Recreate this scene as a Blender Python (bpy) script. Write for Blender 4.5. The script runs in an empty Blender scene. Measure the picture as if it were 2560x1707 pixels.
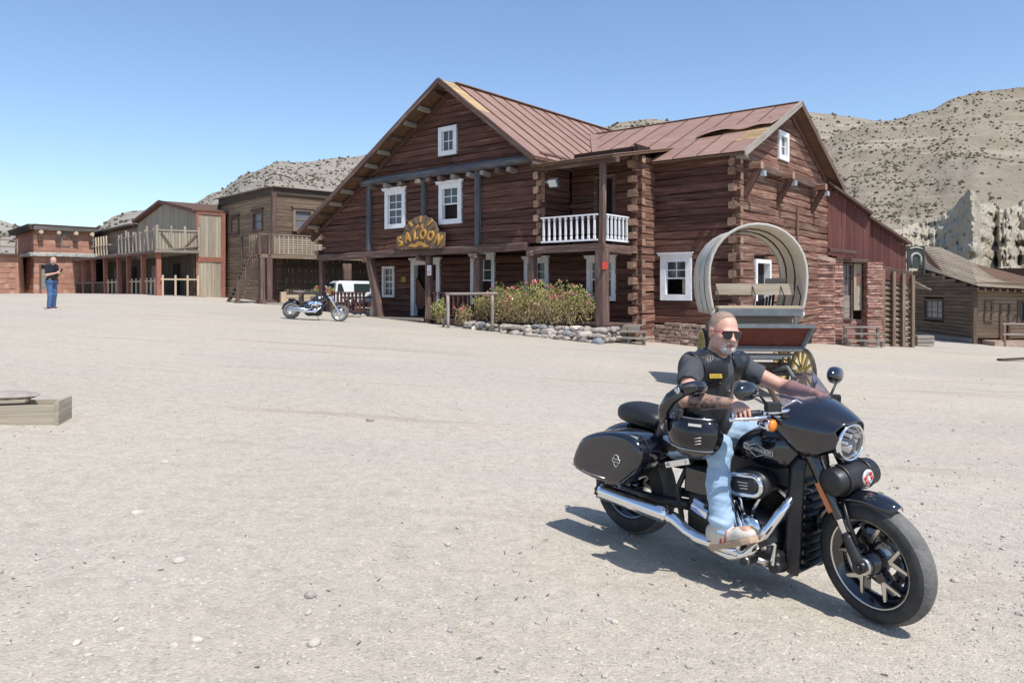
import bpy, bmesh, math, random
import numpy as np
from mathutils import Vector, Matrix, Euler, noise as mnoise
random.seed(7); np.random.seed(7)
V = Vector; R = math.radians; PI = math.pi
SC = bpy.context.scene
COL = SC.collection

# ---------------------------------------------------------------- camera, sky, sun, exposure
EYE = 1.61; FPX = 1875.0; YH = 725.0        # eye height (m), focal length and horizon row of a 2560 x 1707 frame
cd = bpy.data.cameras.new('camera'); cam = bpy.data.objects.new('camera', cd); COL.objects.link(cam)
cd.sensor_width = 36; cd.lens = 36 * FPX / 2560
cd.shift_y = -(1707 / 2 - YH) / 2560
cd.clip_start = 0.05; cd.clip_end = 4000
cam.location = (0, 0, EYE); cam.rotation_euler = (R(90), 0, 0)
SC.camera = cam
SUN_EL = 60.0; SUN_H = V((0.57, -0.82)).normalized()       # towards the sun
world = bpy.data.worlds.new('World'); SC.world = world; world.use_nodes = True
wn = world.node_tree; wn.nodes.clear()
sky = wn.nodes.new('ShaderNodeTexSky'); sky.sky_type = 'NISHITA'; sky.sun_disc = False
sky.sun_elevation = R(SUN_EL); sky.sun_rotation = math.atan2(SUN_H.x, SUN_H.y)
sky.altitude = 400; sky.air_density = 1.0; sky.dust_density = 1.0; sky.ozone_density = 3.4
bg = wn.nodes.new('ShaderNodeBackground'); bg.inputs['Strength'].default_value = 0.15
wo = wn.nodes.new('ShaderNodeOutputWorld')
wn.links.new(sky.outputs[0], bg.inputs[0]); wn.links.new(bg.outputs[0], wo.inputs[0])
sl = bpy.data.lights.new('sun', 'SUN'); sl.energy = 4.2; sl.angle = R(0.53); sl.color = (1.0, 0.965, 0.92)
so = bpy.data.objects.new('sun', sl); COL.objects.link(so)
sdir = V((SUN_H.x * math.cos(R(SUN_EL)), SUN_H.y * math.cos(R(SUN_EL)), math.sin(R(SUN_EL))))
so.rotation_euler = sdir.to_track_quat('Z', 'Y').to_euler(); so.location = (20, -30, 60)
vs = SC.view_settings; vs.view_transform = 'Standard'; vs.look = 'None'; vs.gamma = 1.0; vs.use_curve_mapping = False
vs.exposure = 0.35
SC.cycles.max_bounces = 8; SC.cycles.transparent_max_bounces = 12

# ---------------------------------------------------------------- measuring helpers
def ground(x, y=0):
    """height of the yard: it falls to the right, flattens out far left"""
    if x < -24: z = 1.34
    elif x < -16: t = (x + 24) / 8; z = 1.34 + (1.0176 - 1.34) * t * t * (1.5 - .5 * t)
    elif x < 8: z = -.0636 * x
    elif x < 40: z = -.5088 - .0475 * (x - 8)
    else: z = -2.03
    return z
class Fr:
    """a building's own frame: x, y horizontal, origin on the ground plan"""
    def __init__(s, x, y, deg):
        a = R(deg); s.o = (x, y); s.deg = deg; s.a = (math.cos(a), math.sin(a)); s.b = (-math.sin(a), math.cos(a))
    def pv(s, px, py, b):
        rx = (px - 1280) / FPX; ox = s.o[0] + s.b[0] * b; oy = s.o[1] + s.b[1] * b
        t = (rx * oy - ox) / (s.a[0] - rx * s.a[1]); return t, EYE + (YH - py) / FPX * (oy + s.a[1] * t)
    def pu(s, px, py, a):
        rx = (px - 1280) / FPX; ox = s.o[0] + s.a[0] * a; oy = s.o[1] + s.a[1] * a
        t = (rx * oy - ox) / (s.b[0] - rx * s.b[1]); return t, EYE + (YH - py) / FPX * (oy + s.b[1] * t)
    def w(s, x, y): return s.o[0] + s.a[0] * x + s.b[0] * y, s.o[1] + s.a[1] * x + s.b[1] * y
    def g(s, x, y): return ground(*s.w(x, y))
def wpt(px, py, Z): return V(((px - 1280) / FPX * Z, Z, EYE + (YH - py) / FPX * Z))
def gpt(px, py):
    """the yard's point seen at a pixel"""
    dx = (px - 1280) / FPX; dz = (YH - py) / FPX; Y = 5.0
    lo, hi = 0.5, 400.0
    for _ in range(50):
        Y = (lo + hi) / 2
        if EYE + dz * Y > ground(dx * Y): lo = Y
        else: hi = Y
    return V((dx * Y, Y, ground(dx * Y)))

# ---------------------------------------------------------------- materials
M = {}
def N(nt, t, **kw):
    n = nt.nodes.new(t)
    for k, v in kw.items():
        if k in n.inputs: n.inputs[k].default_value = v
        else: setattr(n, k, v)
    return n
def mat(name, c1, c2=None, rough=.8, metal=0., scale=3., stretch=(1, 1, 1), rnd=.12, bump=.25, bscale=30., c3=None, c3lo=.6, c3hi=.7,
        c3scale=2., spec=.3, coat=0., detail=5, world=False, c3stretch=None):
    m = bpy.data.materials.new(name); m.use_nodes = True; nt = m.node_tree; L = nt.links.new
    b = nt.nodes['Principled BSDF']; b.inputs['Roughness'].default_value = rough; b.inputs['Metallic'].default_value = metal
    b.inputs['Specular IOR Level'].default_value = spec; b.inputs['Coat Weight'].default_value = coat
    if coat: b.inputs['Coat Roughness'].default_value = .04
    tc = N(nt, 'ShaderNodeTexCoord'); oi = N(nt, 'ShaderNodeObjectInfo')
    off = N(nt, 'ShaderNodeVectorMath', operation='SCALE'); off.inputs[0].default_value = (31, 47, 23)
    L(oi.outputs['Random'], off.inputs['Scale'])
    add = N(nt, 'ShaderNodeVectorMath', operation='ADD')
    if world:
        ge = N(nt, 'ShaderNodeNewGeometry'); vec = ge.outputs['Position']
    else:
        L(tc.outputs['Object'], add.inputs[0]); L(off.outputs[0], add.inputs[1]); vec = add.outputs[0]
    mp = N(nt, 'ShaderNodeMapping'); mp.inputs['Scale'].default_value = stretch; L(vec, mp.inputs[0])
    nz = N(nt, 'ShaderNodeTexNoise', Scale=scale, Detail=detail, Roughness=.62); L(mp.outputs[0], nz.inputs['Vector'])
    if c2 is None: c2 = tuple(c * .72 for c in c1)
    rmp = N(nt, 'ShaderNodeValToRGB'); rmp.color_ramp.elements[0].position = .32; rmp.color_ramp.elements[1].position = .68
    rmp.color_ramp.elements[0].color = (*c2, 1); rmp.color_ramp.elements[1].color = (*c1, 1)
    L(nz.outputs[0], rmp.inputs[0]); out = rmp.outputs[0]
    if c3:
        mp3 = N(nt, 'ShaderNodeMapping'); mp3.inputs['Scale'].default_value = c3stretch or stretch; L(vec, mp3.inputs[0])
        n3 = N(nt, 'ShaderNodeTexNoise', Scale=c3scale, Detail=6., Roughness=.7); L(mp3.outputs[0], n3.inputs['Vector'])
        r3 = N(nt, 'ShaderNodeMapRange'); r3.inputs[1].default_value = c3lo; r3.inputs[2].default_value = c3hi; L(n3.outputs[0], r3.inputs[0])
        mx = N(nt, 'ShaderNodeMix', data_type='RGBA'); L(r3.outputs[0], mx.inputs[0]); L(out, mx.inputs[6]); mx.inputs[7].default_value = (*c3, 1); out = mx.outputs[2]
    if rnd:
        hs = N(nt, 'ShaderNodeHueSaturation'); mr = N(nt, 'ShaderNodeMapRange'); mr.inputs[3].default_value = 1 - rnd; mr.inputs[4].default_value = 1 + rnd
        L(oi.outputs['Random'], mr.inputs[0]); L(mr.outputs[0], hs.inputs['Value']); L(out, hs.inputs['Color']); out = hs.outputs[0]
    L(out, b.inputs['Base Color'])
    if bump:
        n2 = N(nt, 'ShaderNodeTexNoise', Scale=bscale, Detail=4.); L(mp.outputs[0], n2.inputs['Vector'])
        bp = N(nt, 'ShaderNodeBump', Strength=bump, Distance=.02); L(n2.outputs[0], bp.inputs['Height']); L(bp.outputs[0], b.inputs['Normal'])
    return m
M['logend'] = mat('weathered_log_end', (.34, .225, .155), (.2, .125, .085), .92, scale=9, rnd=.25, bump=.6, bscale=20)
WS = (.35, 6, 6)   # wood grain runs along a piece's own x axis
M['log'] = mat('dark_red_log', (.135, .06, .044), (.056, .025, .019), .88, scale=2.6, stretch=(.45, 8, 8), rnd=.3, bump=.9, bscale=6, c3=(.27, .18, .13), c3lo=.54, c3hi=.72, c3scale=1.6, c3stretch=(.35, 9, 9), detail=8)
M['log_worn_sunlit'] = mat('sunlit_worn_red_log', (.23, .112, .08), (.1, .047, .036), .9, scale=2.6, stretch=(.45, 8, 8), rnd=.3, bump=1., bscale=6, c3=(.38, .265, .185), c3lo=.5, c3hi=.68, c3scale=1.6, c3stretch=(.35, 9, 9), detail=8)  # worn log, base colour lightened and reddened for the sunlit gable side
M['greypost'] = mat('grey_painted_timber', (.12, .125, .14), (.06, .062, .072), .8, scale=2, stretch=WS, rnd=.1, bump=.5, bscale=6, c3=(.22, .2, .185), c3lo=.56, c3hi=.7)
M['beam'] = mat('weathered_brown_timber', (.165, .105, .085), (.075, .045, .037), .88, scale=2, stretch=WS, rnd=.12, bump=.7, bscale=6, c3=(.3, .235, .19), c3lo=.56, c3hi=.72)
M['paleend'] = mat('pale_grey_timber', (.34, .30, .26), (.2, .17, .145), .88, scale=2, stretch=WS, rnd=.12, bump=.5, bscale=6)
M['white'] = mat('white_paint', (.78, .78, .79), (.66, .66, .68), .55, scale=4, rnd=.03, bump=.1, c3=(.5, .46, .42), c3lo=.68, c3hi=.8, c3scale=3)
M['roof'] = mat('faded_red_sheet', (.285, .172, .132), (.235, .136, .104), .6, scale=1.1, rnd=.05, bump=.06, bscale=4, spec=.35, c3=(.33, .225, .18), c3lo=.48, c3hi=.75, c3scale=1.4, c3stretch=(.6, 2.5, 1))
M['seam'] = mat('roof_seam', (.115, .06, .05), None, .7, rnd=.1, bump=0)
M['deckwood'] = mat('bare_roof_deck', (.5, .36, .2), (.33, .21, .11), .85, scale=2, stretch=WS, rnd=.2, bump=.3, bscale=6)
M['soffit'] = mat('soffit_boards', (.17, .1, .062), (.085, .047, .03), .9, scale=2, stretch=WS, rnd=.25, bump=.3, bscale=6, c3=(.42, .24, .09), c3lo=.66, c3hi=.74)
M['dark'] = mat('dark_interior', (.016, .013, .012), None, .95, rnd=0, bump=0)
M['backing'] = mat('dark_wall_backing', (.035, .02, .017), None, .95, rnd=0, bump=.3)  # chinking behind logs; its dark colour also stands in for unlit rooms
M['sand'] = None
def glass(name, tint=(.25, .3, .33), rough=.05):
    m = bpy.data.materials.new(name); m.use_nodes = True; nt = m.node_tree; b = nt.nodes['Principled BSDF']
    b.inputs['Base Color'].default_value = (*tint, 1); b.inputs['Roughness'].default_value = rough; b.inputs['Specular IOR Level'].default_value = .6
    nz = N(nt, 'ShaderNodeTexNoise', Scale=1.5); bp = N(nt, 'ShaderNodeBump', Strength=.04, Distance=.05)
    nt.links.new(nz.outputs[0], bp.inputs['Height']); nt.links.new(bp.outputs[0], b.inputs['Normal'])
    return m
M['pane'] = glass('window_glass', (.06, .065, .075))
M['pane_grey'] = glass('dusty_window_glass', (.14, .15, .17), .25)

# ---------------------------------------------------------------- object helpers
def tag(o, label=None, cat=None, group=None, kind=None):
    if label: o['label'] = label
    if cat: o['category'] = cat
    if group: o['group'] = group
    if kind: o['kind'] = kind
    return o
def empty(name, loc, rz=0, label=None, cat=None, group=None, rot=None):
    o = bpy.data.objects.new(name, None); COL.objects.link(o); o.empty_display_size = .2
    o.location = loc; o.rotation_euler = rot or (0, 0, rz); return tag(o, label, cat, group)
def link(name, me, parent=None, mtx=None):
    o = bpy.data.objects.new(name, me); COL.objects.link(o)
    if parent is not None: o.parent = parent
    if mtx is not None: o.matrix_basis = mtx
    return o
def setm(me, m): 
    me.materials.clear(); me.materials.append(M[m] if isinstance(m, str) else m)
def frame_x(p0, p1, up=V((0, 0, 1))):
    """matrix whose x axis runs from p0 towards p1"""
    p0 = V(p0); x = (V(p1) - p0).normalized(); up = V(up)
    if abs(x.dot(up)) > .98: up = V((0, 1, 0)) if abs(x.y) < .9 else V((1, 0, 0))
    y = up.cross(x).normalized(); z = x.cross(y)
    return Matrix(((x.x, y.x, z.x, p0.x), (x.y, y.y, z.y, p0.y), (x.z, y.z, z.z, p0.z), (0, 0, 0, 1)))
PROF = {}
def prof(kind):
    if kind == 'box': return [(-.5, -.5), (.5, -.5), (.5, .5), (-.5, .5)]
    if kind == 'hewn':
        c = .13; return [(-.5, -.5 + c), (-.5 + c, -.5), (.5 - c, -.5), (.5, -.5 + c), (.5, .5 - c), (.5 - c, .5), (-.5 + c, .5), (-.5, .5 - c)]
    n = 8 if kind == 'round' else 12
    return [(.5 * math.cos(2 * PI * (i + .5) / n), .5 * math.sin(2 * PI * (i + .5) / n)) for i in range(n)]
MC = {}
def beam(parent, p0, p1, w, h, m, name='beam', kind='box', rough=0., seg=1, up=(0, 0, 1), share=True, taper=1.):
    """one timber as an object of its own, grain along local x; w across, h along 'up'"""
    L = (V(p1) - V(p0)).length
    key = (round(L, 3), round(w, 3), round(h, 3), m if isinstance(m, str) else m.name, kind, rough, seg, taper)
    me = MC.get(key) if share and not rough else None
    if me is None:
        pr = prof(kind); n = len(pr); vs_ = []; fs = []; ph = random.random() * 50
        for i in range(seg + 1):
            t = i / seg; k = 1 + (taper - 1) * t
            oy = oz = 0; sy = sz = 1
            if rough:
                oy = rough * w * mnoise.noise((t * L * .5 + ph, 1.7, 0)); oz = rough * h * .7 * mnoise.noise((t * L * .6 + ph, 7.7, 0))
                sz = 1 + rough * 1.2 * mnoise.noise((t * L * .9 + ph, 3.1, 0)); sy = 1 + rough * .5 * mnoise.noise((t * L * .9 + ph, 5.1, 0))
            for (a, b) in pr:
                j = rough * .25
                vs_.append((t * L, (a * sy + random.uniform(-j, j)) * w * k + oy, (b * sz + random.uniform(-j, j)) * h * k + oz))
        for i in range(seg):
            for k in range(n):
                a = i * n + k; b = i * n + (k + 1) % n; fs.append((a, a + n, b + n, b)[::-1])
        fs.append(tuple(range(n))[::-1]); fs.append(tuple(seg * n + k for k in range(n)))
        me = bpy.data.meshes.new(name); me.from_pydata(vs_, [], fs); setm(me, m)
        if m in ('log', 'log_worn_sunlit') and 'logend' in M:
            me.materials.append(M['logend']); me.polygons[-1].material_index = 1; me.polygons[-2].material_index = 1
        bmx = bmesh.new(); bmx.from_mesh(me); bmesh.ops.recalc_face_normals(bmx, faces=bmx.faces); bmx.to_mesh(me); bmx.free()
        if kind in ('round', 'pipe'): 
            for p in me.polygons: p.use_smooth = len(p.vertices) == 4
        if share and not rough: MC[key] = me
    return link(name, me, parent, frame_x(p0, p1, up))
class MB:
    """collects shapes into ONE mesh"""
    def __init__(s): s.v = []; s.f = []; s.mi = []; s.cur = 0; s.sm = []
    def add(s, vs_, fs, smooth=False):
        b = len(s.v); s.v += [tuple(v) for v in vs_]; s.f += [tuple(b + i for i in f) for f in fs]; s.mi += [s.cur] * len(fs); s.sm += [smooth] * len(fs); return s
    def box(s, c, sz, mtx=None, taper=None):
        x, y, z = sz[0] / 2, sz[1] / 2, sz[2] / 2; tp = taper or (1, 1)
        vs_ = [V((sx * x * (tp[0] if q > 0 else 1), sy * y * (tp[1] if q > 0 else 1), q * z)) for q in (-1, 1) for sx, sy in ((-1, -1), (1, -1), (1, 1), (-1, 1))]
        if mtx: vs_ = [mtx @ v for v in vs_]
        vs_ = [v + V(c) for v in vs_]
        return s.add(vs_, [(3, 2, 1, 0), (4, 5, 6, 7), (0, 1, 5, 4), (1, 2, 6, 5), (2, 3, 7, 6), (3, 0, 4, 7)])
    def bar(s, p0, p1, w, h, up=(0, 0, 1)):
        m = frame_x(p0, p1, up); L = (V(p1) - V(p0)).length
        vs_ = [m @ V((x, y * w / 2, z * h / 2)) for x in (0, L) for y, z in ((-1, -1), (1, -1), (1, 1), (-1, 1))]
        return s.add(vs_, [(0, 1, 2, 3)[::-1], (4, 5, 6, 7), (0, 4, 5, 1)[::-1], (1, 5, 6, 2)[::-1], (2, 6, 7, 3)[::-1], (3, 7, 4, 0)[::-1]])
    def cyl(s, p0, p1, r0, r1=None, n=16, caps=True, smooth=True):
        r1 = r0 if r1 is None else r1; m = frame_x(p0, p1); L = (V(p1) - V(p0)).length
        vs_ = [m @ V((x, r * math.cos(2 * PI * k / n), r * math.sin(2 * PI * k / n))) for x, r in ((0, r0), (L, r1)) for k in range(n)]
        s.add(vs_, [(k, (k + 1) % n, n + (k + 1) % n, n + k)[::-1] for k in range(n)], smooth)
        if caps:
            s.add(vs_, [tuple(range(n))]); s.add(vs_, [tuple(range(2 * n - 1, n - 1, -1))])
        return s
    def tube(s, pts, r, n=10, closed=False, caps=True):
        pts = [V(p) for p in pts]; rs = r if isinstance(r, (list, tuple)) else [r] * len(pts); k = len(pts); rings = []; prev = None
        for i in range(k):
            a = pts[(i - 1) % k] if (i or closed) else pts[i]; b = pts[(i + 1) % k] if (i < k - 1 or closed) else pts[i]
            t = (b - a).normalized()
            if prev is None:
                u = t.cross(V((0, 0, 1)));  u = t.cross(V((0, 1, 0))) if u.length < .1 else u
            else: u = prev - t * prev.dot(t)
            u.normalize(); prev = u; w = t.cross(u)
            rings.append([pts[i] + (u * math.cos(2 * PI * j / n) + w * math.sin(2 * PI * j / n)) * rs[i] for j in range(n)])
        return s.loft(rings, closed, caps)
    def loft(s, rings, closed=False, caps=True, smooth=True, openring=False):
        n = len(rings[0]); k = len(rings); vs_ = [p for r_ in rings for p in r_]; fs = []
        for i in range(k if closed else k - 1):
            for j in range(n - 1 if openring else n):
                a = i * n + j; b = i * n + (j + 1) % n; i2 = (i + 1) % k; c = i2 * n + (j + 1) % n; d = i2 * n + j
                fs.append((a, b, c, d))
        s.add(vs_, fs, smooth)
        if caps and not closed and not openring: s.add(vs_, [tuple(range(n))[::-1], tuple((k - 1) * n + j for j in range(n))], smooth)
        return s
    def lathe(s, prf, mtx=None, n=24, smooth=True, caps=True):
        """profile of (radius, z) about local z"""
        if prf[0] == prf[-1]: caps = False
        mtx = mtx or Matrix()
        rings = [[mtx @ V((r * math.cos(2 * PI * j / n), r * math.sin(2 * PI * j / n), z)) for j in range(n)] for r, z in prf]
        return s.loft(rings, caps=caps, smooth=smooth)
    def ico(s, c, r, sub=1, jit=0., sq=(1, 1, 1), smooth=True):
        b = bmesh.new(); bmesh.ops.create_icosphere(b, subdivisions=sub, radius=1)
        vs_ = []
        for v in b.verts:
            k = 1 + random.uniform(-jit, jit); vs_.append(V((v.co.x * sq[0], v.co.y * sq[1], v.co.z * sq[2])) * r * k + V(c))
        s.add(vs_, [tuple(v.index for v in f.verts) for f in b.faces], smooth); b.free(); return s
    def build(s, name, m, parent=None, mtx=None, subsurf=0, bevel=0., recalc=True, autosm=None):
        me = bpy.data.meshes.new(name); me.from_pydata(s.v, [], s.f)
        ms = m if isinstance(m, (list, tuple)) else [m]
        for q in ms: me.materials.append(M[q] if isinstance(q, str) else q)
        me.polygons.foreach_set('material_index', s.mi); me.polygons.foreach_set('use_smooth', s.sm)
        if recalc:
            b = bmesh.new(); b.from_mesh(me); bmesh.ops.remove_doubles(b, verts=b.verts, dist=1e-5); bmesh.ops.recalc_face_normals(b, faces=b.faces); b.to_mesh(me); b.free()
        me.update(); o = link(name, me, parent, mtx)
        if bevel:
            md = o.modifiers.new('bevel', 'BEVEL'); md.width = bevel; md.segments = 2; md.limit_method = 'ANGLE'; md.angle_limit = R(40)
        if subsurf:
            md = o.modifiers.new('sub', 'SUBSURF'); md.levels = subsurf; md.render_levels = subsurf
        return o
def copy_tree(o, parent=None):
    c = o.copy(); COL.objects.link(c); c.parent = parent
    for ch in list(o.children): copy_tree(ch, c)
    return c
def text_obj(name, txt, size, m, parent, mtx, extrude=.01, bevel=0., shear=0., space=1., align='CENTER', bold=0.):
    """lettering as a real mesh"""
    cu = bpy.data.curves.new('lettering', 'FONT'); cu.body = txt; cu.size = size; cu.extrude = extrude; cu.bevel_depth = bevel; cu.shear = shear
    cu.space_character = space; cu.align_x = align; cu.align_y = 'CENTER'; cu.offset = bold; cu.resolution_u = 3
    t = bpy.data.objects.new('lettering', cu); COL.objects.link(t)
    me = bpy.data.meshes.new_from_object(t.evaluated_get(bpy.context.evaluated_depsgraph_get()))
    bpy.data.objects.remove(t); bpy.data.curves.remove(cu); setm(me, m); me.name = name
    return link(name, me, parent, mtx)
# ================================================================ LAND
def node_ground():
    m = bpy.data.materials.new('gravel_yard'); m.use_nodes = True; nt = m.node_tree; L = nt.links.new; b = nt.nodes['Principled BSDF']
    b.inputs['Roughness'].default_value = .95; b.inputs['Specular IOR Level'].default_value = .15
    ge = N(nt, 'ShaderNodeNewGeometry'); P = ge.outputs['Position']
    def nz(sc, det=5, rough=.6, st=None):
        n = N(nt, 'ShaderNodeTexNoise', Scale=sc, Detail=det, Roughness=rough)
        if st:
            mp = N(nt, 'ShaderNodeMapping'); mp.inputs['Scale'].default_value = st; L(P, mp.inputs[0]); L(mp.outputs[0], n.inputs['Vector'])
        else: L(P, n.inputs['Vector'])
        return n.outputs[0]
    def ramp(fac, stops):
        r = N(nt, 'ShaderNodeValToRGB'); e = r.color_ramp.elements
        while len(e) < len(stops): e.new(.5)
        for k, (p, c) in zip(e, stops): k.position = p; k.color = (*c, 1)
        L(fac, r.inputs[0]); return r.outputs[0]
    def mix(f, a, c, typ='MIX'):
        x = N(nt, 'ShaderNodeMix', data_type='RGBA', blend_type=typ)
        if isinstance(f, float): x.inputs[0].default_value = f
        else: L(f, x.inputs[0])
        for s, q in ((6, a), (7, c)):
            if isinstance(q, tuple): x.inputs[s].default_value = (*q, 1)
            else: L(q, x.inputs[s])
        return x.outputs[2]
    big = ramp(nz(.16, 6, .65), [(.3, (.36, .322, .268)), (.5, (.42, .376, .313)), (.7, (.465, .417, .347))])
    drift = ramp(nz(.5, 5, .7, (.35, 1.1, 1)), [(.42, (0, 0, 0)), (.68, (1, 1, 1))])
    c = mix(drift, big, (.43, .378, .306))
    grey = ramp(nz(.09, 4, .6, (.5, 1.4, 1)), [(.48, (0, 0, 0)), (.66, (1, 1, 1))])
    c = mix(grey, c, (.395, .365, .322))
    med = ramp(nz(9, 6, .75), [(.25, (.78, .78, .78)), (.5, (1, 1, 1)), (.75, (1.15, 1.14, 1.12))])
    c = mix(1.0, c, med, 'MULTIPLY')
    # pebbles: cells of many tones
    vo = N(nt, 'ShaderNodeTexVoronoi', Scale=75.); L(P, vo.inputs['Vector'])
    peb = ramp(vo.outputs['Color'], [(.0, (.72, .72, .72)), (.3, (.95, .95, .95)), (.8, (1.04, 1.035, 1.02)), (1., (1.34, 1.32, 1.28))])
    c = mix(1.0, c, peb, 'MULTIPLY')
    vo3 = N(nt, 'ShaderNodeTexVoronoi', Scale=16.); L(P, vo3.inputs['Vector'])
    spot = ramp(vo3.outputs['Distance'], [(.06, (1, 1, 1)), (.16, (0, 0, 0))])
    c = mix(spot, c, mix(.7, c, (.66, .63, .57)))
    vo4 = N(nt, 'ShaderNodeTexVoronoi', Scale=9.); L(P, vo4.inputs['Vector'])
    spot4 = ramp(vo4.outputs['Distance'], [(.035, (1, 1, 1)), (.09, (0, 0, 0))])
    c = mix(spot4, c, (.2, .185, .165))
    track = ramp(nz(1.1, 3, .5, (.12, 1.6, 1)), [(.6, (0, 0, 0)), (.72, (1, 1, 1))])
    c = mix(track, c, mix(1.0, c, (.86, .84, .81), 'MULTIPLY'))
    L(c, b.inputs['Base Color'])
    h1 = nz(30, 6, .75); a1 = N(nt, 'ShaderNodeMath', operation='ADD'); L(h1, a1.inputs[0])
    hv = N(nt, 'ShaderNodeMath', operation='MULTIPLY'); L(vo.outputs['Distance'], hv.inputs[0]); hv.inputs[1].default_value = -.7; L(hv.outputs[0], a1.inputs[1])
    h2 = nz(4, 5, .7); hm = N(nt, 'ShaderNodeMath', operation='MULTIPLY'); L(h2, hm.inputs[0]); hm.inputs[1].default_value = 2.5
    a2 = N(nt, 'ShaderNodeMath', operation='ADD'); L(a1.outputs[0], a2.inputs[0]); L(hm.outputs[0], a2.inputs[1])
    bp = N(nt, 'ShaderNodeBump', Strength=.55, Distance=.012); L(a2.outputs[0], bp.inputs['Height']); L(bp.outputs[0], b.inputs['Normal'])
    return m
M['sand'] = node_ground()
def spaced(lo, hi, d0, k):
    xs = [0.]; d = d0
    while xs[-1] < hi: xs.append(xs[-1] + d); d *= k
    ys = [0.]; d = d0
    while ys[-1] > lo: ys.append(ys[-1] - d); d *= k
    return sorted(set(xs + ys))
gx = np.array(spaced(-900, 900, .3, 1.035)); gy = np.array(spaced(-60, 1500, .3, 1.03)) + 3
vs_ = []
for y in gy:
    for x in gx:
        k = .018 * mnoise.noise((x * .7, y * .7, 3.)) + .02 * mnoise.noise((x * .22, y * .22, 9.)) 
        near = min(1, max(0, (math.hypot(x - 1.4, y - 4.5) - 1.6) / 1.5))
        vs_.append((x, y, ground(x) + k * near))
nx = len(gx)
fs = [(j * nx + i, j * nx + i + 1, (j + 1) * nx + i + 1, (j + 1) * nx + i) for j in range(len(gy) - 1) for i in range(nx - 1)]
me = bpy.data.meshes.new('ground'); me.from_pydata(vs_, [], fs); setm(me, 'sand'); me.polygons.foreach_set('use_smooth', [True] * len(fs))
tag(link('ground', me), kind='structure', label='pale sandy gravel yard sloping gently to the right')

# loose gravel lying on the yard
def stone_mesh(name, n, m, sq=.6, sub=1, jit=.22):
    q = MB(); q.ico((0, 0, 0), 1, sub, jit, (1, random.uniform(.65, .9), sq), smooth=False)
    return q
M['pebble'] = mat('loose_pebble', (.5, .46, .4), (.3, .275, .24), .95, scale=.8, rnd=0, bump=.2, world=True)
M['rock'] = mat('field_stone', (.37, .32, .275), (.22, .195, .17), .95, scale=5, rnd=.25, bump=.6, bscale=14, c3=(.43, .38, .31), c3lo=.5, c3hi=.7)
M['rockpale'] = mat('pale_stone', (.56, .51, .44), (.4, .36, .3), .95, scale=5, rnd=.15, bump=.5, bscale=14)
M['rockblue'] = mat('blue_grey_stone', (.25, .27, .3), (.17, .18, .2), .95, scale=4, rnd=.1, bump=.5, bscale=14)
pq = MB(); base = []
for k in range(8):
    q = MB(); q.ico((0, 0, 0), 1, 1, .25, (1, random.uniform(.6, .9), random.uniform(.4, .65)), smooth=False); base.append((np.array(q.v), q.f))
pv = []; pf = []; cnt = 0
rs = np.random.RandomState(3)
for k in range(9000):
    px = rs.uniform(-80, 2640); py = 860 + 850 * rs.uniform(0, 1) ** 1.0
    p = gpt(px, py)
    if p.y > 26: continue
    r = .004 + .007 * rs.uniform() ** 3 + (.013 if rs.uniform() < .02 else 0)
    r *= 1 + p.y * .035
    bv, bf = base[rs.randint(8)]; a = rs.uniform(0, 6.28); c_, s_ = math.cos(a), math.sin(a)
    w = bv * r; X = w[:, 0] * c_ - w[:, 1] * s_ + p.x; Y = w[:, 0] * s_ + w[:, 1] * c_ + p.y; Zz = w[:, 2] + p.z + r * .2
    pv.append(np.stack([X, Y, Zz], 1)); pf += [tuple(i + cnt for i in f) for f in bf]; cnt += len(bv)
me = bpy.data.meshes.new('gravel'); me.from_pydata(np.concatenate(pv).tolist(), [], pf); setm(me, 'pebble')
tag(link('gravel', me), 'loose pale pebbles scattered over the yard', 'gravel', kind='stuff')
lq = MB(); rs = np.random.RandomState(8)
for k in range(140):
    p = gpt(rs.uniform(-60, 2620), rs.uniform(900, 1700)); L_ = rs.uniform(.012, .035); a = rs.uniform(0, 3.14); d = V((math.cos(a), math.sin(a), rs.uniform(-.05, .15))) * L_
    lq.bar(p + V((0, 0, .006)), p + d + V((0, 0, .008)), rs.uniform(.002, .006), .003)
M['litter'] = mat('dry_litter', (.16, .12, .085), (.09, .07, .05), .95, scale=3, rnd=0, bump=0, world=True)
tag(lq.build('ground_litter', 'litter'), 'dry twigs and leaf scraps strewn over the yard', 'litter', kind='stuff')
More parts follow.
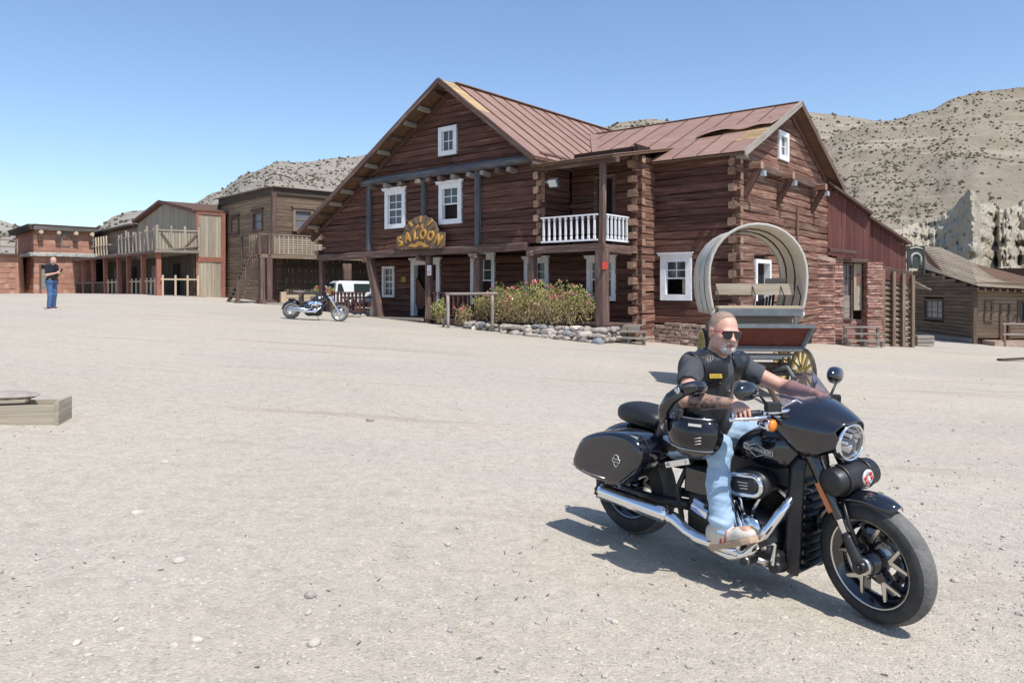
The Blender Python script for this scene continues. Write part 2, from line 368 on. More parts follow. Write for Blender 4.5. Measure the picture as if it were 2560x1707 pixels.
# the few bigger stones one can point to
def rock(name, p, r, m='rockpale', sq=(1, .8, .6), seed=0, parent=None, jit=.16, sub=2):
    random.seed(seed + 100); q = MB(); q.ico((0, 0, 0), r, sub, 0, sq, smooth=False)
    q.v = [tuple(V(v) * (1 + jit * 1.6 * mnoise.noise(V(v) / r * 1.1 + V((seed * 3.1, 0, 0))) + random.uniform(-jit, jit) * .25)) for v in q.v]
    return q.build(name, m, parent, Matrix.Translation(V(p)) @ Matrix.Rotation(random.uniform(0, 6.28), 4, 'Z'))
for k, (px, py, r, m, lab, mm) in enumerate([
    (447, 1406, .038, 'rockpale', 'biggest white stone on the bare gravel at lower left', 1), (775, 1492, .035, 'rock', 'brown and white stone on the gravel near the bottom left of centre', 1),
    (343, 1287, .042, 'rockpale', 'pinkish pale stone left of the white one on the gravel', 1), (786, 1612, .035, 'rockpale', 'pale stone near the bottom edge below the brown stone', 1),
    (411, 1158, .03, 'rockpale', 'small pale stone on the gravel in the left middle', 1), (193, 1609, .022, 'rockpale', 'little white stone in the lower left corner', 1),
    (2388, 1453, .03, 'rockpale', 'small white stone right of the front wheel', 1), (925, 1053, .05, 'rock', 'dark little rock lying alone in the middle of the yard', 1),
    (1537, 1557, .02, 'rockpale', 'small white stone in front of the motorcycle shadow', 1), (494, 1604, .028, 'rockpale', 'yellowish pale stone at the bottom left', 1),
    (1120, 1363, .024, 'rockpale', 'small white stone left of the motorcycle shadow', 1), (1135, 1172, .022, 'rockpale', 'pale stone in the centre of the yard, farther back', 1)]):
    p = gpt(px, py); tag(rock('stone', p + V((0, 0, r * .3)), r, m, seed=k), lab, 'stone', 'single stones lying on the yard')

# ---------------------------------------------------------------- hills
def hillmat(name, a, b_, strata, dark):
    m = bpy.data.materials.new(name); m.use_nodes = True; nt = m.node_tree; L = nt.links.new; b = nt.nodes['Principled BSDF']
    b.inputs['Roughness'].default_value = .95; b.inputs['Specular IOR Level'].default_value = .1
    ge = N(nt, 'ShaderNodeNewGeometry'); P = ge.outputs['Position']
    n1 = N(nt, 'ShaderNodeTexNoise', Scale=.06, Detail=8., Roughness=.7); L(P, n1.inputs['Vector'])
    r1 = N(nt, 'ShaderNodeValToRGB'); r1.color_ramp.elements[0].position = .35; r1.color_ramp.elements[1].position = .65
    r1.color_ramp.elements[0].color = (*a, 1); r1.color_ramp.elements[1].color = (*b_, 1); L(n1.outputs[0], r1.inputs[0])
    mp = N(nt, 'ShaderNodeMapping'); mp.inputs['Scale'].default_value = (.03, .03, .6); L(P, mp.inputs[0])
    n2 = N(nt, 'ShaderNodeTexNoise', Scale=1., Detail=6., Roughness=.6); L(mp.outputs[0], n2.inputs['Vector'])
    r2 = N(nt, 'ShaderNodeMapRange'); r2.inputs[1].default_value = .5; r2.inputs[2].default_value = .7; L(n2.outputs[0], r2.inputs[0])
    mx = N(nt, 'ShaderNodeMix', data_type='RGBA'); L(r2.outputs[0], mx.inputs[0]); L(r1.outputs[0], mx.inputs[6]); mx.inputs[7].default_value = (*strata, 1)
    n3 = N(nt, 'ShaderNodeTexNoise', Scale=.9, Detail=5., Roughness=.75); L(P, n3.inputs['Vector'])
    r3 = N(nt, 'ShaderNodeMapRange'); r3.inputs[1].default_value = .58; r3.inputs[2].default_value = .72; L(n3.outputs[0], r3.inputs[0])
    mx2 = N(nt, 'ShaderNodeMix', data_type='RGBA'); L(r3.outputs[0], mx2.inputs[0]); L(mx.outputs[2], mx2.inputs[6]); mx2.inputs[7].default_value = (*dark, 1)
    L(mx2.outputs[2], b.inputs['Base Color'])
    n4 = N(nt, 'ShaderNodeTexNoise', Scale=1.2, Detail=8., Roughness=.75); L(P, n4.inputs['Vector'])
    bp = N(nt, 'ShaderNodeBump', Strength=.9, Distance=.8); L(n4.outputs[0], bp.inputs['Height']); L(bp.outputs[0], b.inputs['Normal'])
    return m
M['hill'] = hillmat('dry_hillside', (.25, .21, .158), (.33, .283, .218), (.40, .35, .275), (.15, .125, .088))
M['hillgrey'] = hillmat('grey_dry_hillside', (.27, .243, .205), (.35, .315, .268), (.40, .36, .305), (.18, .16, .13))
M['cliff'] = hillmat('cream_badland', (.47, .42, .33), (.57, .515, .415), (.40, .35, .265), (.40, .345, .26))
M['scrub'] = mat('desert_scrub', (.14, .122, .08), (.08, .07, .046), .95, scale=.5, rnd=0, bump=0, world=True)
def interp(tab, x):
    for (a, p), (b, q) in zip(tab, tab[1:]):
        if a <= x <= b:
            t = (x - a) / (b - a); t = t * t * (3 - 2 * t) * .5 + t * .5; return p + (q - p) * t
    return tab[0][1] if x < tab[0][0] else tab[-1][1]
def hill(name, label, skyline, y0, y1, m, z0, seed, scr, ledge=0., prof=lambda t: t, step=8, ny=46, gul=1., ssz=(.3, .85), slab='low dark scrub dotted over the hillside'):
    a, b = skyline[0][0], skyline[-1][0]; pxs = np.arange(a, b + step, step); grid = []
    for j in range(ny + 6):
        t = j / ny; row = []
        for px in pxs:
            dx = (px - 1280) / FPX
            if t <= 1:
                Y = y0 + (y1 - y0) * t; py = interp(skyline, px); zc = EYE + (YH - py) / FPX * y1
                z = z0 + (zc - z0) * prof(t); X = dx * Y
                w = math.sin(PI * min(1, t * 1.02)) ** .8
                g_ = 1 - 2 * abs(mnoise.noise((X * .02 + seed, Y * .012, .3)))
                g2 = mnoise.fractal((X * .06 + seed, Y * .06, 1.2), 1., 2., 4)
                z += gul * w * ((zc - z0) * .15 * (g_ - .55) + 2.2 * g2)
                if ledge: z += ledge * w * (.5 * math.tanh(6 * math.sin((z + 2 * mnoise.noise((X * .03, Y * .03, seed))) * .55)))
                z += .25 * mnoise.noise((X * .35, Y * .35, seed)) + (.5 * mnoise.noise((X * .12, seed, 1.)) if t > .9 else 0)
            else:
                Y = y1 + (j - ny) * (y1 - y0) * .18; X = dx * Y; z = grid[ny][len(row)][2] - (j - ny) ** 1.5 * (y1 - y0) * .05
            row.append((X, Y, z))
        grid.append(row)
    n = len(pxs); vs_ = [p for r_ in grid for p in r_]
    fs = [(j * n + i, j * n + i + 1, (j + 1) * n + i + 1, (j + 1) * n + i) for j in range(len(grid) - 1) for i in range(n - 1)]
    me = bpy.data.meshes.new(name); me.from_pydata(vs_, [], fs); setm(me, m); me.polygons.foreach_set('use_smooth', [True] * len(fs))
    tag(link(name, me), label, kind='structure')
    if scr:
        rs = np.random.RandomState(seed); sv = []; sf = []; c = 0
        for _ in range(scr):
            i = rs.randint(0, n - 1); j = min(ny - 1, int(ny * rs.uniform(0, 1) ** .9)); u = rs.uniform(); v = rs.uniform()
            p = (V(grid[j][i]) * (1 - u) + V(grid[j][i + 1]) * u) * (1 - v) + (V(grid[j + 1][i]) * (1 - u) + V(grid[j + 1][i + 1]) * u) * v
            if mnoise.noise((p.x * .05, p.y * .05, 5.)) + .6 * mnoise.noise((p.x * .16, p.y * .16, 8.)) < rs.uniform(-.55, .25): continue
            r = (ssz[0] + (ssz[1] - ssz[0]) * rs.uniform() ** 2) * (.6 + .4 * p.y / y1)
            bv, bf = base[rs.randint(8)]; w = bv * r * (1 + .5 * rs.uniform(-1, 1, (len(bv), 1))) * np.array([1, 1, 1.5])
            sv.append(w + np.array([p.x, p.y, p.z + r * .3])); sf += [tuple(q + c for q in f) for f in bf]; c += len(bv)
        me = bpy.data.meshes.new('hillside_scrub'); me.from_pydata(np.concatenate(sv).tolist(), [], sf); setm(me, 'scrub')
        tag(link('hillside_scrub', me), slab, 'scrub', kind='stuff')
pr1 = lambda t: .25 * t + .75 * t ** 1.15
hill('far_ridge', 'distant tan ridge showing over the saloon roof', [(1250, 420), (1400, 345), (1480, 326), (1513, 316), (1567, 303), (1632, 298), (1700, 305), (1780, 310), (1900, 285), (1990, 279), (2068, 285), (2190, 301), (2300, 330), (2420, 380)],
     120, 300, 'hill', -3, 11, 3200, slab='dark scrub dots on the distant ridge over the roof', ssz=(.35, .9))
hill('right_hill', 'big dry hill dotted with scrub behind the right houses', [(1900, 520), (1990, 440), (2060, 352), (2120, 325), (2190, 303), (2230, 299), (2318, 277), (2395, 244), (2449, 229), (2500, 224), (2560, 221), (2720, 214), (2900, 235), (3150, 320), (3500, 480)],
     85, 190, 'hill', -2.5, 5, 15000, ledge=.55, prof=lambda t: .5 * t + .5 * t * t, slab='dark scrub dotted over the big right hill', ssz=(.12, .46))
hill('left_hill', 'grey dry hill rising behind the street houses and the saloon', [(300, 600), (400, 557), (479, 512), (544, 479), (620, 432), (697, 404), (762, 406), (830, 396), (903, 390), (980, 372), (1080, 380), (1250, 420), (1450, 520)],
     95, 210, 'hillgrey', 0, 23, 7000, ledge=.3, slab='dark scrub dotted over the grey left hill', ssz=(.15, .5))
hill('far_left_hill', 'low pale hill behind the adobe house', [(120, 640), (234, 577), (290, 540), (326, 528), (370, 526), (420, 540), (520, 600), (640, 650)],
     130, 260, 'hillgrey', 0, 31, 700, slab='dark scrub on the low hill behind the adobe house', ssz=(.4, .9))
hill('street_end_hill', 'low dark hill at the left end of the street', [(-260, 590), (-120, 560), (0, 551), (49, 565), (110, 590), (200, 640), (300, 690)],
     140, 260, 'hillgrey', 0, 41, 500, slab='dark scrub on the low hill at the street end', ssz=(.4, .9))

# eroded cream cliffs behind the right house
def cliffs():
    sk = [(1960, 700), (2060, 660), (2130, 610), (2180, 588), (2240, 575), (2290, 556), (2340, 548), (2380, 522), (2404, 492), (2424, 474), (2436, 478), (2450, 510), (2480, 505), (2510, 525), (2560, 500), (2640, 520), (2800, 560), (3000, 640)]
    # distance of the cliff foot and its bays, seen from the yard
    ft = [(1960, 92), (2130, 84), (2200, 80), (2230, 78.5), (2300, 84), (2330, 82), (2430, 67), (2445, 66.5), (2456, 70), (2490, 76), (2500, 70), (2530, 68), (2545, 73), (2600, 70), (2800, 66), (3000, 62)]
    pxs = np.arange(1960, 3004, 3.5); ny = 60; grid = []
    for j in range(ny + 8):
        t = j / ny; row = []
        for px in pxs:
            dx = (px - 1280) / FPX; y0 = interp(ft, px); back = 26 * max(0, t) ** 1.5
            pin = math.exp(-((px - 2428) / 20) ** 2); back *= 1 - .35 * pin
            if t <= 1:
                zc = EYE + (YH - interp(sk, px)) / FPX * (y0 + 26 * (1 - .35 * pin)); z = -3 + (zc + 3) * t
                zz = z + .5 * mnoise.noise((px * .01, 0, 2.))
                led = .9 * math.tanh(3 * math.sin(zz * 3.1)) * (1 - t * .6)
                nn = mnoise.fractal((px * .07, z * .7, 3.), .8, 2., 6); n2 = abs(mnoise.noise((px * .045, z * .06, 7.))) + .5 * abs(mnoise.noise((px * .12, z * .1, 2.)))
                Y = y0 + back + led + 1.5 * nn + 3.2 * (n2 - .3) * (1 - t * .7)
                z += .25 * mnoise.noise((px * .09, t * 9, 1.))
            else:
                Y = grid[ny][len(row)][1] + (j - ny) * 3.5; z = grid[ny][len(row)][2] + (-.15 * (j - ny) ** 1.3 if pin < .2 else -(j - ny) * .9)
            row.append((dx * Y, Y, z))
        grid.append(row)
    n = len(pxs); fs = [(j * n + i, j * n + i + 1, (j + 1) * n + i + 1, (j + 1) * n + i) for j in range(len(grid) - 1) for i in range(n - 1)]
    me = bpy.data.meshes.new('cliffs'); me.from_pydata([p for r_ in grid for p in r_], [], fs); setm(me, 'cliff'); me.polygons.foreach_set('use_smooth', [False] * len(fs))
    tag(link('cliffs', me), 'eroded cream rock cliffs with a shaded pinnacle behind the right house', kind='structure')
cliffs()
# ================================================================ SALOON
def lerp(a, b, t): return a + (b - a) * t
def quad_slab(name, pts, th, m, parent, down=V((0, 0, -1))):
    """a sheet with thickness, given by its upper outline"""
    q = MB(); n = len(pts); up = [V(p) for p in pts]; lo = [p + down * th for p in up]
    q.add(up + lo, [tuple(range(n)), tuple(range(2 * n - 1, n - 1, -1))] + [(i, n + i, n + (i + 1) % n, (i + 1) % n) for i in range(n)])
    return q.build(name, m, parent)
def axes(o, x, out):
    """matrix: local x along the wall, local y = outwards, local z up"""
    o = V(o); x = V(x); y = V(out); z = V((0, 0, 1))
    return Matrix(((x.x, y.x, 0, o.x), (x.y, y.y, 0, o.y), (x.z, y.z, 1, o.z), (0, 0, 0, 1)))
def window(parent, mt, W, H, rows=4, cols=2, fw=.13, head=True, sill=False, open_lower=False, m='white', pane='pane', name='window', proud=.05, deep=.14, rail=True, headw=.1):
    """casing with origin at the lower left of its outer edge; panes, glazing bars and sashes are its own pieces"""
    q = MB(); p = proud; d = deep + proud
    q.box((fw / 2, p - d / 2, H / 2), (fw, d, H)); q.box((W - fw / 2, p - d / 2, H / 2), (fw, d, H))
    q.box((W / 2, p - d / 2 + .002, fw / 2), (W - 2 * fw + .002, d, fw)); q.box((W / 2, p - d / 2 + .002, H - fw / 2), (W - 2 * fw + .002, d, fw))
    if head:
        q.box((W / 2, p + .012, H + .045), (W + headw, .11, .09)); q.box((W / 2, p + .02, H + .105), (W + headw + .08, .14, .035))
    if sill: q.box((W / 2, p + .03, -.035), (W + .12, .14, .07))
    o = q.build(name, m, parent, mt)
    iw, ih = W - 2 * fw, H - 2 * fw; y = -deep * .55
    bw = .032
    if open_lower: rows2 = range(rows // 2, rows)
    else: rows2 = range(rows)
    for r_ in rows2:
        for c in range(cols):
            beam(o, (fw + iw * c / cols, y, fw + ih * (r_ + .5) / rows), (fw + iw * (c + 1) / cols, y, fw + ih * (r_ + .5) / rows), .012, ih / rows, pane, 'pane')
    z0 = fw + ih * (.5 if open_lower else 0)
    for c in range(1, cols): beam(o, (fw + iw * c / cols, y + .012, z0), (fw + iw * c / cols, y + .012, fw + ih), bw, .03, m, 'glazing_bar', up=(0, 1, 0))
    for r_ in range(1, rows):
        if open_lower and r_ < rows // 2: continue
        big = rail and r_ * 2 == rows
        beam(o, (fw, y + (.02 if big else .015), fw + ih * r_ / rows), (W - fw, y + (.02 if big else .015), fw + ih * r_ / rows), .03, .06 if big else bw, m, 'sash_rail' if big else 'glazing_bar')
    for xx in (fw + .018, W - fw - .018): beam(o, (xx, y + .008, z0), (xx, y + .008, fw + ih), .036, .03, m, 'sash_stile', up=(0, 1, 0))
    return o
def logwall(parent, mk, f0, f1, z0, z1, row, ops, depth, m, name='log', joint=5.5, rough=.13, alt=0., alt0=0., kind='hewn'):
    z = z0; i = 0
    while z < z1 - .02:
        h = min(row * random.uniform(.9, 1.1), z1 - z); zc = z + h / 2; a, b = f0(zc), f1(zc)
        b += alt if i % 2 == 0 else 0; a -= alt0 if i % 2 == 1 else 0
        segs = [(a, b)]
        for (x0, x1, za, zb) in ops:
            if zc + h * .3 > za and zc - h * .3 < zb:
                ns = []
                for (p, q) in segs:
                    if x1 <= p or x0 >= q: ns.append((p, q)); continue
                    if x0 > p: ns.append((p, x0))
                    if x1 < q: ns.append((x1, q))
                segs = ns
        for (p, q) in segs:
            if q - p < .08: continue
            cuts = [p, q]
            if q - p > joint: cuts = [p, p + (q - p) * random.uniform(.35, .65), q]
            for s_, e_ in zip(cuts, cuts[1:]):
                beam(parent, mk(s_, zc), mk(e_ - .012, zc), depth, h * .955, m, name, kind, rough, max(2, int((e_ - s_) / .7)))
        z += h; i += 1

S = Fr(3.125, 26.04, -39.44)
sal = empty('saloon', (3.125, 26.04, 0), R(-39.44), 'big two storey dark red log saloon with rusty red sheet roof and white windows', 'building')
ZF = .42                                # porch floor
UL = S.pv(806, 600, 0)[0]               # left end of the front
RU, RZ = -7.18, 10.03                   # ridge of the front gable
kR, kL = .76, .592                      # slopes right and left of it
def zroof(u): return RZ - kR * (u - RU) if u > RU else RZ - kL * (RU - u)
def u_left(z): return max(UL, RU - (RZ - .28 - z) / kL)
def u_right(z): return min(-2.63, RU + (RZ - .28 - z) / kR)
def opn(px0, px1, pyt, pyb, v):
    u0, zt = S.pv(px0, pyt, v); u1, _ = S.pv(px1, pyt, v); zb = S.pv((px0 + px1) / 2, pyb, v)[1]; zt = S.pv((px0 + px1) / 2, pyt, v)[1]
    return u0, u1, zb, zt
FW = .12                                # plane of the upper front
up_ops = {'a': opn(962, 1012, 476, 571, -.05), 'b': opn(1097, 1153, 459, 560, -.05), 'c': opn(1096, 1141, 316, 388, -.05)}
mkF = lambda v: (lambda u, z: (u, v, z))
shr = lambda o, k=.1: (o[0] + k, o[1] - k, o[2] + k, o[3] - k)
logwall(sal, mkF(FW), u_left, u_right, 3.34, 9.7, .265, [shr(o) for o in up_ops.values()], .24, 'log')
# ground floor wall and the wall behind the balcony, one plane
GW = 2.0; UG = S.pv(936, 700, GW)[0]
gops = {'w1': opn(958, 988, 666, 743, GW - .1), 'door': opn(1030, 1102, 650, 792, GW - .1), 'w2': opn(1179, 1239, 640, 762, GW - .1), 'w3': opn(1313, 1373, 648, 752, GW - .1), 'w4': opn(1469, 1540, 646, 752, GW - .1)}
logwall(sal, mkF(GW), lambda z: UG, lambda z: .3, ZF - .1, 3.05, .27, [shr(o) for o in gops.values()], .24, 'log', alt=.22)
bd = opn(1487, 1540, 447, 606, GW - .1)
logwall(sal, mkF(GW), lambda z: -2.6, lambda z: .3, 3.22, 6.6, .255, [shr(bd, 0)], .24, 'log', alt=.22)
# the balcony's left cheek and the cross wall at the log corner
logwall(sal, lambda v, z: (-2.76, v, z), lambda z: -.02, lambda z: GW - .15, 3.34, 6.7, .26, [], .22, 'log', alt0=.2)
logwall(sal, lambda v, z: (.2, v, z), lambda z: GW - .12, lambda z: 3.2, -.1, 6.55, .262, [], .24, 'log_worn_sunlit', alt0=.3, rough=.2)
# wing: front and gable
WV, WU, WVB = 3.24, 3.42, 13.4
EZ, EV, RVW, RZW, kW = 6.36, 2.74, 8.35, 9.08, .485
wop = opn(1653, 1730, 640, 751, WV - .1)
logwall(sal, mkF(WV), lambda z: .3, lambda z: WU, .35, 6.55, .29, [shr(wop)], .24, 'log', alt=.28, rough=.16)
mkG = lambda v, z: (WU, v, z)
def gop(px0, px1, pyt, pyb, u=WU + .1):
    v0 = S.pu(px0, 700, u)[0]; v1 = S.pu(px1, 700, u)[0]; pm = (px0 + px1) / 2; return v0, v1, S.pu(pm, pyb, u)[1], S.pu(pm, pyt, u)[1]
gw = gop(1943, 1968, 330, 402); gd = gop(1885, 1923, 649, 790)
logwall(sal, mkG, lambda z: max(WV, RVW - (RZW - .25 - z) / kW), lambda z: min(WVB, RVW + (RZW - .25 - z) / kW), -.1, 8.8, .3, [shr(gw), shr(gd, 0)], .24, 'log_worn_sunlit', alt0=.28, alt=.2, rough=.2, joint=6)
# dark cores behind the logs
q = MB()
def wallquad(pts): q.add(pts, [tuple(range(len(pts)))])
a = .1
wallquad([(UL, FW + a, 3.2), (-2.63, FW + a, 3.2), (-2.63, FW + a, zroof(-2.63) - .2), (RU, FW + a, RZ - .2), (UL, FW + a, zroof(UL) - .2)])
wallquad([(UG, GW + a, -.3), (.2, GW + a, -.3), (.2, GW + a, 6.9), (-2.63, GW + a, 6.9), (-2.63, GW + a, 3.2), (UG, GW + a, 3.2)])
wallquad([(-2.88, FW, 3.2), (-2.88, GW, 3.2), (-2.88, GW, 6.8), (-2.88, FW, 6.8)])
wallquad([(.1, GW, -.5), (.1, WV, -.5), (.1, WV, 7), (.1, GW, 7)])
for (x0, x1, z0, z1) in ((.1, wop[0], -.6, 6.5), (wop[1], WU - a, -.6, 6.5), (wop[0], wop[1], -.6, wop[2]), (wop[0], wop[1], wop[3], 6.5)):
    wallquad([(x0, WV + a, z0), (x1, WV + a, z0), (x1, WV + a, z1), (x0, WV + a, z1)])
wallquad([(WU - a, WV, -1), (WU - a, WVB, -1), (WU - a, WVB, 6.5), (WU - a, RVW, RZW - .2), (WU - a, WV, 6.5)])
wallquad([(UL + .1, FW, 3.2), (UL + .1, 16, 3.2), (UL + .1, 16, zroof(UL) - .2), (UL + .1, FW, zroof(UL) - .2)])
wallquad([(UG, GW, -.3), (UG, 16, -.3), (UG, 16, 3.2), (UG, GW, 3.2)])
wallquad([(UL, 16, -.3), (-2, 16, -.3), (-2, 16, 6.3), (RU, 16, RZ - .2), (UL, 16, zroof(UL) - .2)])
wallquad([(-2, WVB, -.3), (WU, WVB, -.9), (WU, WVB, 6.4), (-2, WVB, 6.4)])
wallquad([(UL, FW, 3.19), (-2.63, FW, 3.19), (-2.63, 16, 3.19), (UL, 16, 3.19)])
wallquad([(UG + .1, GW + .8, -.3), (.05, GW + .8, -.3), (.05, GW + .8, 3.1), (UG + .1, GW + .8, 3.1)])
wallquad([(.1, WV + .9, -.6), (WU - .2, WV + .9, -.6), (WU - .2, WV + .9, 6.4), (.1, WV + .9, 6.4)])
q.build('wall_core', 'backing', sal)
# stone footing under wing and corner
M['footing'] = mat('rubble_footing', (.40, .29, .23), (.26, .185, .15), .95, scale=4, rnd=.2, bump=.8, bscale=9)
k = 0
for (p0, p1) in (((.05, WV - .05), (WU + .1, WV - .05)), ((.25, GW - .05), (.25, WV - .1)), ((WU + .08, WV), (WU + .08, 8.5))):
    L_ = (V(p1) - V(p0)).length; d_ = (V(p1) - V(p0)) / L_; t = .0
    for j in range(8):
        t = random.uniform(0, .15)
        while t < L_ - .1:
            ln = min(random.uniform(.18, .42), L_ - t); x, y = V(p0) + d_ * t; gz = S.g(x, y) - .05; top_ = .36 if p0[1] > 3 else -.05; z = gz + (j + .5) * .14
            if z < top_: e_ = V((x, y, z)) + V((d_.x, d_.y, 0)) * (ln - .02); beam(sal, (x, y + random.uniform(-.03, .03), z), e_, .3, .135, 'footing', 'footing_stone', 'hewn', .22, 2)
            t += ln
    t = 99
    while t < L_:
        for j in range(0):
            rock('footing_stone', (x + random.uniform(-.06, .06), y + random.uniform(-.03, .05), gz + (j + .4) * hh / n), random.uniform(.19, .27), 'footing', (1.2, .6, .62), k, sal, jit=.34, sub=2)
        t += .36
# windows
def win_front(o, v, **kw): return window(sal, axes((o[0], v, o[2]), (1, 0, 0), (0, -1, 0)), o[1] - o[0], o[3] - o[2], **kw)
win_front(up_ops['a'], -.02, rows=4, fw=.19, headw=.16); win_front(up_ops['b'], -.02, rows=4, fw=.2, open_lower=True, headw=.18)
win_front(up_ops['c'], -.02, rows=2, fw=.19, head=False, rail=False)
win_front(gops['w1'], GW - .14, rows=4, fw=.12, head=False); 
for k_ in ('w2', 'w3', 'w4'): win_front(gops[k_], GW - .14, rows=4, fw=.17, open_lower=True)
ww = win_front(wop, WV - .14, rows=4, fw=.22, open_lower=True)
q = MB(); q.add([V((x, 0, z)) + V((0, -.22 + .02 * math.sin(x * 60), 0)) for z in (.25, 1.05) for x in np.linspace(.78, 1.05, 14)], [(i, i + 1, 15 + i, 14 + i) for i in range(13)], True)
M['curtain'] = mat('cream_curtain', (.5, .46, .36), None, .9, rnd=0); q.build('curtain', 'curtain', ww)
window(sal, axes((WU + .14, gw[0], gw[2]), (0, 1, 0), (1, 0, 0)), gw[1] - gw[0], gw[3] - gw[2], rows=2, cols=2, fw=.2, head=False, rail=False)
# doors: porch double door with batwings, gable side door, dark balcony door
def doorframe(mt, W, H, fw=.16, m='white', name='door_frame', head=True):
    q = MB(); q.box((fw / 2, -.08, H / 2), (fw, .26, H)); q.box((W - fw / 2, -.08, H / 2), (fw, .26, H)); q.box((W / 2, -.078, H - fw / 2), (W - 2 * fw, .26, fw))
    if head: q.box((W / 2, .02, H + .05), (W + .2, .16, .1))
    return q.build(name, m, sal, mt)
o = gops['door']; df = doorframe(axes((o[0], GW - .14, ZF), (1, 0, 0), (0, -1, 0)), o[1] - o[0], o[3] - ZF, .22)
M['redwood'] = mat('red_brown_door_wood', (.2, .085, .055), (.11, .05, .035), .7, scale=2, stretch=(6, 6, .4), rnd=.1, bump=.3, bscale=6)
W = o[1] - o[0] - .44
for sgn in (0, 1):
    q = MB(); n = 10; ps = []; hw = W / 2 - .02
    for i in range(n + 1): t = i / n; ps.append((t * hw, 1.45 + .3 * math.cos(t * PI) * (1 if sgn == 0 else -1)))
    bt = [(t / n * hw, .55 - .25 * math.sin(t / n * PI)) for t in range(n + 1)]
    q.add([(x, yy, z) for yy in (0, .04) for x, z in ps] + [(x, yy, z) for yy in (0, .04) for x, z in bt],
          [f for i in range(n) for f in ((i, i + 1, 2 * n + 3 + i, 2 * n + 2 + i), (n + 1 + i, 3 * n + 3 + i, 3 * n + 4 + i, n + 2 + i), (i, n + 1 + i, n + 2 + i, i + 1), (2 * n + 2 + i, 2 * n + 3 + i, 3 * n + 4 + i, 3 * n + 3 + i))])
    q.build('batwing_door', 'redwood', df, Matrix.Translation((.22 + sgn * (hw + .04), -.1, 0)))
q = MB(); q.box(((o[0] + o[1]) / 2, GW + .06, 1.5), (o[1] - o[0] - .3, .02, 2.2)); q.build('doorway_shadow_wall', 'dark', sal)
doorframe(axes((WU + .14, gd[0], gd[2]), (0, 1, 0), (1, 0, 0)), gd[1] - gd[0], gd[3] - gd[2], .14, head=False)
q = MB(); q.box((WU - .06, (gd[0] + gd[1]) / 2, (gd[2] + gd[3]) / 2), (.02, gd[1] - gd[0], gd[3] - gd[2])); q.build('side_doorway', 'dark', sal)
o = bd; q = MB(); q.box((o[0] + .06, GW - .1, (3.2 + o[3]) / 2), (.14, .12, o[3] - 3.2)); q.box((o[1] - .06, GW - .1, (3.2 + o[3]) / 2), (.14, .12, o[3] - 3.2)); q.box(((o[0] + o[1]) / 2, GW - .1, o[3] + .06), (o[1] - o[0], .12, .14)); q.build('balcony_door_frame', 'beam', sal)
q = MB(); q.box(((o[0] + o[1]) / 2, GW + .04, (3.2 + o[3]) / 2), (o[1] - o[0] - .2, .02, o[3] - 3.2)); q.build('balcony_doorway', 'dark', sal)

# beams and posts of the front
zg = lambda px, py, v=-.1: S.pv(px, py, v)
gb0, gb1 = zg(908, 459), zg(1333, 405)
beam(sal, (gb0[0], -.16, gb0[1]), (gb1[0], -.16, gb0[1] + .05), .34, .36, 'greypost', 'tie_beam', 'pipe', .08, 12)
for px in (922, 1058, 1193):
    u = S.pv(px, 500, -.08)[0]; w = .24
    beam(sal, (u, -.06, 3.36), (u, -.06, gb0[1] - .1), w, .16, 'greypost', 'grey_post', 'hewn', .06, 5, up=(0, 1, 0))
for X_ in (705, 820, 935, 1080, 1165, 1265, 1370, 1500, 1610, 1735, 1830):
    u = S.pv(720 + X_ / 3.267, 450, -.2)[0]; beam(sal, (u, .1, gb0[1] - .32), (u, -.42, gb0[1] - .29), .2, .17, 'beam' if X_ % 2 else 'paleend', 'joist_end', 'hewn', .12, 2)
ub = S.pv(1318, 615, -.1)[0]
beam(sal, (UL - .1, -.1, 3.16), (lerp(UL, ub, .55), -.1, 3.2), .3, .3, 'beam', 'porch_beam', 'hewn', .1, 14)
beam(sal, (lerp(UL, ub, .55) + .01, -.1, 3.2), (ub, -.1, 3.24), .3, .3, 'beam', 'porch_beam', 'hewn', .1, 14)
def post(px, v, z0, z1, w=.3, lean=0, m='beam', base=None, kind='hewn'):
    u = S.pv(px, 700, v)[0]; return beam(sal, (u - lean, v, z0), (u, v, z1), w, w, m, 'porch_post', kind, .05, 6, up=(0, 1, 0))
post(925, -.05, .1, 3.02, .34, lean=-.75); post(1073, .05, ZF - .2, 3.02, .27); post(1196, .05, ZF - .2, 3.02, .27); post(1332, .05, ZF - .2, 3.05, .27); post(806, .2, .3, 3.02, .26)
post(868, 5., .5, 3.1, .5, kind='round')
for px in (912, 1047, 1186, 1324):
    u = S.pv(px + 3, 640, -.2)[0]; beam(sal, (u, .3, 2.93), (u, -.36, 2.95), .2, .22, 'beam', 'bracket_block', 'hewn', .08, 2)
beam(sal, (0, 0, .36), (0, 0, 3.0), .42, .38, 'beam', 'corner_post', 'hewn', .03, 6, up=(0, 1, 0))
beam(sal, (0, .02, 3.2), (0.02, .02, 6.02), .2, .2, 'beam', 'balcony_post', 'hewn', .06, 6, up=(0, 1, 0))
# log stubs at the left end
z = 3.4
while z < zroof(UL) - .3:
    beam(sal, (UL - .06, -.3, z), (UL - .06, .4, z), .26, .22, 'log', 'log_end', 'hewn', .15, 2); z += .53
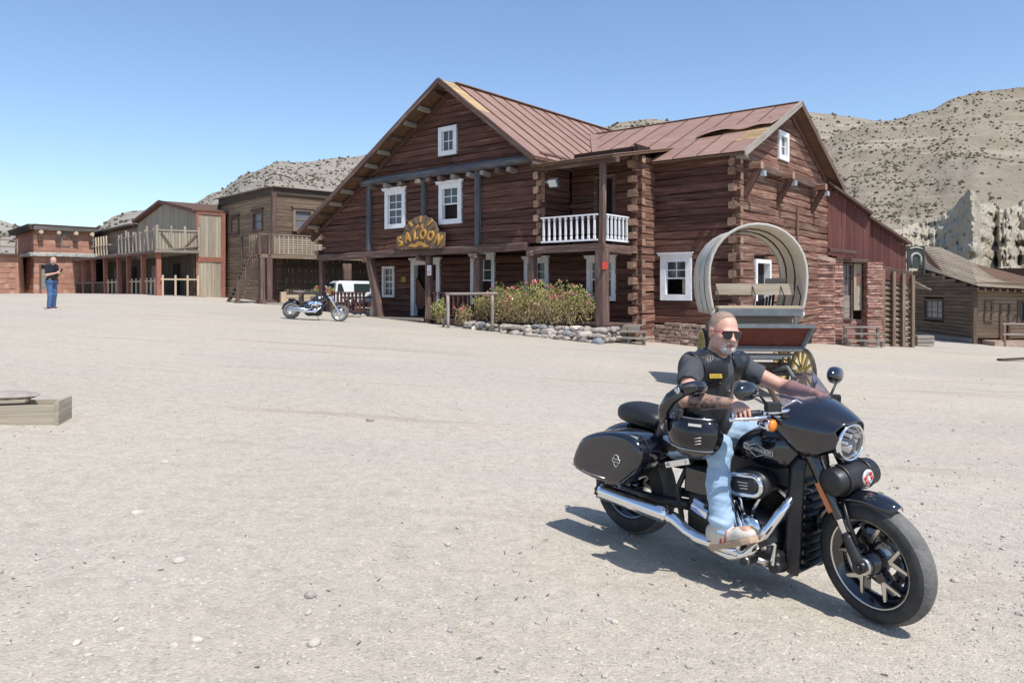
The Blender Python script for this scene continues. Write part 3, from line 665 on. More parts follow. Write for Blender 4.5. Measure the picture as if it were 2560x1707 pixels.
# balcony
beam(sal, (ub + .05, -.12, 3.07), (.16, -.12, 3.1), .12, .26, 'beam', 'balcony_beam', 'box', .04, 8)
beam(sal, (.12, -.17, 3.06), (.12, GW - .3, 3.03), .2, .3, 'beam', 'balcony_beam', 'hewn', .08, 6)
v = -.04; 
while v < GW - .2: beam(sal, (ub + .1, v, 3.2), (.02, v, 3.2), .185, .04, 'beam', 'balcony_floor_board'); v += .19
def railing(p0, p1, zb, zt, n, m, wide=.07, bal=.075, name='railing', turned=True, parent=None, rail_h=.05):
    p0 = V(p0); p1 = V(p1); parent = parent or sal; d = (p1 - p0).normalized()
    o = beam(parent, (p0.x, p0.y, zt), (p1.x, p1.y, zt), wide + .03, rail_h, m, name)
    mi = o.matrix_basis.inverted()
    def ch(ob): ob.parent = o; ob.matrix_basis = mi @ ob.matrix_basis; return ob
    ch(beam(None, (p0.x, p0.y, zb), (p1.x, p1.y, zb), wide, rail_h + .01, m, 'bottom_rail'))
    for i in range(n):
        t = (i + .5) / n; c = p0.lerp(p1, t)
        key = ('bal', round(zt - zb, 2), bal, m)
        if key not in MC:
            H = zt - zb - rail_h; q = MB(); b = bal / 2
            pr = [(0, b), (.12, b), (.17, b * .62), (.24, b * .9), (.8, b * .78), (.85, b * .55), (.89, b), (1, b)] if turned else [(0, b), (1, b)]
            q.loft([[(sx * r_, sy * r_, z_ * H) for sx, sy in ((-1, -1), (1, -1), (1, 1), (-1, 1))] for z_, r_ in pr], smooth=False)
            ob = q.build('baluster', m); MC[key] = ob.data; COL.objects.unlink(ob); bpy.data.objects.remove(ob)
        ch(link('baluster', MC[key], None, Matrix.Translation((c.x, c.y, zb + rail_h / 2)) @ Matrix.Rotation(math.atan2(d.y, d.x), 4, 'Z')))
    return o
ur = S.pv(1353, 546, -.1)[0]
railing((ur, -.1), (-.12, -.1), 3.36, 4.24, 10, 'white'); railing((.05, .14), (.05, GW - .3), 3.36, 4.24, 6, 'white')
M['redrail'] = mat('dark_red_rail', (.17, .075, .065), (.1, .045, .04), .8, scale=3, rnd=.12, bump=.3, c3=(.3, .2, .16), c3lo=.6, c3hi=.75)
u1, u2 = S.pv(1082, 735, .05)[0], S.pv(1196, 735, .05)[0]
railing((u1, .05), (u2 - .15, .05), .56, 1.5, 9, 'redrail', bal=.09); railing((u2 + .15, .05), (S.pv(1332, 735, .05)[0] - .15, .05), .56, 1.5, 9, 'redrail', bal=.09)
u1, u2 = S.pv(822, 735, .0)[0], S.pv(914, 735, .0)[0]
railing((u1, .0), (u2, .0), .62, 1.5, 10, 'redrail', bal=.1)
# porch floor and sill
u = UG - 1.2; 
q = MB(); q.box(((UG - .25) / 2, 1.15, ZF - .3), (-UG - .15, 1.8, .52)); q.build('porch_base', 'footing', sal)
vv = -.02
while vv < 1.9: beam(sal, (UG - .4, vv, ZF - .02), (.25, vv, ZF - .02), .19, .04, 'beam', 'porch_floor_board'); vv += .2
beam(sal, (UG - .6, -.18, ZF - .06), (S.pv(1060, 790, -.1)[0], -.18, ZF - .06), .14, .12, 'paleend', 'porch_sill', 'hewn', .06, 6)
# eave beam over the balcony, side brackets, gable beam and struts
beam(sal, (-2.9, .02, 6.1), (.62, .02, 6.1), .24, .22, 'beam', 'eave_beam', 'hewn', .06, 6)
b0, b1 = S.pu(1865, 409, WU + .25), S.pu(2046, 452, WU + .25)
beam(sal, (WU + .25, b0[0], b0[1]), (WU + .25, b1[0], b0[1]), .2, .26, 'beam', 'gable_beam', 'hewn', .08, 8)
M['greybox'] = mat('grey_metal_box', (.42, .45, .47), None, .4, metal=.3, rnd=.05, bump=0)
for px, py in ((1875, 414), (1955, 436), (2039, 457)):
    v = S.pu(px, py, WU + .3)[0]; zz = b0[1] - .05
    st = beam(sal, (WU + .1, v, zz - 1.05), (WU + .62, v, zz - .12), .26, .22, 'log', 'strut', 'hewn', .1, 3)
    beam(sal, (WU, v, zz - .02), (WU + .75, v, zz - .02), .28, .26, 'log_worn_sunlit', 'joist_end', 'hewn', .12, 2)
    q = MB(); q.box((WU + .72, v + .16, zz - .3), (.16, .22, .2)); q.build('junction_box', 'greybox', sal, bevel=.01)
v = S.pu(1994, 560, WU + .16)[0]; beam(sal, (WU + .16, v, 1.), (WU + .16, v, S.pu(1994, 520, WU + .16)[1]), .16, .06, 'log_worn_sunlit', 'vertical_batten', 'hewn', .06, 4, up=(1, 0, 0))

# ---------------------------------------------------------------- roofs
OV = -.8; VB = 16.6
def RP(u, v, off=0): return V((u, v, zroof(u) + off))
UE = -2.45; ULE = S.pv(748, 573, OV)[0]
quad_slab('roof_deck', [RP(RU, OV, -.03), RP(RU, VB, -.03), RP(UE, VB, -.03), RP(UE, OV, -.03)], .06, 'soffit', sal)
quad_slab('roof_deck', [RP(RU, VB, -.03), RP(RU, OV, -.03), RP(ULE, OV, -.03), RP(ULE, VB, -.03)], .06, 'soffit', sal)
def seam(o, p0, p1): 
    ob = beam(o, p0, p1, .022, .035, 'seam', 'standing_seam'); return ob
v = OV; i = 0
while v < VB - .2:
    v2 = min(v + .96, VB); jz = random.uniform(0, .012)
    top = RU if i else lerp(RU, UE, .42)
    o = quad_slab('roof_sheet', [RP(top, v + .005, .02 + jz), RP(top, v2, .02 + jz), RP(UE - .02, v2, .02 + jz), RP(UE - .02, v + .005, .02 + jz)], .02, 'roof', sal)
    if i: seam(o, RP(RU, v + .005, .05), RP(UE - .02, v + .005, .05))
    else:
        for j in range(12):    # bare boards where the first sheet has gone
            u_ = lerp(RU, top, (j + .5) / 12); beam(sal, RP(u_, v + .01, .0), RP(u_, v2 - .01, .0), (top - RU) / 12 * 1.2, .022, 'deckwood', 'bare_board', up=(.6, 0, .8))
    o = quad_slab('roof_sheet', [RP(RU, v2, .02 + jz), RP(RU, v + .005, .02 + jz), RP(ULE + .02, v + .005, .02 + jz), RP(ULE + .02, v2, .02 + jz)], .02, 'roof', sal)
    v = v2; i += 1
beam(sal, (RU, OV + .9, RZ + .05), (RU, VB, RZ + .05), .3, .03, 'roof', 'ridge_cap')
# wing roof
def zw(v): return RZW - kW * abs(v - RVW)
def WP(u, v, off=0): return V((u, v, zw(v) + off))
UO = 4.02
def vlow(u): 
    e = EV if u > .3 - 1e-6 else 4.18
    return max(e, EV + (zroof(u) - EZ) / kW) if u < .3 else e
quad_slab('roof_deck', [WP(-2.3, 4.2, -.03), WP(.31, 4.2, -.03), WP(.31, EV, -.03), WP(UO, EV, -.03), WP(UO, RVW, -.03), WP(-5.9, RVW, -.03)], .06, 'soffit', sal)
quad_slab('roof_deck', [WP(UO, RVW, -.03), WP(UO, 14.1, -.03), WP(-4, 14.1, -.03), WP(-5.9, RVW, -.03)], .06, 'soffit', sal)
us = [-5.9, -4.9, -3.9, -2.9, -1.9, -.8, .3, 1.25, 2.2, 3.1, UO]
for i, (a, b) in enumerate(zip(us, us[1:])):
    jz = random.uniform(0, .015)
    if a >= 3.05: parts = [(EV, 4.0), (5.75, RVW)]
    elif a >= 2.1: parts = [(EV, 5.15), (5.55, RVW)]
    elif a >= 1.2: parts = [(EV, 5.1), (5.4, RVW)]
    else: parts = [(None, RVW)]
    for (va, vb) in parts:
        la, lb = (va, va) if va else (vlow(a), vlow(b - 1e-3))
        if va is None and a < -2 : la, lb = vlow(a), vlow(b)
        o = quad_slab('roof_sheet', [WP(a + .004, la, .02 + jz), WP(b, lb, .02 + jz), WP(b, vb, .02 + jz), WP(a + .004, vb, .02 + jz)], .02, 'roof', sal)
        seam(o, WP(a + .01, la + .02, .04), WP(a + .01, vb, .04))
    o = quad_slab('roof_sheet', [WP(b, RVW, .02), WP(b, 14.15, .02), WP(a, 14.15, .02), WP(a, RVW, .02)], .02, 'roof', sal)
beam(sal, (-5.8, RVW, RZW + .03), (UO, RVW, RZW + .03), .26, .03, 'roof', 'ridge_cap')
for j in range(16):           # bare boards at the torn corner
    vj = 4.02 + j * .15; u0 = 3.05 if vj < 4.9 else (2.15 if vj > 5.2 else 2.9)
    beam(sal, WP(u0, vj, .003), WP(UO - .02, vj, .003), .14, .022, 'deckwood', 'bare_board', up=(0, -.4, .9))
# lifted strip of sheet, torn loose above the bare boards
q = MB(); n = 22; rows_ = []
for j in range(3):
    row = []
    for i in range(n + 1):
        t = i / n; u = lerp(1.1, 3.98, t); lift = (.03 + .15 * math.sin(PI * min(1, t * 1.7)) ** 2 + .1 * t + .025 * math.sin(t * 17)) * (1 - j / 2) 
        v = lerp(4.95 + .35 * t, 6.2, j / 2) - (.18 * lift); row.append(WP(u, v, .055 + lift))
    rows_.append(row)
q.add([p for r_ in rows_ for p in r_], [(j * (n + 1) + i, j * (n + 1) + i + 1, (j + 1) * (n + 1) + i + 1, (j + 1) * (n + 1) + i) for j in range(2) for i in range(n)], True)
o = q.build('lifted_roof_sheet', 'roof', sal); o['label'] = 'torn roof sheet curling up'; md = o.modifiers.new('t', 'SOLIDIFY'); md.thickness = .012
# valley flashing and the flat balcony roof
quad_slab('valley_flashing', [V((-2.3, 3.0, 6.56)), V((-1.98, 3.0, 6.53)), V((-5.6, 8.45, 9.16)), V((-6.05, 8.35, 9.2))], .02, 'roof', sal)
quad_slab('balcony_roof', [(-2.95, -.28, 6.24), (.62, -.28, 6.24), (.62, 4.2, 7.1), (-2.95, 4.2, 7.1)], .03, 'roof', sal)
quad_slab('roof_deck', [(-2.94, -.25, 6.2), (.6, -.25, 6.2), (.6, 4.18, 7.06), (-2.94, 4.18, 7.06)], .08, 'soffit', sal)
for t in (.1, .35, .6, .85): beam(sal, (lerp(-2.8, .5, t), -.1, 6.12), (lerp(-2.8, .5, t), 1.9, 6.5), .12, .16, 'beam', 'rafter')
# bargeboards, rafters, purlin ends
for (a, b) in (((RU - .02, RZ + .04), (UE + .1, zroof(UE + .1) + .02)), ((RU + .02, RZ + .04), (ULE - .1, zroof(ULE - .1) + .02))):
    beam(sal, (a[0], OV - .03, a[1] - .07), (b[0], OV - .03, b[1] - .07), .05, .2, 'beam', 'bargeboard', 'box', .03, 10)
    beam(sal, (a[0], .0, a[1] - .33), (b[0], .0, b[1] - .33), .16, .24, 'log', 'gable_rafter', 'hewn', .05, 10)
for (a, b) in (((RVW, RZW + .04), (EV - .12, zw(EV - .12) + .02)), ((RVW, RZW + .04), (14.2, zw(14.2) + .02))):
    beam(sal, (UO + .03, a[0], a[1] - .07), (UO + .03, b[0], b[1] - .07), .05, .22, 'paleend' if b[0] < 5 else 'beam', 'bargeboard', 'box', .03, 8)
    beam(sal, (WU + .12, a[0], a[1] - .33), (WU + .12, b[0], b[1] - .33), .16, .22, 'log', 'gable_rafter', 'hewn', .05, 8)
for k in range(11):
    u = lerp(RU - .45, ULE + .55, k / 10.); beam(sal, (u, OV + .12, zroof(u) - .16), (u, .12, zroof(u) - .19), .2, .17, 'paleend' if k % 3 else 'beam', 'purlin_end', 'hewn', .1, 3)
for k in range(7):
    u = lerp(RU + .3, UE - .4, k / 6.); beam(sal, (u, OV + .12, zroof(u) - .17), (u, .12, zroof(u) - .2), .2, .17, 'beam', 'purlin_end', 'hewn', .1, 3)
beam(sal, (WU, EV + .2, EZ - .05), (UO + .0, EV + .2, EZ - .05), .16, .3, 'paleend', 'purlin_end', 'hewn', .08, 3)
beam(sal, (.2, WV - .2, EZ - .02), (UO, WV - .2, EZ - .02), .14, .16, 'soffit', 'wall_plate', 'hewn', .05, 5)
quad_slab('eave_board', [(RU, 0, 0)] * 0 + [V((UE - .04, OV, zroof(UE) - .02)), V((UE - .04, OV, zroof(UE) - .26)), V((UE - .04, 3., zroof(UE) - .26)), V((UE - .04, 3., zroof(UE) - .02))], .03, 'beam', sal, down=V((-1, 0, 0)))

# ---------------------------------------------------------------- sign, lamp, notices
M['gold'] = mat('ochre_paint', (.5, .28, .07), (.36, .19, .045), .6, scale=5, rnd=.04, bump=.15)
M['signwood'] = mat('sign_board', (.22, .15, .09), (.1, .065, .042), .85, scale=2.5, stretch=(6, .4, 6), rnd=.1, bump=.4, bscale=5)
su0, sz0 = S.pv(992, 625, -.35); su1 = S.pv(1111, 625, -.35)[0]; SW = su1 - su0
sg = empty('saloon_sign', S.w((su0 + su1) / 2, -.36) + (sz0,), R(-39.44), 'arched wooden sign with ochre letters reading SALOON on the saloon front', 'sign')
sg.rotation_euler = (R(-5), 0, R(-39.44))
hw = SW / 2; Hs = .82; ar = hw * .74; ZS = .8
out = [(-hw, .1), (-hw * .9, 0), (hw * .9, -.02), (hw, .08), (hw, .78), (hw * .8, .82)]
for i in range(17):
    a = PI * i / 16; rr = ar * (1.0 if i % 2 else .95); out.append((rr * math.cos(a), .72 + rr * .98 * math.sin(a)))
out += [(-hw * .8, .8), (-hw, .72)]
q = MB(); n = len(out); q.add([(x, yy, z * ZS) for yy in (-.04, .04) for x, z in out], [tuple(range(n)), tuple(range(2 * n - 1, n - 1, -1))] + [(i, (i + 1) % n, n + (i + 1) % n, n + i) for i in range(n)])
q.build('sign_board', 'signwood', sg)
for i in range(1, 8):          # carved sun rays
    a = PI * i / 8; beam(sg, (ar * .62 * math.cos(a), -.06, ZS * (.74 + ar * .62 * math.sin(a))), (ar * .93 * math.cos(a), -.06, ZS * (.74 + ar * .93 * math.sin(a))), .05 if i % 2 else .1, .04, 'signwood' if i % 2 else 'gold', 'sun_ray', up=(0, 1, 0))
for i, ch in enumerate('SALOON'):
    t = (i - 2.5) / 2.5; a = -t * .42; x = t * hw * .8; z = .58 - .26 * t * t
    mt_ = Matrix.Translation((x, -.07, z)) @ Matrix.Rotation(a, 4, 'Y').inverted() @ Matrix.Rotation(R(90), 4, 'X')
    mt_ = Matrix.Translation((x, -.075, z)) @ Matrix.Rotation(t * .4, 4, 'Y') @ Matrix.Rotation(R(90), 4, 'X')
    text_obj('letter', ch, .54, 'gold', sg, mt_ @ Matrix.Diagonal((.82, 1.05, 1, 1)), .03, .004, bold=.018)
def leafshape(c, L_, W_, ang, name='carved_leaf'):
    q = MB(); pts = [(L_ * (t - .5), W_ * math.sin(PI * t) * .5 + .25 * W_ * math.sin(2 * PI * t)) for t in np.linspace(0, 1, 9)] + [(L_ * (t - .5), -W_ * math.sin(PI * t) * .5 + .25 * W_ * math.sin(2 * PI * t)) for t in np.linspace(1, 0, 9)[1:-1]]
    n = len(pts); ca, sa = math.cos(ang), math.sin(ang); pts = [(c[0] + x * ca - z * sa, (c[1] + x * sa + z * ca) * ZS) for x, z in pts]
    q.add([(x, yy, z) for yy in (-.09, -.03) for x, z in pts], [tuple(range(n)), tuple(range(2 * n - 1, n - 1, -1))] + [(i, (i + 1) % n, n + (i + 1) % n, n + i) for i in range(n)])
    return q.build(name, 'gold', sg)
leafshape((-.28, .17), .75, .17, .15); leafshape((.3, .17), .75, .17, PI - .15); leafshape((0, .3), .45, .12, .35)
leafshape((-.17, 1.14), .26, .12, 1.2); leafshape((.14, 1.16), .26, .14, 2.0)
M['lampblack'] = mat('black_lamp_housing', (.05, .05, .055), None, .5, rnd=0, bump=0); M['lampglass'] = glass('lamp_glass', (.55, .57, .55), .15)
lu, lz = S.pv(1385, 458, -.15)
fl = empty('floodlight', S.w(lu, -.15) + (lz,), R(-39.44), 'black floodlight hanging under the balcony eave', 'lamp')
q = MB(); q.box((0, 0, 0), (.42, .2, .34), Euler((R(35), 0, 0)).to_matrix().to_4x4(), (.85, .9)); q.build('housing', 'lampblack', fl, bevel=.015)
q = MB(); q.box((.0, -.1, -.03), (.34, .02, .26), Euler((R(35), 0, 0)).to_matrix().to_4x4()); q.build('lens', 'lampglass', fl)
q = MB(); q.tube([(-.2, .02, .0), (-.42, .06, .08), (-.5, .1, .12)], .025, 8); q.build('bracket', 'greybox', fl)
M['redsign'] = mat('red_notice', (.5, .06, .04), None, .6, rnd=0, bump=0); M['ysign'] = mat('yellow_notice', (.42, .27, .06), None, .7, rnd=0, bump=0)
def notice(name, px, py, v, w, h, m, lab):
    u, z = S.pv(px, py, v); q = MB(); q.box((0, 0, 0), (w, .012, h)); o = q.build(name, m, None, Matrix.Translation(S.w(u, v) + (z,)) @ Matrix.Rotation(R(-39.44), 4, 'Z')); return tag(o, lab, 'notice')
def notice_u(name, px, py, u, w, h, m, lab):
    v, z = S.pu(px, py, u); q = MB(); q.box((0, 0, 0), (.012, w, h)); o = q.build(name, m, None, Matrix.Translation(S.w(u, v) + (z,)) @ Matrix.Rotation(R(-39.44), 4, 'Z')); return tag(o, lab, 'notice')
notice_u('notice', 1512, 664, .23, .3, .26, 'redsign', 'small red notice on the corner post')
notice('notice', 1009, 699, GW - .16, .32, .26, 'ysign', 'yellow notice on the wall left of the saloon door')
nt_ = notice('notice', 1073, 676, -.12, .24, .42, 'white', 'white notice with red print on the porch post by the door')
for k in range(4): beam(nt_, (-.08, -.009, -.03 - k * .035), (.08, -.009, -.03 - k * .035), .003, .016, 'redsign', 'print_line')
beam(nt_, (-.06, -.009, .16), (.06, -.009, .06), .003, .02, 'redsign', 'print_line')
# ================================================================ THE OTHER BUILDINGS
M['redplank'] = mat('dark_red_plank', (.15, .058, .05), (.1, .04, .036), .85, scale=2, stretch=WS, rnd=.2, bump=.4, bscale=6, c3=(.25, .13, .11), c3lo=.6, c3hi=.8)
M['brick'] = mat('red_washed_rubble', (.37, .2, .16), (.28, .135, .11), .95, scale=3, rnd=.14, bump=1., bscale=12, c3=(.46, .33, .265), c3lo=.46, c3hi=.64, c3scale=3.)
M['roundlog'] = mat('grey_brown_round_log', (.3, .22, .16), (.15, .105, .075), .9, scale=2, stretch=WS, rnd=.2, bump=.5, bscale=6)
M['greywood'] = mat('sunbleached_plank', (.40, .345, .265), (.26, .22, .165), .9, scale=2, stretch=WS, rnd=.16, bump=.4, bscale=6)
M['clap'] = mat('weathered_clapboard', (.29, .215, .15), (.15, .107, .075), .9, scale=2, stretch=WS, rnd=.2, bump=.5, bscale=6, c3=(.4, .33, .25), c3lo=.6, c3hi=.75)
M['clapgrey'] = mat('grey_clapboard', (.27, .235, .195), (.17, .147, .12), .9, scale=2, stretch=WS, rnd=.15, bump=.4, bscale=6)
M['darkplank'] = mat('dark_plank', (.1, .075, .055), (.05, .038, .03), .9, scale=2, stretch=WS, rnd=.25, bump=.4, bscale=6)
M['orange'] = mat('faded_orange_red_paint', (.33, .135, .095), (.24, .1, .07), .8, scale=3, rnd=.12, bump=.3, c3=(.4, .24, .17), c3lo=.62, c3hi=.76)
M['paleplank'] = mat('new_pale_wood', (.55, .44, .31), (.42, .33, .22), .85, scale=2, stretch=WS, rnd=.12, bump=.3, bscale=6)
M['adobe'] = mat('terracotta_adobe', (.40, .215, .15), (.31, .155, .11), .95, scale=1.3, rnd=.1, bump=.6, bscale=6, c3=(.50, .36, .27), c3lo=.54, c3hi=.72, c3scale=1.0)
M['shingle'] = mat('pale_shingle', (.36, .295, .225), (.23, .185, .135), .9, scale=2, stretch=(2, 6, 2), rnd=.14, bump=.4, bscale=8)
M['loghouse'] = mat('brown_house_log', (.17, .12, .085), (.085, .06, .042), .9, scale=2, stretch=WS, rnd=.22, bump=.5, bscale=6, c3=(.33, .26, .19), c3lo=.64, c3hi=.76)

# ---------------------------------------------------------------- annex right of the saloon (stands square to the yard)
YA = 34.2
an = empty('annex', (0, YA, 0), 0, 'red plank and brick annex joined to the right end of the saloon', 'building')
ax = lambda px, d=0: (px - 1280) / FPX * (YA + d); az = lambda py, d=0: EYE + (YH - py) / FPX * (YA + d)
def plankwall(parent, x0, x1, ftop, fbot, y, w, th, m, name='plank', jy=.012, mk=None):
    mk = mk or (lambda x, y_, z: (x, y_, z)); x = x0
    while x < x1 - .03:
        x2 = min(x + w * random.uniform(.85, 1.15), x1); xm = (x + x2) / 2
        beam(parent, mk(xm, y + random.uniform(-jy, jy), fbot(xm)), mk(xm, y + random.uniform(-jy, jy), ftop(xm)), (x2 - x) * .97, th, m, name, up=mk(0, 1, 0) if mk(1, 0, 0)[0] == 1 else V(mk(0, 1, 0)) - V(mk(0, 0, 0)))
        x = x2
line = lambda x0, z0, x1, z1: (lambda x: z0 + (z1 - z0) * (x - x0) / (x1 - x0))
xa, xb, xc = ax(2066), ax(2172), ax(2268)
tp = line(ax(2069), az(466), ax(2265), az(606)); bt = line(ax(2060), az(636), ax(2265), az(686))
plankwall(an, xa, xb, lambda x: tp(x) - .05, bt, -.12, .2, .04, 'redplank'); plankwall(an, xb, xc, lambda x: tp(x) - .12, bt, .1, .2, .04, 'redplank')
beam(an, (xa - .1, -.18, tp(xa - .1) + .05), (xb, -.18, tp(xb) + .05), .5, .1, 'beam', 'roof_edge', 'box', .03, 5); beam(an, (xb - .05, .05, tp(xb) - .03), (xc + .1, .05, tp(xc) - .03), .5, .1, 'beam', 'roof_edge', 'box', .03, 5)
q = MB(); q.add([(xa, .0, -1.2), (xc, .2, -1.2), (xc, .2, tp(xc) - .2), (xa, .2, tp(xa) - .2)], [(0, 1, 2, 3)]); q.add([(xc, .2, -1.2), (xc, 7, -1.2), (xc, 7, tp(xc) - .2), (xc, .2, tp(xc) - .2)], [(0, 1, 2, 3)]); q.add([(xa, .2, tp(xa)), (xc, .2, tp(xc)), (xc, 7, tp(xc)), (xa, 7, tp(xa))], [(0, 1, 2, 3)]); q.build('wall_core', 'backing', an)
def courses(parent, x0, x1, y0, y1, z0, ft, h=.11, m='brick'):
    z = z0; i = 0
    while z < ft((x0 + x1) / 2):
        hh = h * random.uniform(.75, 1.3); j = .022
        a = random.uniform(-j, j); b = random.uniform(-j, j); f = random.uniform(-j, j) * .8
        beam(parent, (x0 + a, (y0 + y1) / 2 + f, z + hh / 2), (x1 + b, (y0 + y1) / 2 + f, z + hh / 2), (y1 - y0), hh * .985, m, 'brick_course', 'hewn', .1, 5); z += hh
gA = ground(ax(2100)) - .05
courses(an, ax(2000), ax(2061), -1.1, -.25, gA, lambda x: az(640) - .25, .12); courses(an, ax(2068), ax(2090), -.75, -.1, gA, lambda x: az(648)); courses(an, ax(2149), ax(2187), -.75, -.1, gA, lambda x: az(660))
courses(an, ax(2088), ax(2150), -.3, .05, gA, lambda x: az(800), .1)
quad_slab('buttress_cap', [V((ax(1997), -1.15, az(632))), V((ax(2062), -1.15, az(650))), V((ax(2062), -.2, az(645))), V((ax(1997), -.2, az(627)))], .2, 'footing', an)
beam(an, (ax(2063), -.72, gA), (ax(2063), -.72, az(650)), .13, .13, 'orange', 'corner_timber', up=(0, 1, 0))
beam(an, (ax(2052), -.85, az(628)), (ax(2116), -.85, az(635)), .3, .17, 'beam', 'lintel', 'hewn', .05, 3); beam(an, (ax(2090), -.5, az(652)), (ax(2152), -.5, az(655)), .5, .16, 'beam', 'lintel', 'hewn', .05, 3)
dr = window(an, axes((ax(2095), -.34, az(800)), (1, 0, 0), (0, -1, 0)), ax(2123) - ax(2095), az(658) - az(800), rows=4, cols=2, fw=.09, head=False, m='beam', pane='pane_grey', name='glazed_door', rail=False)
q = MB(); q.box(((ax(2123) - ax(2095)) / 2, -.04, .6), (ax(2123) - ax(2095) - .19, .05, 1.05)); q.build('door_panel', 'paleend', dr)
beam(an, (ax(2133), -.42, az(775)), (ax(2133), -.42, az(660)), .34, .05, 'greywood', 'shutter_board', up=(0, 1, 0)); beam(an, (ax(2135), -.46, az(712)), (ax(2135), -.46, az(685)), .14, .02, 'orange', 'red_plate', up=(0, 1, 0))
# log panel
gB = ground(ax(2230)) - .05; z = gB + .1; lt = line(ax(2190), az(692), ax(2270), az(708))
while z < lt(ax(2190)) - .1: beam(an, (ax(2191), -.25, z), (ax(2269), -.25, z), .24, .215, 'roundlog', 'wall_log', 'round', .1, 6); z += .235
for px in (2196, 2222, 2246, 2269): beam(an, (ax(px), -.45, gB), (ax(px), -.45, lt(ax(px)) + .35), .14, .12, 'roundlog', 'upright', 'hewn', .08, 5, up=(0, 1, 0))
for k in range(3): beam(an, (ax(2192), -.36, lt(ax(2192)) + .02 + k * .2), (ax(2270), -.36, lt(ax(2270)) + .02 + k * .2), .06, .19, 'redplank' if k < 2 else 'beam', 'top_board', 'box', .03, 4)
# steps leaning at the annex wall
st = empty('wooden_steps', (ax(2160, -1.6), YA - 1.6, ground(ax(2160, -1.6))), R(-8), 'small weathered wooden steps standing at the brick pillar', 'steps')
for i, (y, z) in enumerate(((.0, .28), (.35, .56), (.7, .84))):
    beam(st, (-.75 + i * .0, -y * -.8 - .2, z), (.75, -y * -.8 - .2, z), .3, .06, 'paleend', 'tread', 'box', .03, 3)
for sx in (-.68, .0, .68):
    beam(st, (sx, -.2, .0), (sx, -.2, .27), .12, .1, 'paleend', 'leg', up=(0, 1, 0)); beam(st, (sx, .36, .0), (sx, .36, .8), .12, .1, 'paleend', 'leg', up=(0, 1, 0))
# ---------------------------------------------------------------- pole with small awning between annex and house
pp = gpt(2281, 862); po = empty('awning_pole', pp, 0, 'thin log pole under a small awning edge right of the log panel', 'pole')
hp = (862 - 712) / FPX * pp.y; beam(po, (0, 0, 0), (0, 0, hp), .2, .2, 'roundlog', 'pole', 'round', .05, 5)
quad_slab('awning_sheet', [V((-.35, -.6, hp + .25)), V((.6, -.6, hp - .22)), V((.6, 1.2, hp - .1)), V((-.35, 1.2, hp + .4))], .05, 'paleend', po)
cr = empty('log_crate', pp + V((.1, -.7, -.02)), R(10), 'low wooden crate at the foot of the awning pole', 'crate')
for k in range(3): beam(cr, (-.45, 0, .1 + k * .17), (.45, 0, .1 + k * .17), .5, .16, 'paleend', 'board', 'hewn', .05, 2)

# ---------------------------------------------------------------- log house at the right edge
H = Fr(25.2, 40.8, -6); ho = empty('log_house', (25.2, 40.8, 0), R(-6), 'brown log house with pale shingle roof at the right edge', 'house')
gH = ground(25.2) - .05
mkL = lambda y, z: (0, y, z)
def topL(z): return 0
YL = 7.7; ze = 1.85
wl = (H.pu(2310, 770, -.1)[0], H.pu(2359, 770, -.1)[0], H.pu(2335, 800, -.1)[1], H.pu(2335, 747, -.1)[1]); wl = (min(wl[:2]), max(wl[:2]), wl[2], wl[3])
z = gH + .35
while z < 2.9:
    y0 = 0 if z < 1.8 else (z - 1.8) / .15; segs = [(y0, YL)]
    if wl[2] < z < wl[3]: segs = [(y0, wl[0]), (wl[1], YL)]
    for a_, b_ in segs:
        if b_ - a_ > .2: beam(ho, mkL(a_, z), mkL(b_, z), .2, .2, 'loghouse', 'log', 'hewn', .1, 6)
    z += .21
beam(ho, (-.12, 0, gH + .15), (-.12, YL, gH + .15), .1, .35, 'paleend', 'base_board', 'box', .03, 5)
window(ho, axes((-.1, wl[1], wl[2]), (0, -1, 0), (-1, 0, 0)), wl[1] - wl[0], wl[3] - wl[2], rows=3, cols=3, fw=.14, head=False, m='loghouse', pane='pane_grey', rail=False)
ops = []
for (a_, b_, t_, bb_) in ((2462, 2484, 751, 805), (2503, 2524, 760, 848), (2545, 2566, 752, 806)):
    x0 = H.pv(a_, 0, -.1)[0]; x1 = H.pv(b_, 0, -.1)[0]; pm = (a_ + b_) / 2; ops.append((x0, x1, H.pv(pm, bb_, -.1)[1], H.pv(pm, t_, -.1)[1]))
z = gH + .5
while z < 1.95:
    segs = [(0., 9.)]
    for (x0, x1, za, zb) in ops:
        if za < z < zb: segs = [s_ for (p, q_) in segs for s_ in ((p, x0), (x1, q_)) if s_[1] - s_[0] > .1]
    for a_, b_ in segs: beam(ho, (a_, 0, z), (b_, 0, z), .06, .24, 'clap', 'clapboard', 'box', .04, 5, up=(0, -.25, 1))
    z += .2
for i, (x0, x1, za, zb) in enumerate(ops):
    if i == 1:
        q = MB(); q.box(((x0 + x1) / 2, .05, (za + zb) / 2), (x1 - x0, .06, zb - za)); q.build('door', 'redwood', ho)
        for xx in (x0, x1): beam(ho, (xx, -.05, za), (xx, -.05, zb), .1, .1, 'loghouse', 'door_post', up=(0, 1, 0))
    else: window(ho, axes((x0, -.05, za), (1, 0, 0), (0, -1, 0)), x1 - x0, zb - za, rows=4, cols=2, fw=.1, head=False, m='loghouse', pane='pane_grey')
beam(ho, (-.06, -.06, gH), (-.06, -.06, 1.9), .2, .2, 'loghouse', 'corner_post', up=(0, 1, 0))
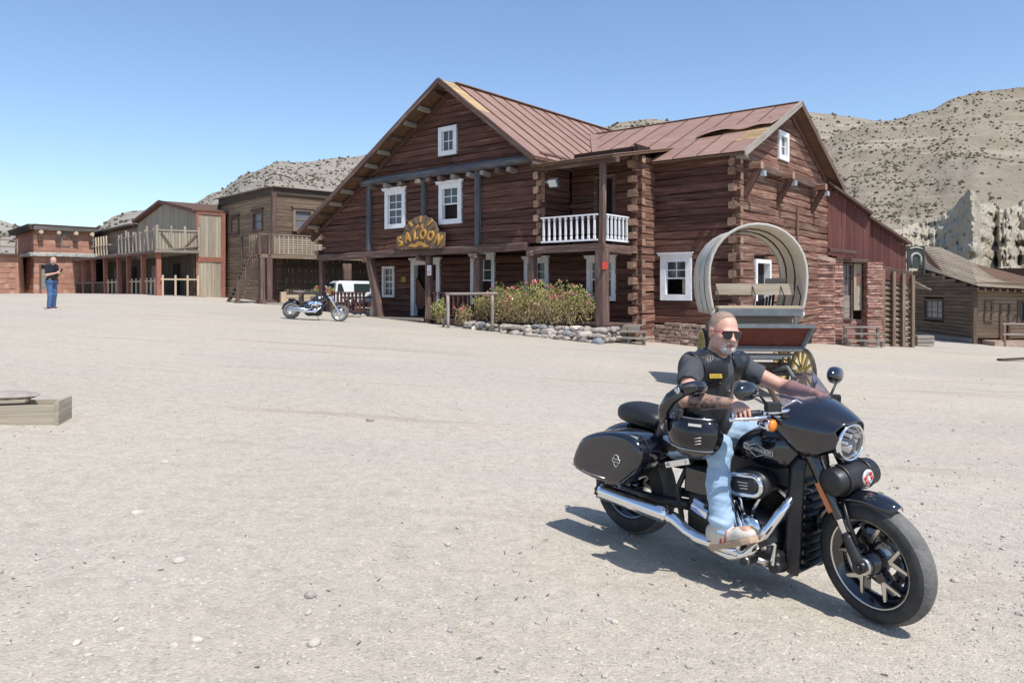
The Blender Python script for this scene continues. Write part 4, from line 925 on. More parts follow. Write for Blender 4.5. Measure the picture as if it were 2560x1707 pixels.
q = MB(); q.box((4.5, .35, gH + .2), (9, .6, .7)); q.box((0.2, YL / 2, .2), (.1, YL - .2, 3.2)); q.box((4.5, .3, .6), (8.8, .1, 2.6)); q.add([(0.2, YL, gH), (9, YL, gH), (9, YL, 3), (.2, YL, 3)], [(0, 1, 2, 3)]); q.add([(9, .3, gH), (9, YL, gH), (9, YL, 3), (9, .3, 1.9)], [(0, 1, 2, 3)]); q.build('wall_core', 'backing', ho)
# porch rail in front of the door
xr = H.pv(2511, 830, -1.2)[0]
for k in range(4): beam(ho, (xr + k * 1.3, -1.2, gH), (xr + k * 1.3, -1.2, gH + 1.25), .12, .12, 'roundlog', 'rail_post', up=(0, 1, 0))
for zz in (gH + .65, gH + 1.2): beam(ho, (xr - .1, -1.22, zz), (9, -1.22, zz), .08, .1, 'paleend', 'rail', 'hewn', .05, 5)
q = MB(); q.box((xr + 3, -.6, gH + .1), (7, 1.3, .35)); q.build('porch_step', 'footing', ho)
# roof: courses of shingles between the eave and the sagging top line
low = [wpt(2303, 671, 48.6), wpt(2370, 692, 44), wpt(2444, 716, 40.2), wpt(2560, 722, 40), wpt(2720, 728, 39)]
top = [wpt(2306, 616, 50.5), wpt(2352, 620, 49.5), wpt(2425, 653, 47.5), wpt(2500, 690, 46), wpt(2720, 722, 46)]
def along(pl, t):
    k = t * (len(pl) - 1); i = min(int(k), len(pl) - 2); return pl[i].lerp(pl[i + 1], k - i)
NC = 16; hin = Matrix.Translation((25.2, 40.8, 0)) @ Matrix.Rotation(R(-6), 4, 'Z'); hin.invert()
for j in range(NC):
    q = MB(); n = 24; a_, b_ = j / NC, (j + 1.25) / NC
    rows_ = [[hin @ (along(low, i / n).lerp(along(top, i / n), min(1, t)) + V((0, 0, dz + .02 * mnoise.noise((i * .7, j * 3, 0))))) for i in range(n + 1)] for t, dz in ((a_, .07), (b_, .02), (b_, -.04), (a_, -.0))]
    q.loft(rows_, closed=True, caps=False, smooth=False, openring=True); q.build('shingle_course', 'shingle', ho)
q = MB(); hp_ = [hin @ p for p in low + top[::-1]]; q.add([p - V((0, 0, .08)) for p in hp_], [tuple(range(len(hp_)))]); q.build('roof_deck', 'soffit', ho)
for k in range(12): 
    p = hin @ along(low, .5 + k * .04); beam(ho, p + V((0, -.05, -.14)), p + V((0, .6, -.1)), .1, .12, 'beam', 'rafter_end')
# hanging board with a white horseshoe
M['signgreen'] = mat('dark_green_board', (.06, .07, .06), (.035, .04, .035), .8, rnd=0, bump=.2); M['signwhite'] = mat('chipped_white', (.5, .5, .45), (.25, .25, .22), .8, scale=6, rnd=0, bump=.2)
c0 = wpt(2289, 643, 47); hs = empty('horseshoe_sign', c0, R(5), 'dark board with a faded white horseshoe arch above the log house roof', 'sign')
bw_, bh_ = 42 / FPX * 47, 56 / FPX * 47
q = MB(); q.box((0, 0, 0), (bw_, .08, bh_)); q.build('board', 'signgreen', hs)
q = MB(); q.box((0, 0, -bh_ * .5), (.1, .1, .1)); 
for x in (-bw_ / 2, bw_ / 2): beam(hs, (x, -.02, -bh_ / 2 - 1.5), (x, -.02, bh_ / 2), .09, .09, 'signgreen', 'post', up=(0, 1, 0))
rings = []
for k in range(13):
    a = PI * k / 12; rr = .32; c = V((rr * math.cos(a), -.05, -.08 + rr * math.sin(a) * .95)); rings.append(c)
q = MB(); q.tube([V((.3, -.05, -.5))] + rings + [V((-.3, -.05, -.5))], .075, 6); q.build('horseshoe', 'signwhite', hs)
for zz in (bh_ * .36,): 
    q = MB(); q.tube([V((-bw_ * .4 + bw_ * .8 * t, -.05, zz + .1 * math.sin(t * PI))) for t in np.linspace(0, 1, 8)], .05, 6); q.build('faded_lettering_band', 'signwhite', hs)

# ---------------------------------------------------------------- street houses on the left: x recedes right, y recedes left
TD = 42
# clapboard house with outside stair
CX, CY = -13.5, 42.6; T = Fr(CX, CY, TD); ch = empty('clapboard_house', (CX, CY, 0), R(TD), 'brown clapboard two storey house with outside stair left of the saloon', 'house')
g0 = ground(CX) - .1; zt = 7.45; YL = 8.0; XR = 13
def lwin(px0, px1, pt, pb):
    a_ = T.pu(px0, 0, 0)[0]; b_ = T.pu(px1, 0, 0)[0]; pm = (px0 + px1) / 2; return min(a_, b_), max(a_, b_), T.pu(pm, pb, 0)[1], T.pu(pm, pt, 0)[1]
lw = [lwin(580, 600, 543, 590), lwin(634, 659, 528, 580)]; rw = T.pv(731, 0, 0)[0], T.pv(782, 0, 0)[0], T.pv(756, 577, 0)[1], T.pv(756, 522, 0)[1]
z = g0 + .1
while z < zt - .35:
    segs = [(0., YL)]
    for o in lw:
        if o[2] < z < o[3]: segs = [s_ for (p, q_) in segs for s_ in ((p, o[0]), (o[1], q_)) if s_[1] - s_[0] > .1]
    for a_, b_ in segs: beam(ch, (0, a_, z), (0, b_, z - random.uniform(0, .03)), .05, .25, 'clap', 'clapboard', 'box', .1, 6, up=(-.3, 0, 1))
    segs = [(0., XR)]
    if rw[2] < z < rw[3]: segs = [(0, rw[0]), (rw[1], XR)]
    for a_, b_ in segs: beam(ch, (a_, 0, z), (b_, 0, z), .05, .25, 'clap', 'clapboard', 'box', .06, 6, up=(0, -.3, 1))
    z += .205
q = MB(); q.add([(.06, .06, g0), (XR, .06, g0), (XR, .06, zt), (.06, .06, zt)], [(0, 1, 2, 3)]); q.add([(.06, .06, g0), (.06, YL, g0), (.06, YL, zt), (.06, .06, zt)], [(0, 1, 2, 3)]); q.add([(.06, .06, zt - .1), (XR, .06, zt - .1), (XR, YL, zt - .1), (.06, YL, zt - .1)], [(0, 1, 2, 3)])
q.add([(.06, YL, g0), (XR, YL, g0), (XR, YL, zt), (.06, YL, zt)], [(0, 1, 2, 3)]); q.add([(XR, 0.06, g0), (XR, YL, g0), (XR, YL, zt), (XR, .06, zt)], [(0, 1, 2, 3)]); q.build('wall_core', 'backing', ch)
for (p0, p1) in (((-.1, -.1, zt - .2), (XR, -.1, zt - .2)), ((-.1, -.1, zt - .2), (-.1, YL, zt - .2))): beam(ch, p0, p1, .1, .4, 'darkplank', 'fascia', 'box', .02, 6)
beam(ch, (-.15, -.15, zt + .02), (XR, -.15, zt + .02), .3, .06, 'clapgrey', 'coping'); beam(ch, (-.16, 0, zt + .02), (-.16, YL, zt + .02), .3, .06, 'clapgrey', 'coping')
beam(ch, (-.08, -.08, g0), (-.08, -.08, zt - .3), .24, .24, 'beam', 'corner_post', up=(0, 1, 0))
beam(ch, (-.08, YL, g0), (-.08, YL, zt - .3), .2, .2, 'beam', 'corner_post', up=(0, 1, 0))
bz = T.pu(603, 690, -.1)[0]; beam(ch, (-.09, bz, g0), (-.09, bz, 4.9), .14, .06, 'beam', 'batten', up=(1, 0, 0))
for o in lw: window(ch, axes((-.05, o[1], o[2]), (0, -1, 0), (-1, 0, 0)), o[1] - o[0], o[3] - o[2], rows=2, cols=1, fw=.14, head=True, m='beam', pane='pane_grey', rail=True)
window(ch, axes((rw[0], -.05, rw[2]), (1, 0, 0), (0, -1, 0)), rw[1] - rw[0], rw[3] - rw[2], rows=2, cols=1, fw=.16, head=True, sill=True, m='clap', pane='pane_grey')
# balcony along the right face, reaching past the corner
BY = -1.5; BZ = T.pv(673, 634, BY)[1]; BT = BZ + 1.05; X0 = T.pv(648, 640, BY)[0]; X1 = 10.
for k in range(9): beam(ch, (X0, BY + .08 + k * .18, BZ - .05), (X1, BY + .08 + k * .18, BZ - .05), .17, .05, 'beam', 'floor_board')
beam(ch, (X0, BY, BZ - .14), (X1, BY, BZ - .14), .08, .2, 'clap', 'edge_beam', 'box', .03, 8); beam(ch, (X0, BY, BZ - .16), (X0, 1.2, BZ - .16), .08, .2, 'beam', 'edge_beam')
for xx in (X0, T.pv(673, 640, BY)[0]): beam(ch, (xx, BY, BZ - .1), (xx, BY, BT + .08), .15, .15, 'beam', 'newel', up=(0, 1, 0))
def sub(ob, o):
    ob.parent = o; ob.matrix_basis = o.matrix_basis.inverted() @ ob.matrix_basis; return ob
xs = T.pv(686, 640, BY)[0]
lat = beam(ch, (X0, BY, BT), (X1, BY, BT), .09, .06, 'clap', 'balcony_rail', 'box', .02, 8)
x = X0 + .2
while x < xs: sub(beam(None, (x, BY, BZ), (x, BY, BT), .04, .04, 'beam', 'baluster', up=(0, 1, 0)), lat); x += .17
x = xs
while x < X1: sub(beam(None, (x, BY - .02, BZ), (x, BY - .02, BT), .07, .02, 'greywood', 'lattice_slat', up=(0, 1, 0)), lat); x += .27
for k in range(8): sub(beam(None, (xs, BY + .02, BZ + .06 + k * .125), (X1, BY + .02, BZ + .06 + k * .125), .02, .07, 'greywood', 'lattice_slat'), lat)
for k in range(6): sub(beam(None, (X0, lerp(BY, -.1, (k + .5) / 6), BZ), (X0, lerp(BY, -.1, (k + .5) / 6), BT), .05, .05, 'clap', 'baluster', up=(0, 1, 0)), lat)
for xx, w in ((X0 + .15, .27), (T.pv(672, 700, BY)[0], .3), (5.5, .3)):
    gz = T.g(xx, BY) - .05; p = beam(ch, (xx, BY + .02, gz), (xx, BY + .02, BZ - .2), w, w, 'beam', 'porch_post', up=(0, 1, 0)); beam(ch, (xx, BY + .02, gz), (xx, BY + .02, gz + .28), w + .14, w + .14, 'beam', 'post_foot', up=(0, 1, 0))
# reed screen under the balcony
scr = MB(); x = .4
while x < 10:
    scr.box((x, -.55, (g0 + BZ) / 2 - .1), (.15, .03, BZ - g0 - .25)); x += .17
scr.build('reed_screen', 'darkplank', ch)
random.seed(5)
for k in range(70):
    zz = g0 + .55 + .62 * random.randint(0, 4); beam(ch, (.4 + random.uniform(0, 9), -.575, zz), (.4 + random.uniform(0, 9), -.575, zz), .01, .01, 'clap', 'slit') if 0 else None
M['reed_slit'] = mat('pale_slit', (.4, .33, .25), None, .9, rnd=.2, bump=0)  # light slits of the screen painted as pale strips
for r_ in range(4):
    for k in range(22):
        x = .5 + k * .36 + random.uniform(-.06, .06); zz = g0 + .7 + r_ * .58 + random.uniform(-.05, .05); beam(ch, (x, -.58, zz), (x + .02, -.58, zz + random.uniform(.12, .26)), .022, .012, 'reed_slit', 'light_slit', up=(0, 1, 0))
for k in range(3): beam(ch, (.3, -.68, g0 + .12 + k * .19), (2.2, -.68, g0 + .12 + k * .19), .05, .17, 'paleplank', 'low_board', 'box', .03, 3)
beam(ch, (.2, -.7, g0), (.2, -.7, g0 + .75), .3, .2, 'paleplank', 'low_post', up=(0, 1, 0)); beam(ch, (-1.4, -1.9, g0 + .08), (4, -1.9, g0 + .08), .5, .16, 'paleend', 'step_board', 'box', .02, 5)
# stair: falls away to the left along the left face
sx1, sx0 = X0, T.pv(586, 754, -.9)[0]; n = 12; zb = T.g(sx0, -.9)
sy0, sy1 = -1.45, -.35
for yy in (sy0, sy1): beam(ch, (sx0 - .15, yy, zb - .05), (sx1, yy, BZ - .15), .05, .2, 'darkplank', 'stringer')
for k in range(n): t = (k + .5) / n; beam(ch, (lerp(sx0, sx1, t), sy0, lerp(zb, BZ, t)), (lerp(sx0, sx1, t), sy1, lerp(zb, BZ, t)), .3, .05, 'clap', 'tread')
rl = beam(ch, (sx0, sy0, zb + 1.0), (sx1, sy0, BZ + 1.0), .05, .06, 'beam', 'handrail')
for k in range(12): t = (k + .2) / 12; x = lerp(sx0, sx1, t); sub(beam(None, (x, sy0, lerp(zb, BZ, t)), (x, sy0, lerp(zb, BZ, t) + 1.05), .035, .035, 'beam', 'baluster', up=(0, 1, 0)), rl)
beam(ch, (sx0 - .05, sy0, zb - .1), (sx0 - .05, sy0, zb + 1.15), .14, .14, 'beam', 'newel', up=(0, 1, 0)); 

# plank hotel with red canopy posts
QX, QY = -21.2, 44.6; T2 = Fr(QX, QY, TD); hh_ = empty('plank_hotel', (QX, QY, 0), R(TD), 'pale plank gabled hotel with long canopy on red posts', 'building')
FX = 2.4; gq = 1.1
def P2(px, py, x): return T2.pu(px, py, x)
zt2 = T2.pv(520, 531, 0)[1]; xe = T2.pv(557, 600, 0)[0]
zm = T2.pv(520, 649, 0)[1]
mkS = lambda x, y, z: (x, y, z)
plankwall(hh_, FX, xe, lambda x: zm - .1, lambda x: T2.g(x, 0) - .3, -.02, .22, .04, 'greywood'); plankwall(hh_, FX, xe, lambda x: zt2, lambda x: zm + .1, -.02, .22, .04, 'greywood')
for zz in (zt2, zm): beam(hh_, (FX - .05, -.06, zz), (xe + .05, -.06, zz), .06, .3, 'orange', 'trim_board')
beam(hh_, (xe + .0, -.06, T2.g(xe, 0) - .3), (xe, -.06, zt2 + .1), .26, .08, 'orange', 'corner_board', up=(0, 1, 0)); beam(hh_, (FX, -.06, gq), (FX, -.06, zt2 - .15), .12, .08, 'orange', 'corner_board', up=(0, 1, 0))
yg = P2(345, 560, FX)[0]; ya, zap = P2(409.5, 507, FX); zge = P2(480, 532, FX)[1]
roofz = lambda y: lerp(zge, zap, y / ya) if y < ya else lerp(zap, P2(345, 556, FX)[1], (y - ya) / (yg - ya))
y = .1
while y < yg: beam(hh_, (FX, y, gq), (FX, y, roofz(y) - .1), .21, .04, 'greywood', 'plank', up=(1, 0, 0)); y += .215
for (a_, b_) in ((-.1, ya), (ya, yg + .2)): 
    quad_slab('gable_roof', [V((FX - .3, a_, roofz(max(a_, 0)) + .12)), V((FX - .3, b_, roofz(b_) + .12)), V((FX + 6, b_, roofz(b_) + .12)), V((FX + 6, a_, roofz(max(a_, 0)) + .12))], .14, 'soffit', hh_)
    beam(hh_, (FX - .33, a_, roofz(max(a_, 0)) + .06), (FX - .33, b_, roofz(b_) + .06), .06, .2, 'redrail', 'bargeboard')
yl2 = P2(232, 600, FX)[0]; zl0 = P2(343, 563, FX)[1]; zl1 = P2(232, 586, FX)[1]
z = gq
while z < zl0: beam(hh_, (FX + .1, yg, z), (FX + .1, yl2, z), .05, .24, 'clapgrey', 'clapboard', 'box', .04, 8, up=(-.3, 0, 1)); z += .2
beam(hh_, (FX - .2, yg, zl0 + .05), (FX - .2, yl2, zl0 + .05), .7, .1, 'clapgrey', 'eave', 'box', .02, 8)
for k in range(16): beam(hh_, (FX - .35, lerp(yg, yl2, k / 16), zl0 - .08), (FX + .1, lerp(yg, yl2, k / 16), zl0 - .08), .1, .12, 'beam', 'rafter_end')
q = MB(); q.add([(FX + .15, 0.05, gq - .5), (FX + .15, yl2, gq - .5), (FX + .15, yl2, zl0 - .1), (FX + .15, .05, zl0 - .1)], [(0, 1, 2, 3)]); q.add([(FX, .1, gq - .5), (xe, .1, gq - .5), (xe, .1, zt2), (FX, .1, zt2)], [(0, 1, 2, 3)]); q.add([(xe, .1, gq - .5), (xe, yl2, gq - .5), (xe, yl2, zt2), (xe, .1, zt2)], [(0, 1, 2, 3)]); q.add([(FX, .1, zt2 - .1), (xe, .1, zt2 - .1), (xe, yl2, zt2 - .1), (FX, yl2, zl0)], [(0, 1, 2, 3)]); q.build('wall_core', 'backing', hh_)
y = .2
while y < 24: beam(hh_, (FX - .12, y, gq), (FX - .12, y, 3.8), .3, .04, 'darkplank', 'dark_plank', up=(1, 0, 0)); y += .31
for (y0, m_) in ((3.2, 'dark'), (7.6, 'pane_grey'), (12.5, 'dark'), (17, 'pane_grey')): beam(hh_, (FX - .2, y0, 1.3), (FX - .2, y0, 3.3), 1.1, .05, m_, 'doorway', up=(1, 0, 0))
CZ = T2.pv(390, 626, 0)[1]; YC = T2.pu(160, 650, 0)[0]
zcan = lambda y: CZ + (T2.pu(163, 651, 0)[1] - CZ) * y / YC
ys = [T2.pu(px, 650, .15)[0] for px in (396, 359.5, 322.6, 298, 264, 234.5, 209.5, 185.7, 162)]
for k in range(8): 
    a_, b_ = ys[k] - (.35 if k == 0 else 0), ys[k + 1]; dz = random.uniform(-.05, .03)
    quad_slab('canopy_roof', [V((-.15, a_, zcan(a_) + dz)), V((-.15, b_ - .02, zcan(b_) + dz)), V((FX, b_ - .02, zcan(b_) + .35)), V((FX, a_, zcan(a_) + .35))], .07, 'clapgrey', hh_)
    beam(hh_, (-.1, a_, zcan(a_) - .12), (-.1, b_ - .02, zcan(b_) - .12), .1, .14, 'redrail', 'canopy_beam')
beam(hh_, (-.15, -.36, zcan(0) - .05), (FX, -.36, zcan(0) - .02), .1, .16, 'clapgrey', 'canopy_edge')
for k, y in enumerate(ys): beam(hh_, (.15, y - (.0 if k < 3 else .15), gq + .05), (.15, y + (.0 if k < 1 else .12), zcan(y) - .1), .26 if k < 5 else .22, .24, 'orange', 'canopy_post', 'box', .02, 4, up=(1, 0, 0))
q = MB(); q.box((FX / 2, 11.8, gq), (FX + .6, 25, .3)); q.build('boardwalk', 'paleend', hh_)
for k in range(7):
    a_, b_ = ys[k] + .2, ys[k + 1] - .2
    if k == 2: continue
    pale = k < 4; mm = 'paleplank' if pale else 'darkplank'
    rl = beam(hh_, (.15, a_, gq + 1.05), (.15, b_, gq + 1.05), .07, .07, mm if pale else 'clapgrey', 'railing')
    nb = 3 if pale else 10
    for i in range(nb): t = (i + .5) / nb; sub(beam(None, (.15, lerp(a_, b_, t), gq + .1), (.15, lerp(a_, b_, t), gq + (1.25 if pale else 1.05)), .1 if pale else .05, .08, mm, 'baluster', up=(1, 0, 0)), rl)
rl = beam(hh_, (.2, -.3, gq + 1.15), (FX, -.3, gq + 1.15), .07, .09, 'paleplank', 'railing')
for t in (.05, .38, .7, .98): sub(beam(None, (lerp(.2, FX, t), -.3, gq + .1), (lerp(.2, FX, t), -.3, gq + 1.4), .1, .1, 'paleplank', 'baluster', up=(0, 1, 0)), rl)
# leaning pickets and rails on top of the canopy
zr = lambda y: zcan(y) + .05
rl = beam(hh_, (.0, -.25, zcan(0) + 1.2), (.0, ys[3], zcan(ys[3]) + 1.0), .07, .07, 'greywood', 'upper_rail')
for i in range(11): y = -.2 + i * (ys[3] + .1) / 10.5; sub(beam(None, (.0, y, zr(y)), (random.uniform(-.1, .05), y + random.uniform(-.08, .08), zr(y) + random.uniform(1.2, 1.5)), .12, .08, 'greywood', 'picket', up=(1, 0, 0)), rl)
rl = beam(hh_, (.0, ys[3] + 1.5, zcan(10) + .75), (.0, ys[5], zcan(ys[5]) + .8), .06, .06, 'paleplank', 'upper_rail')
for i in range(5): y = lerp(ys[4] - 1., ys[4] + 1.9, i / 4); sub(beam(None, (.0, y, zr(y)), (.0, y + .25, zr(y) + 1.35), .17, .07, 'paleplank', 'picket', up=(1, 0, 0)), rl)
rl = beam(hh_, (.0, -.3, zcan(0) + 1.2), (FX + .1, -.3, zcan(0) + 1.25), .07, .07, 'greywood', 'upper_rail')
for t in (0, .33, .66, 1.): sub(beam(None, (t * FX, -.3, zcan(0) + .05), (t * FX, -.3, zcan(0) + 1.5), .12, .1, 'greywood', 'picket', up=(0, 1, 0)), rl)
for i in range(13): t = i / 13; sub(beam(None, (t * FX, -.26, zcan(0) + .05), (t * FX, -.26, zcan(0) + 1.15), .15, .03, 'greywood', 'infill_board', up=(0, 1, 0)), rl)
sub(beam(None, (.2, -.36, zcan(0) + 1.1), (.9, -.36, zcan(0) + .1), .05, .06, 'beam', 'brace'), rl); sub(beam(None, (2.3, -.36, zcan(0) + 1.1), (1.4, -.36, zcan(0) + .1), .05, .06, 'beam', 'brace'), rl)

# adobe house at the street end
AX, AY = -36.9, 58.2; T3 = Fr(AX, AY, TD); ad = empty('adobe_house', (AX, AY, 0), R(TD), 'square terracotta adobe house with beam ends at the street end', 'house')
za = 6.5; zb_ = T3.pv(120, 637, 0)[1]; xw = T3.pv(230, 600, 0)[0]
def battered(x0, x1, y0, y1, z0, z1, t): return [(x0 - t, y0 - t, z0), (x1 + t, y0 - t, z0), (x1 + t, y1, z0), (x0 - t, y1, z0), (x0, y0, z1), (x1, y0, z1), (x1, y1, z1), (x0, y1, z1)]
q = MB(); q.add(battered(0, xw, 0, 9, 1.0, za, .25), [(0, 1, 5, 4), (1, 2, 6, 5), (2, 3, 7, 6), (3, 0, 4, 7), (4, 5, 6, 7)]); q.build('wall', 'adobe', ad)
random.seed(9)
for side in (0, 1):                                   # courses of big mud blocks, slightly proud
    for r_ in range(12):
        z = 1.45 + r_ * .43; u = -.2
        if z > za - .5: continue
        end = xw + .2 if side == 0 else 8.5
        while u < end - .3:
            L_ = min(random.uniform(.7, 1.3), end - u); t = .25 * (1 - (z - 1) / (za - 1)) + random.uniform(.0, .018)
            p0, p1 = ((u, -t, z), (u + L_ - .03, -t, z)) if side == 0 else ((-t, u, z), (-t, u + L_ - .03, z))
            if random.random() < .72: beam(ad, p0, p1, .05, .4, 'adobe', 'mud_block', 'box', .04, 2)
            u += L_
beam(ad, (-.35, -.3, zb_), (xw + .3, -.3, zb_), .3, .3, 'signwhite', 'band', 'hewn', .06, 8); beam(ad, (-.32, -.3, zb_), (-.32, 8, zb_), .3, .3, 'signwhite', 'band', 'hewn', .06, 8)
for k in range(3): beam(ad, (-.25 - .05 * (k == 2), -.25 - .06 * k, za - .15 + k * .14), (xw + .2, -.25 - .06 * k, za - .15 + k * .12), .5, .13, 'paleend' if k < 2 else 'darkplank', 'cornice_board', 'box', .04, 6); beam(ad, (-.25 - .06 * k, -.3, za - .15 + k * .14), (-.25 - .06 * k, 9, za - .15 + k * .14), .5, .13, 'darkplank', 'cornice_board', 'box', .04, 6)
for t in (.06, .37, .68, .98):
    x = t * xw; beam(ad, (x, .3, za - .4), (x, -.55, za - .4), .3, .3, 'paleplank', 'beam_end', 'round', .08, 2); beam(ad, (x, .3, za - 1.02), (x, -.4, za - 1.02), .36, .1, 'darkplank', 'beam_end')
window(ad, axes((T3.pv(153, 0, -.1)[0], -.1, T3.pv(164, 617, -.1)[1]), (1, 0, 0), (0, -1, 0)), T3.pv(175, 0, -.1)[0] - T3.pv(153, 0, -.1)[0], T3.pv(164, 580, -.1)[1] - T3.pv(164, 617, -.1)[1], rows=4, cols=2, fw=.08, head=False, m='clapgrey', pane='pane_grey', rail=False)
x0, x1 = T3.pv(101, 0, -.3)[0], T3.pv(122, 0, -.3)[0]
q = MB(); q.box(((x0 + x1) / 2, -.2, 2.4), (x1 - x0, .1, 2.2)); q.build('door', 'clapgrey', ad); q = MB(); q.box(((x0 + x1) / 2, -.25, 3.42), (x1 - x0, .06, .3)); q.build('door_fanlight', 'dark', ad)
for xx in (x0, x1): beam(ad, (xx, -.27, 1.3), (xx, -.27, 3.6), .12, .1, 'beam', 'door_post', up=(0, 1, 0))
# low adobe wall house with red upper room at the left edge
LX, LY = -38.6, 56.4; T4 = Fr(LX, LY, TD - 14); lo_ = empty('low_adobe_house', (LX, LY, 0), R(TD - 14), 'long low adobe house with a red boarded upper room at the left edge', 'house')
zl = EYE + (YH - 637) / FPX * LY
q = MB(); q.add(battered(-12, 1.2, 0, 8, 1.0, zl, .15), [(0, 1, 5, 4), (1, 2, 6, 5), (2, 3, 7, 6), (3, 0, 4, 7), (4, 5, 6, 7)]); q.build('wall', 'adobe', lo_)
for r_ in range(7):
    z = 1.5 + r_ * .4; u = -8
    while u < 1.0:
        L_ = min(random.uniform(.7, 1.3), 1.1 - u); 
        if random.random() < .7 and L_ > .2: beam(lo_, (u, -.15 + r_ * .018 - .01, z), (u + L_ - .03, -.15 + r_ * .018 - .01, z), .04, .37, 'adobe', 'mud_block', 'box', .04, 2)
        u += L_
beam(lo_, (-12, -.15, zl + .03), (1.3, -.15, zl + .03), .4, .12, 'darkplank', 'coping', 'box', .03, 6)
zr0 = zl + .1; zr1 = EYE + (YH - 575) / FPX * (LY + 2)
for k in range(9): beam(lo_, (-9, 1.8, zr0 + .14 + k * .26), (-.7, 1.8, zr0 + .14 + k * .26), .05, .27, 'redplank', 'clapboard', 'box', .04, 5, up=(0, -.3, 1))
q = MB(); q.box((-5, 3.5, zr0 + 1.1), (8.5, 3.2, 2.4)); q.build('upper_room_core', 'backing', lo_)
quad_slab('roof', [V((-9.2, 1.4, zr1 + .5)), V((-3.5, 1.4, zr1 + .35)), V((-.4, 1.4, zr1 - .1)), V((-.4, 5.5, zr1 + .1)), V((-9.2, 5.5, zr1 + .7))], .12, 'darkplank', lo_)
for x in (-.75, -3.1): beam(lo_, (x, 1.68, zr0), (x, 1.68, zr1 - .1), .22, .08, 'clapgrey', 'corner_board', up=(0, 1, 0))
for zz in (.55, 1.05): beam(lo_, (-.7, .4, zr0 + zz), (1.2, .4, zr0 + zz), .06, .08, 'clap', 'roof_rail')
for x in (.0, 1.15): beam(lo_, (x, .4, zr0), (x, .4, zr0 + 1.15), .08, .08, 'clap', 'rail_post', up=(0, 1, 0))
# ================================================================ THINGS IN THE YARD
M['leaf'] = mat('geranium_leaf', (.19, .225, .06), (.12, .15, .04), .6, scale=3, rnd=0, bump=0, c3=(.36, .33, .12), c3lo=.42, c3hi=.6, c3scale=1.6)
M['dryleaf'] = mat('dry_yellow_leaf', (.47, .38, .18), (.31, .23, .1), .8, scale=3, rnd=0, bump=0)
M['twig'] = mat('dry_twig', (.52, .41, .25), (.34, .25, .14), .9, scale=3, rnd=0, bump=0)
M['petal'] = mat('pink_petal', (.75, .17, .26), (.6, .09, .14), .6, scale=9, rnd=0, bump=0, c3=(.8, .38, .42), c3lo=.5, c3hi=.62, c3scale=7)
M['redpetal'] = mat('red_pink_petal', (.75, .12, .13), (.6, .07, .09), .6, scale=9, rnd=0, bump=0)
def leafcloud(n, f, size, rs, flat=.5):
    """n leaf faces at points given by f(); each a bent pair of triangles"""
    vs_, fs = [], []
    for i in range(n):
        p = f(); d = V(rs.normal(size=3)); d.z = abs(d.z) * flat + d.z * (1 - flat); d.normalize(); t = V(rs.normal(size=3)); t = (t - d * t.dot(d)).normalized(); b = d.cross(t); s = size * rs.uniform(.6, 1.3)
        k = len(vs_); vs_ += [p - t * s, p - b * s * .7 + d * s * .2, p + t * s, p + b * s * .7 + d * s * .2]; fs += [(k, k + 1, k + 2), (k, k + 2, k + 3)]
    q = MB(); q.add(vs_, fs); return q
def shrub(name, label, c, ex, n, seed, green=.5, flowers=0, size=.05, stems=60, fl='petal', rz=0., cat='shrub', yellow=True, dome=.55):
    rs = np.random.RandomState(seed); o = empty(name, c, rz, label, cat)
    def outline(x, y):      # height of the crown over a spot
        return ex[2] * (dome + (1 - dome) * math.sqrt(max(0, 1 - x * x)) * math.sqrt(max(0, 1 - y * y))) * (.82 + .35 * mnoise.noise((x * 3 + seed, y * 2, 1.)))
    def spot(lo, hi):
        while 1:
            x, y = rs.uniform(-1, 1, 2)
            if x * x * .8 + y * y < 1: break
        h = outline(x, y) * (lo + (hi - lo) * rs.uniform() ** .6)
        e = 1 - .25 * max(0, .5 - h / ex[2])
        return V((x * ex[0] * e, y * ex[1] * e, h))
    leafcloud(int(n * green), lambda: spot(.5, 1.02), size, rs).build('green_leaves', 'leaf', o, recalc=False)
    if yellow: leafcloud(int(n * (1 - green)), lambda: spot(.05, .86), size * .8, rs).build('dry_leaves', 'dryleaf', o, recalc=False)
    q = MB()
    for i in range(stems):
        a = spot(0, .05); a.x *= .75; a.y *= .6; b = spot(.5, .98); b.x = a.x * 1.1 + (b.x - a.x) * .35; m_ = a.lerp(b, .5) + V(rs.normal(size=3)) * .1
        q.tube([a, a.lerp(m_, .6) + V(rs.normal(size=3)) * .03, m_, m_.lerp(b, .6) + V(rs.normal(size=3)) * .05, b], [.012, .01, .009, .007, .004], 4, caps=False)
    q.build('stems', 'twig', o)
    if flowers:
        heads = []
        for i in range(4):
            q = MB(); rr = rs.uniform(.7, 1.2)
            for k in range(9): d = V(rs.normal(size=3)).normalized(); q.ico(d * .045 * rr, .026 * rr, 1, .2, (1, 1, .6))
            ob = q.build('flower', fl); heads.append(ob.data); bpy.data.objects.remove(ob)
        for i in range(flowers):
            p = spot(.8, 1.05) if rs.uniform() < .75 else spot(.3, .9); p.y -= .08
            link('flower', heads[i % 4], o, Matrix.Translation(p) @ Matrix.Rotation(rs.uniform(0, 6), 4, 'Z') @ Matrix.Scale(rs.uniform(.75, 1.2), 4))
    return o
ub0, ub1 = S.pv(1195, 780, -.1)[0], S.pv(1492, 780, -.1)[0]
cw = S.w((ub0 + ub1) / 2, -.15); 
shrub('flower_shrub', 'big dry yellow green geranium bush with pink flowers at the porch corner', (*cw, .36), ((ub1 - ub0) / 2 + .1, .62, 1.75), 9000, 4, .36, 95, .042, 210, rz=R(-39.44))
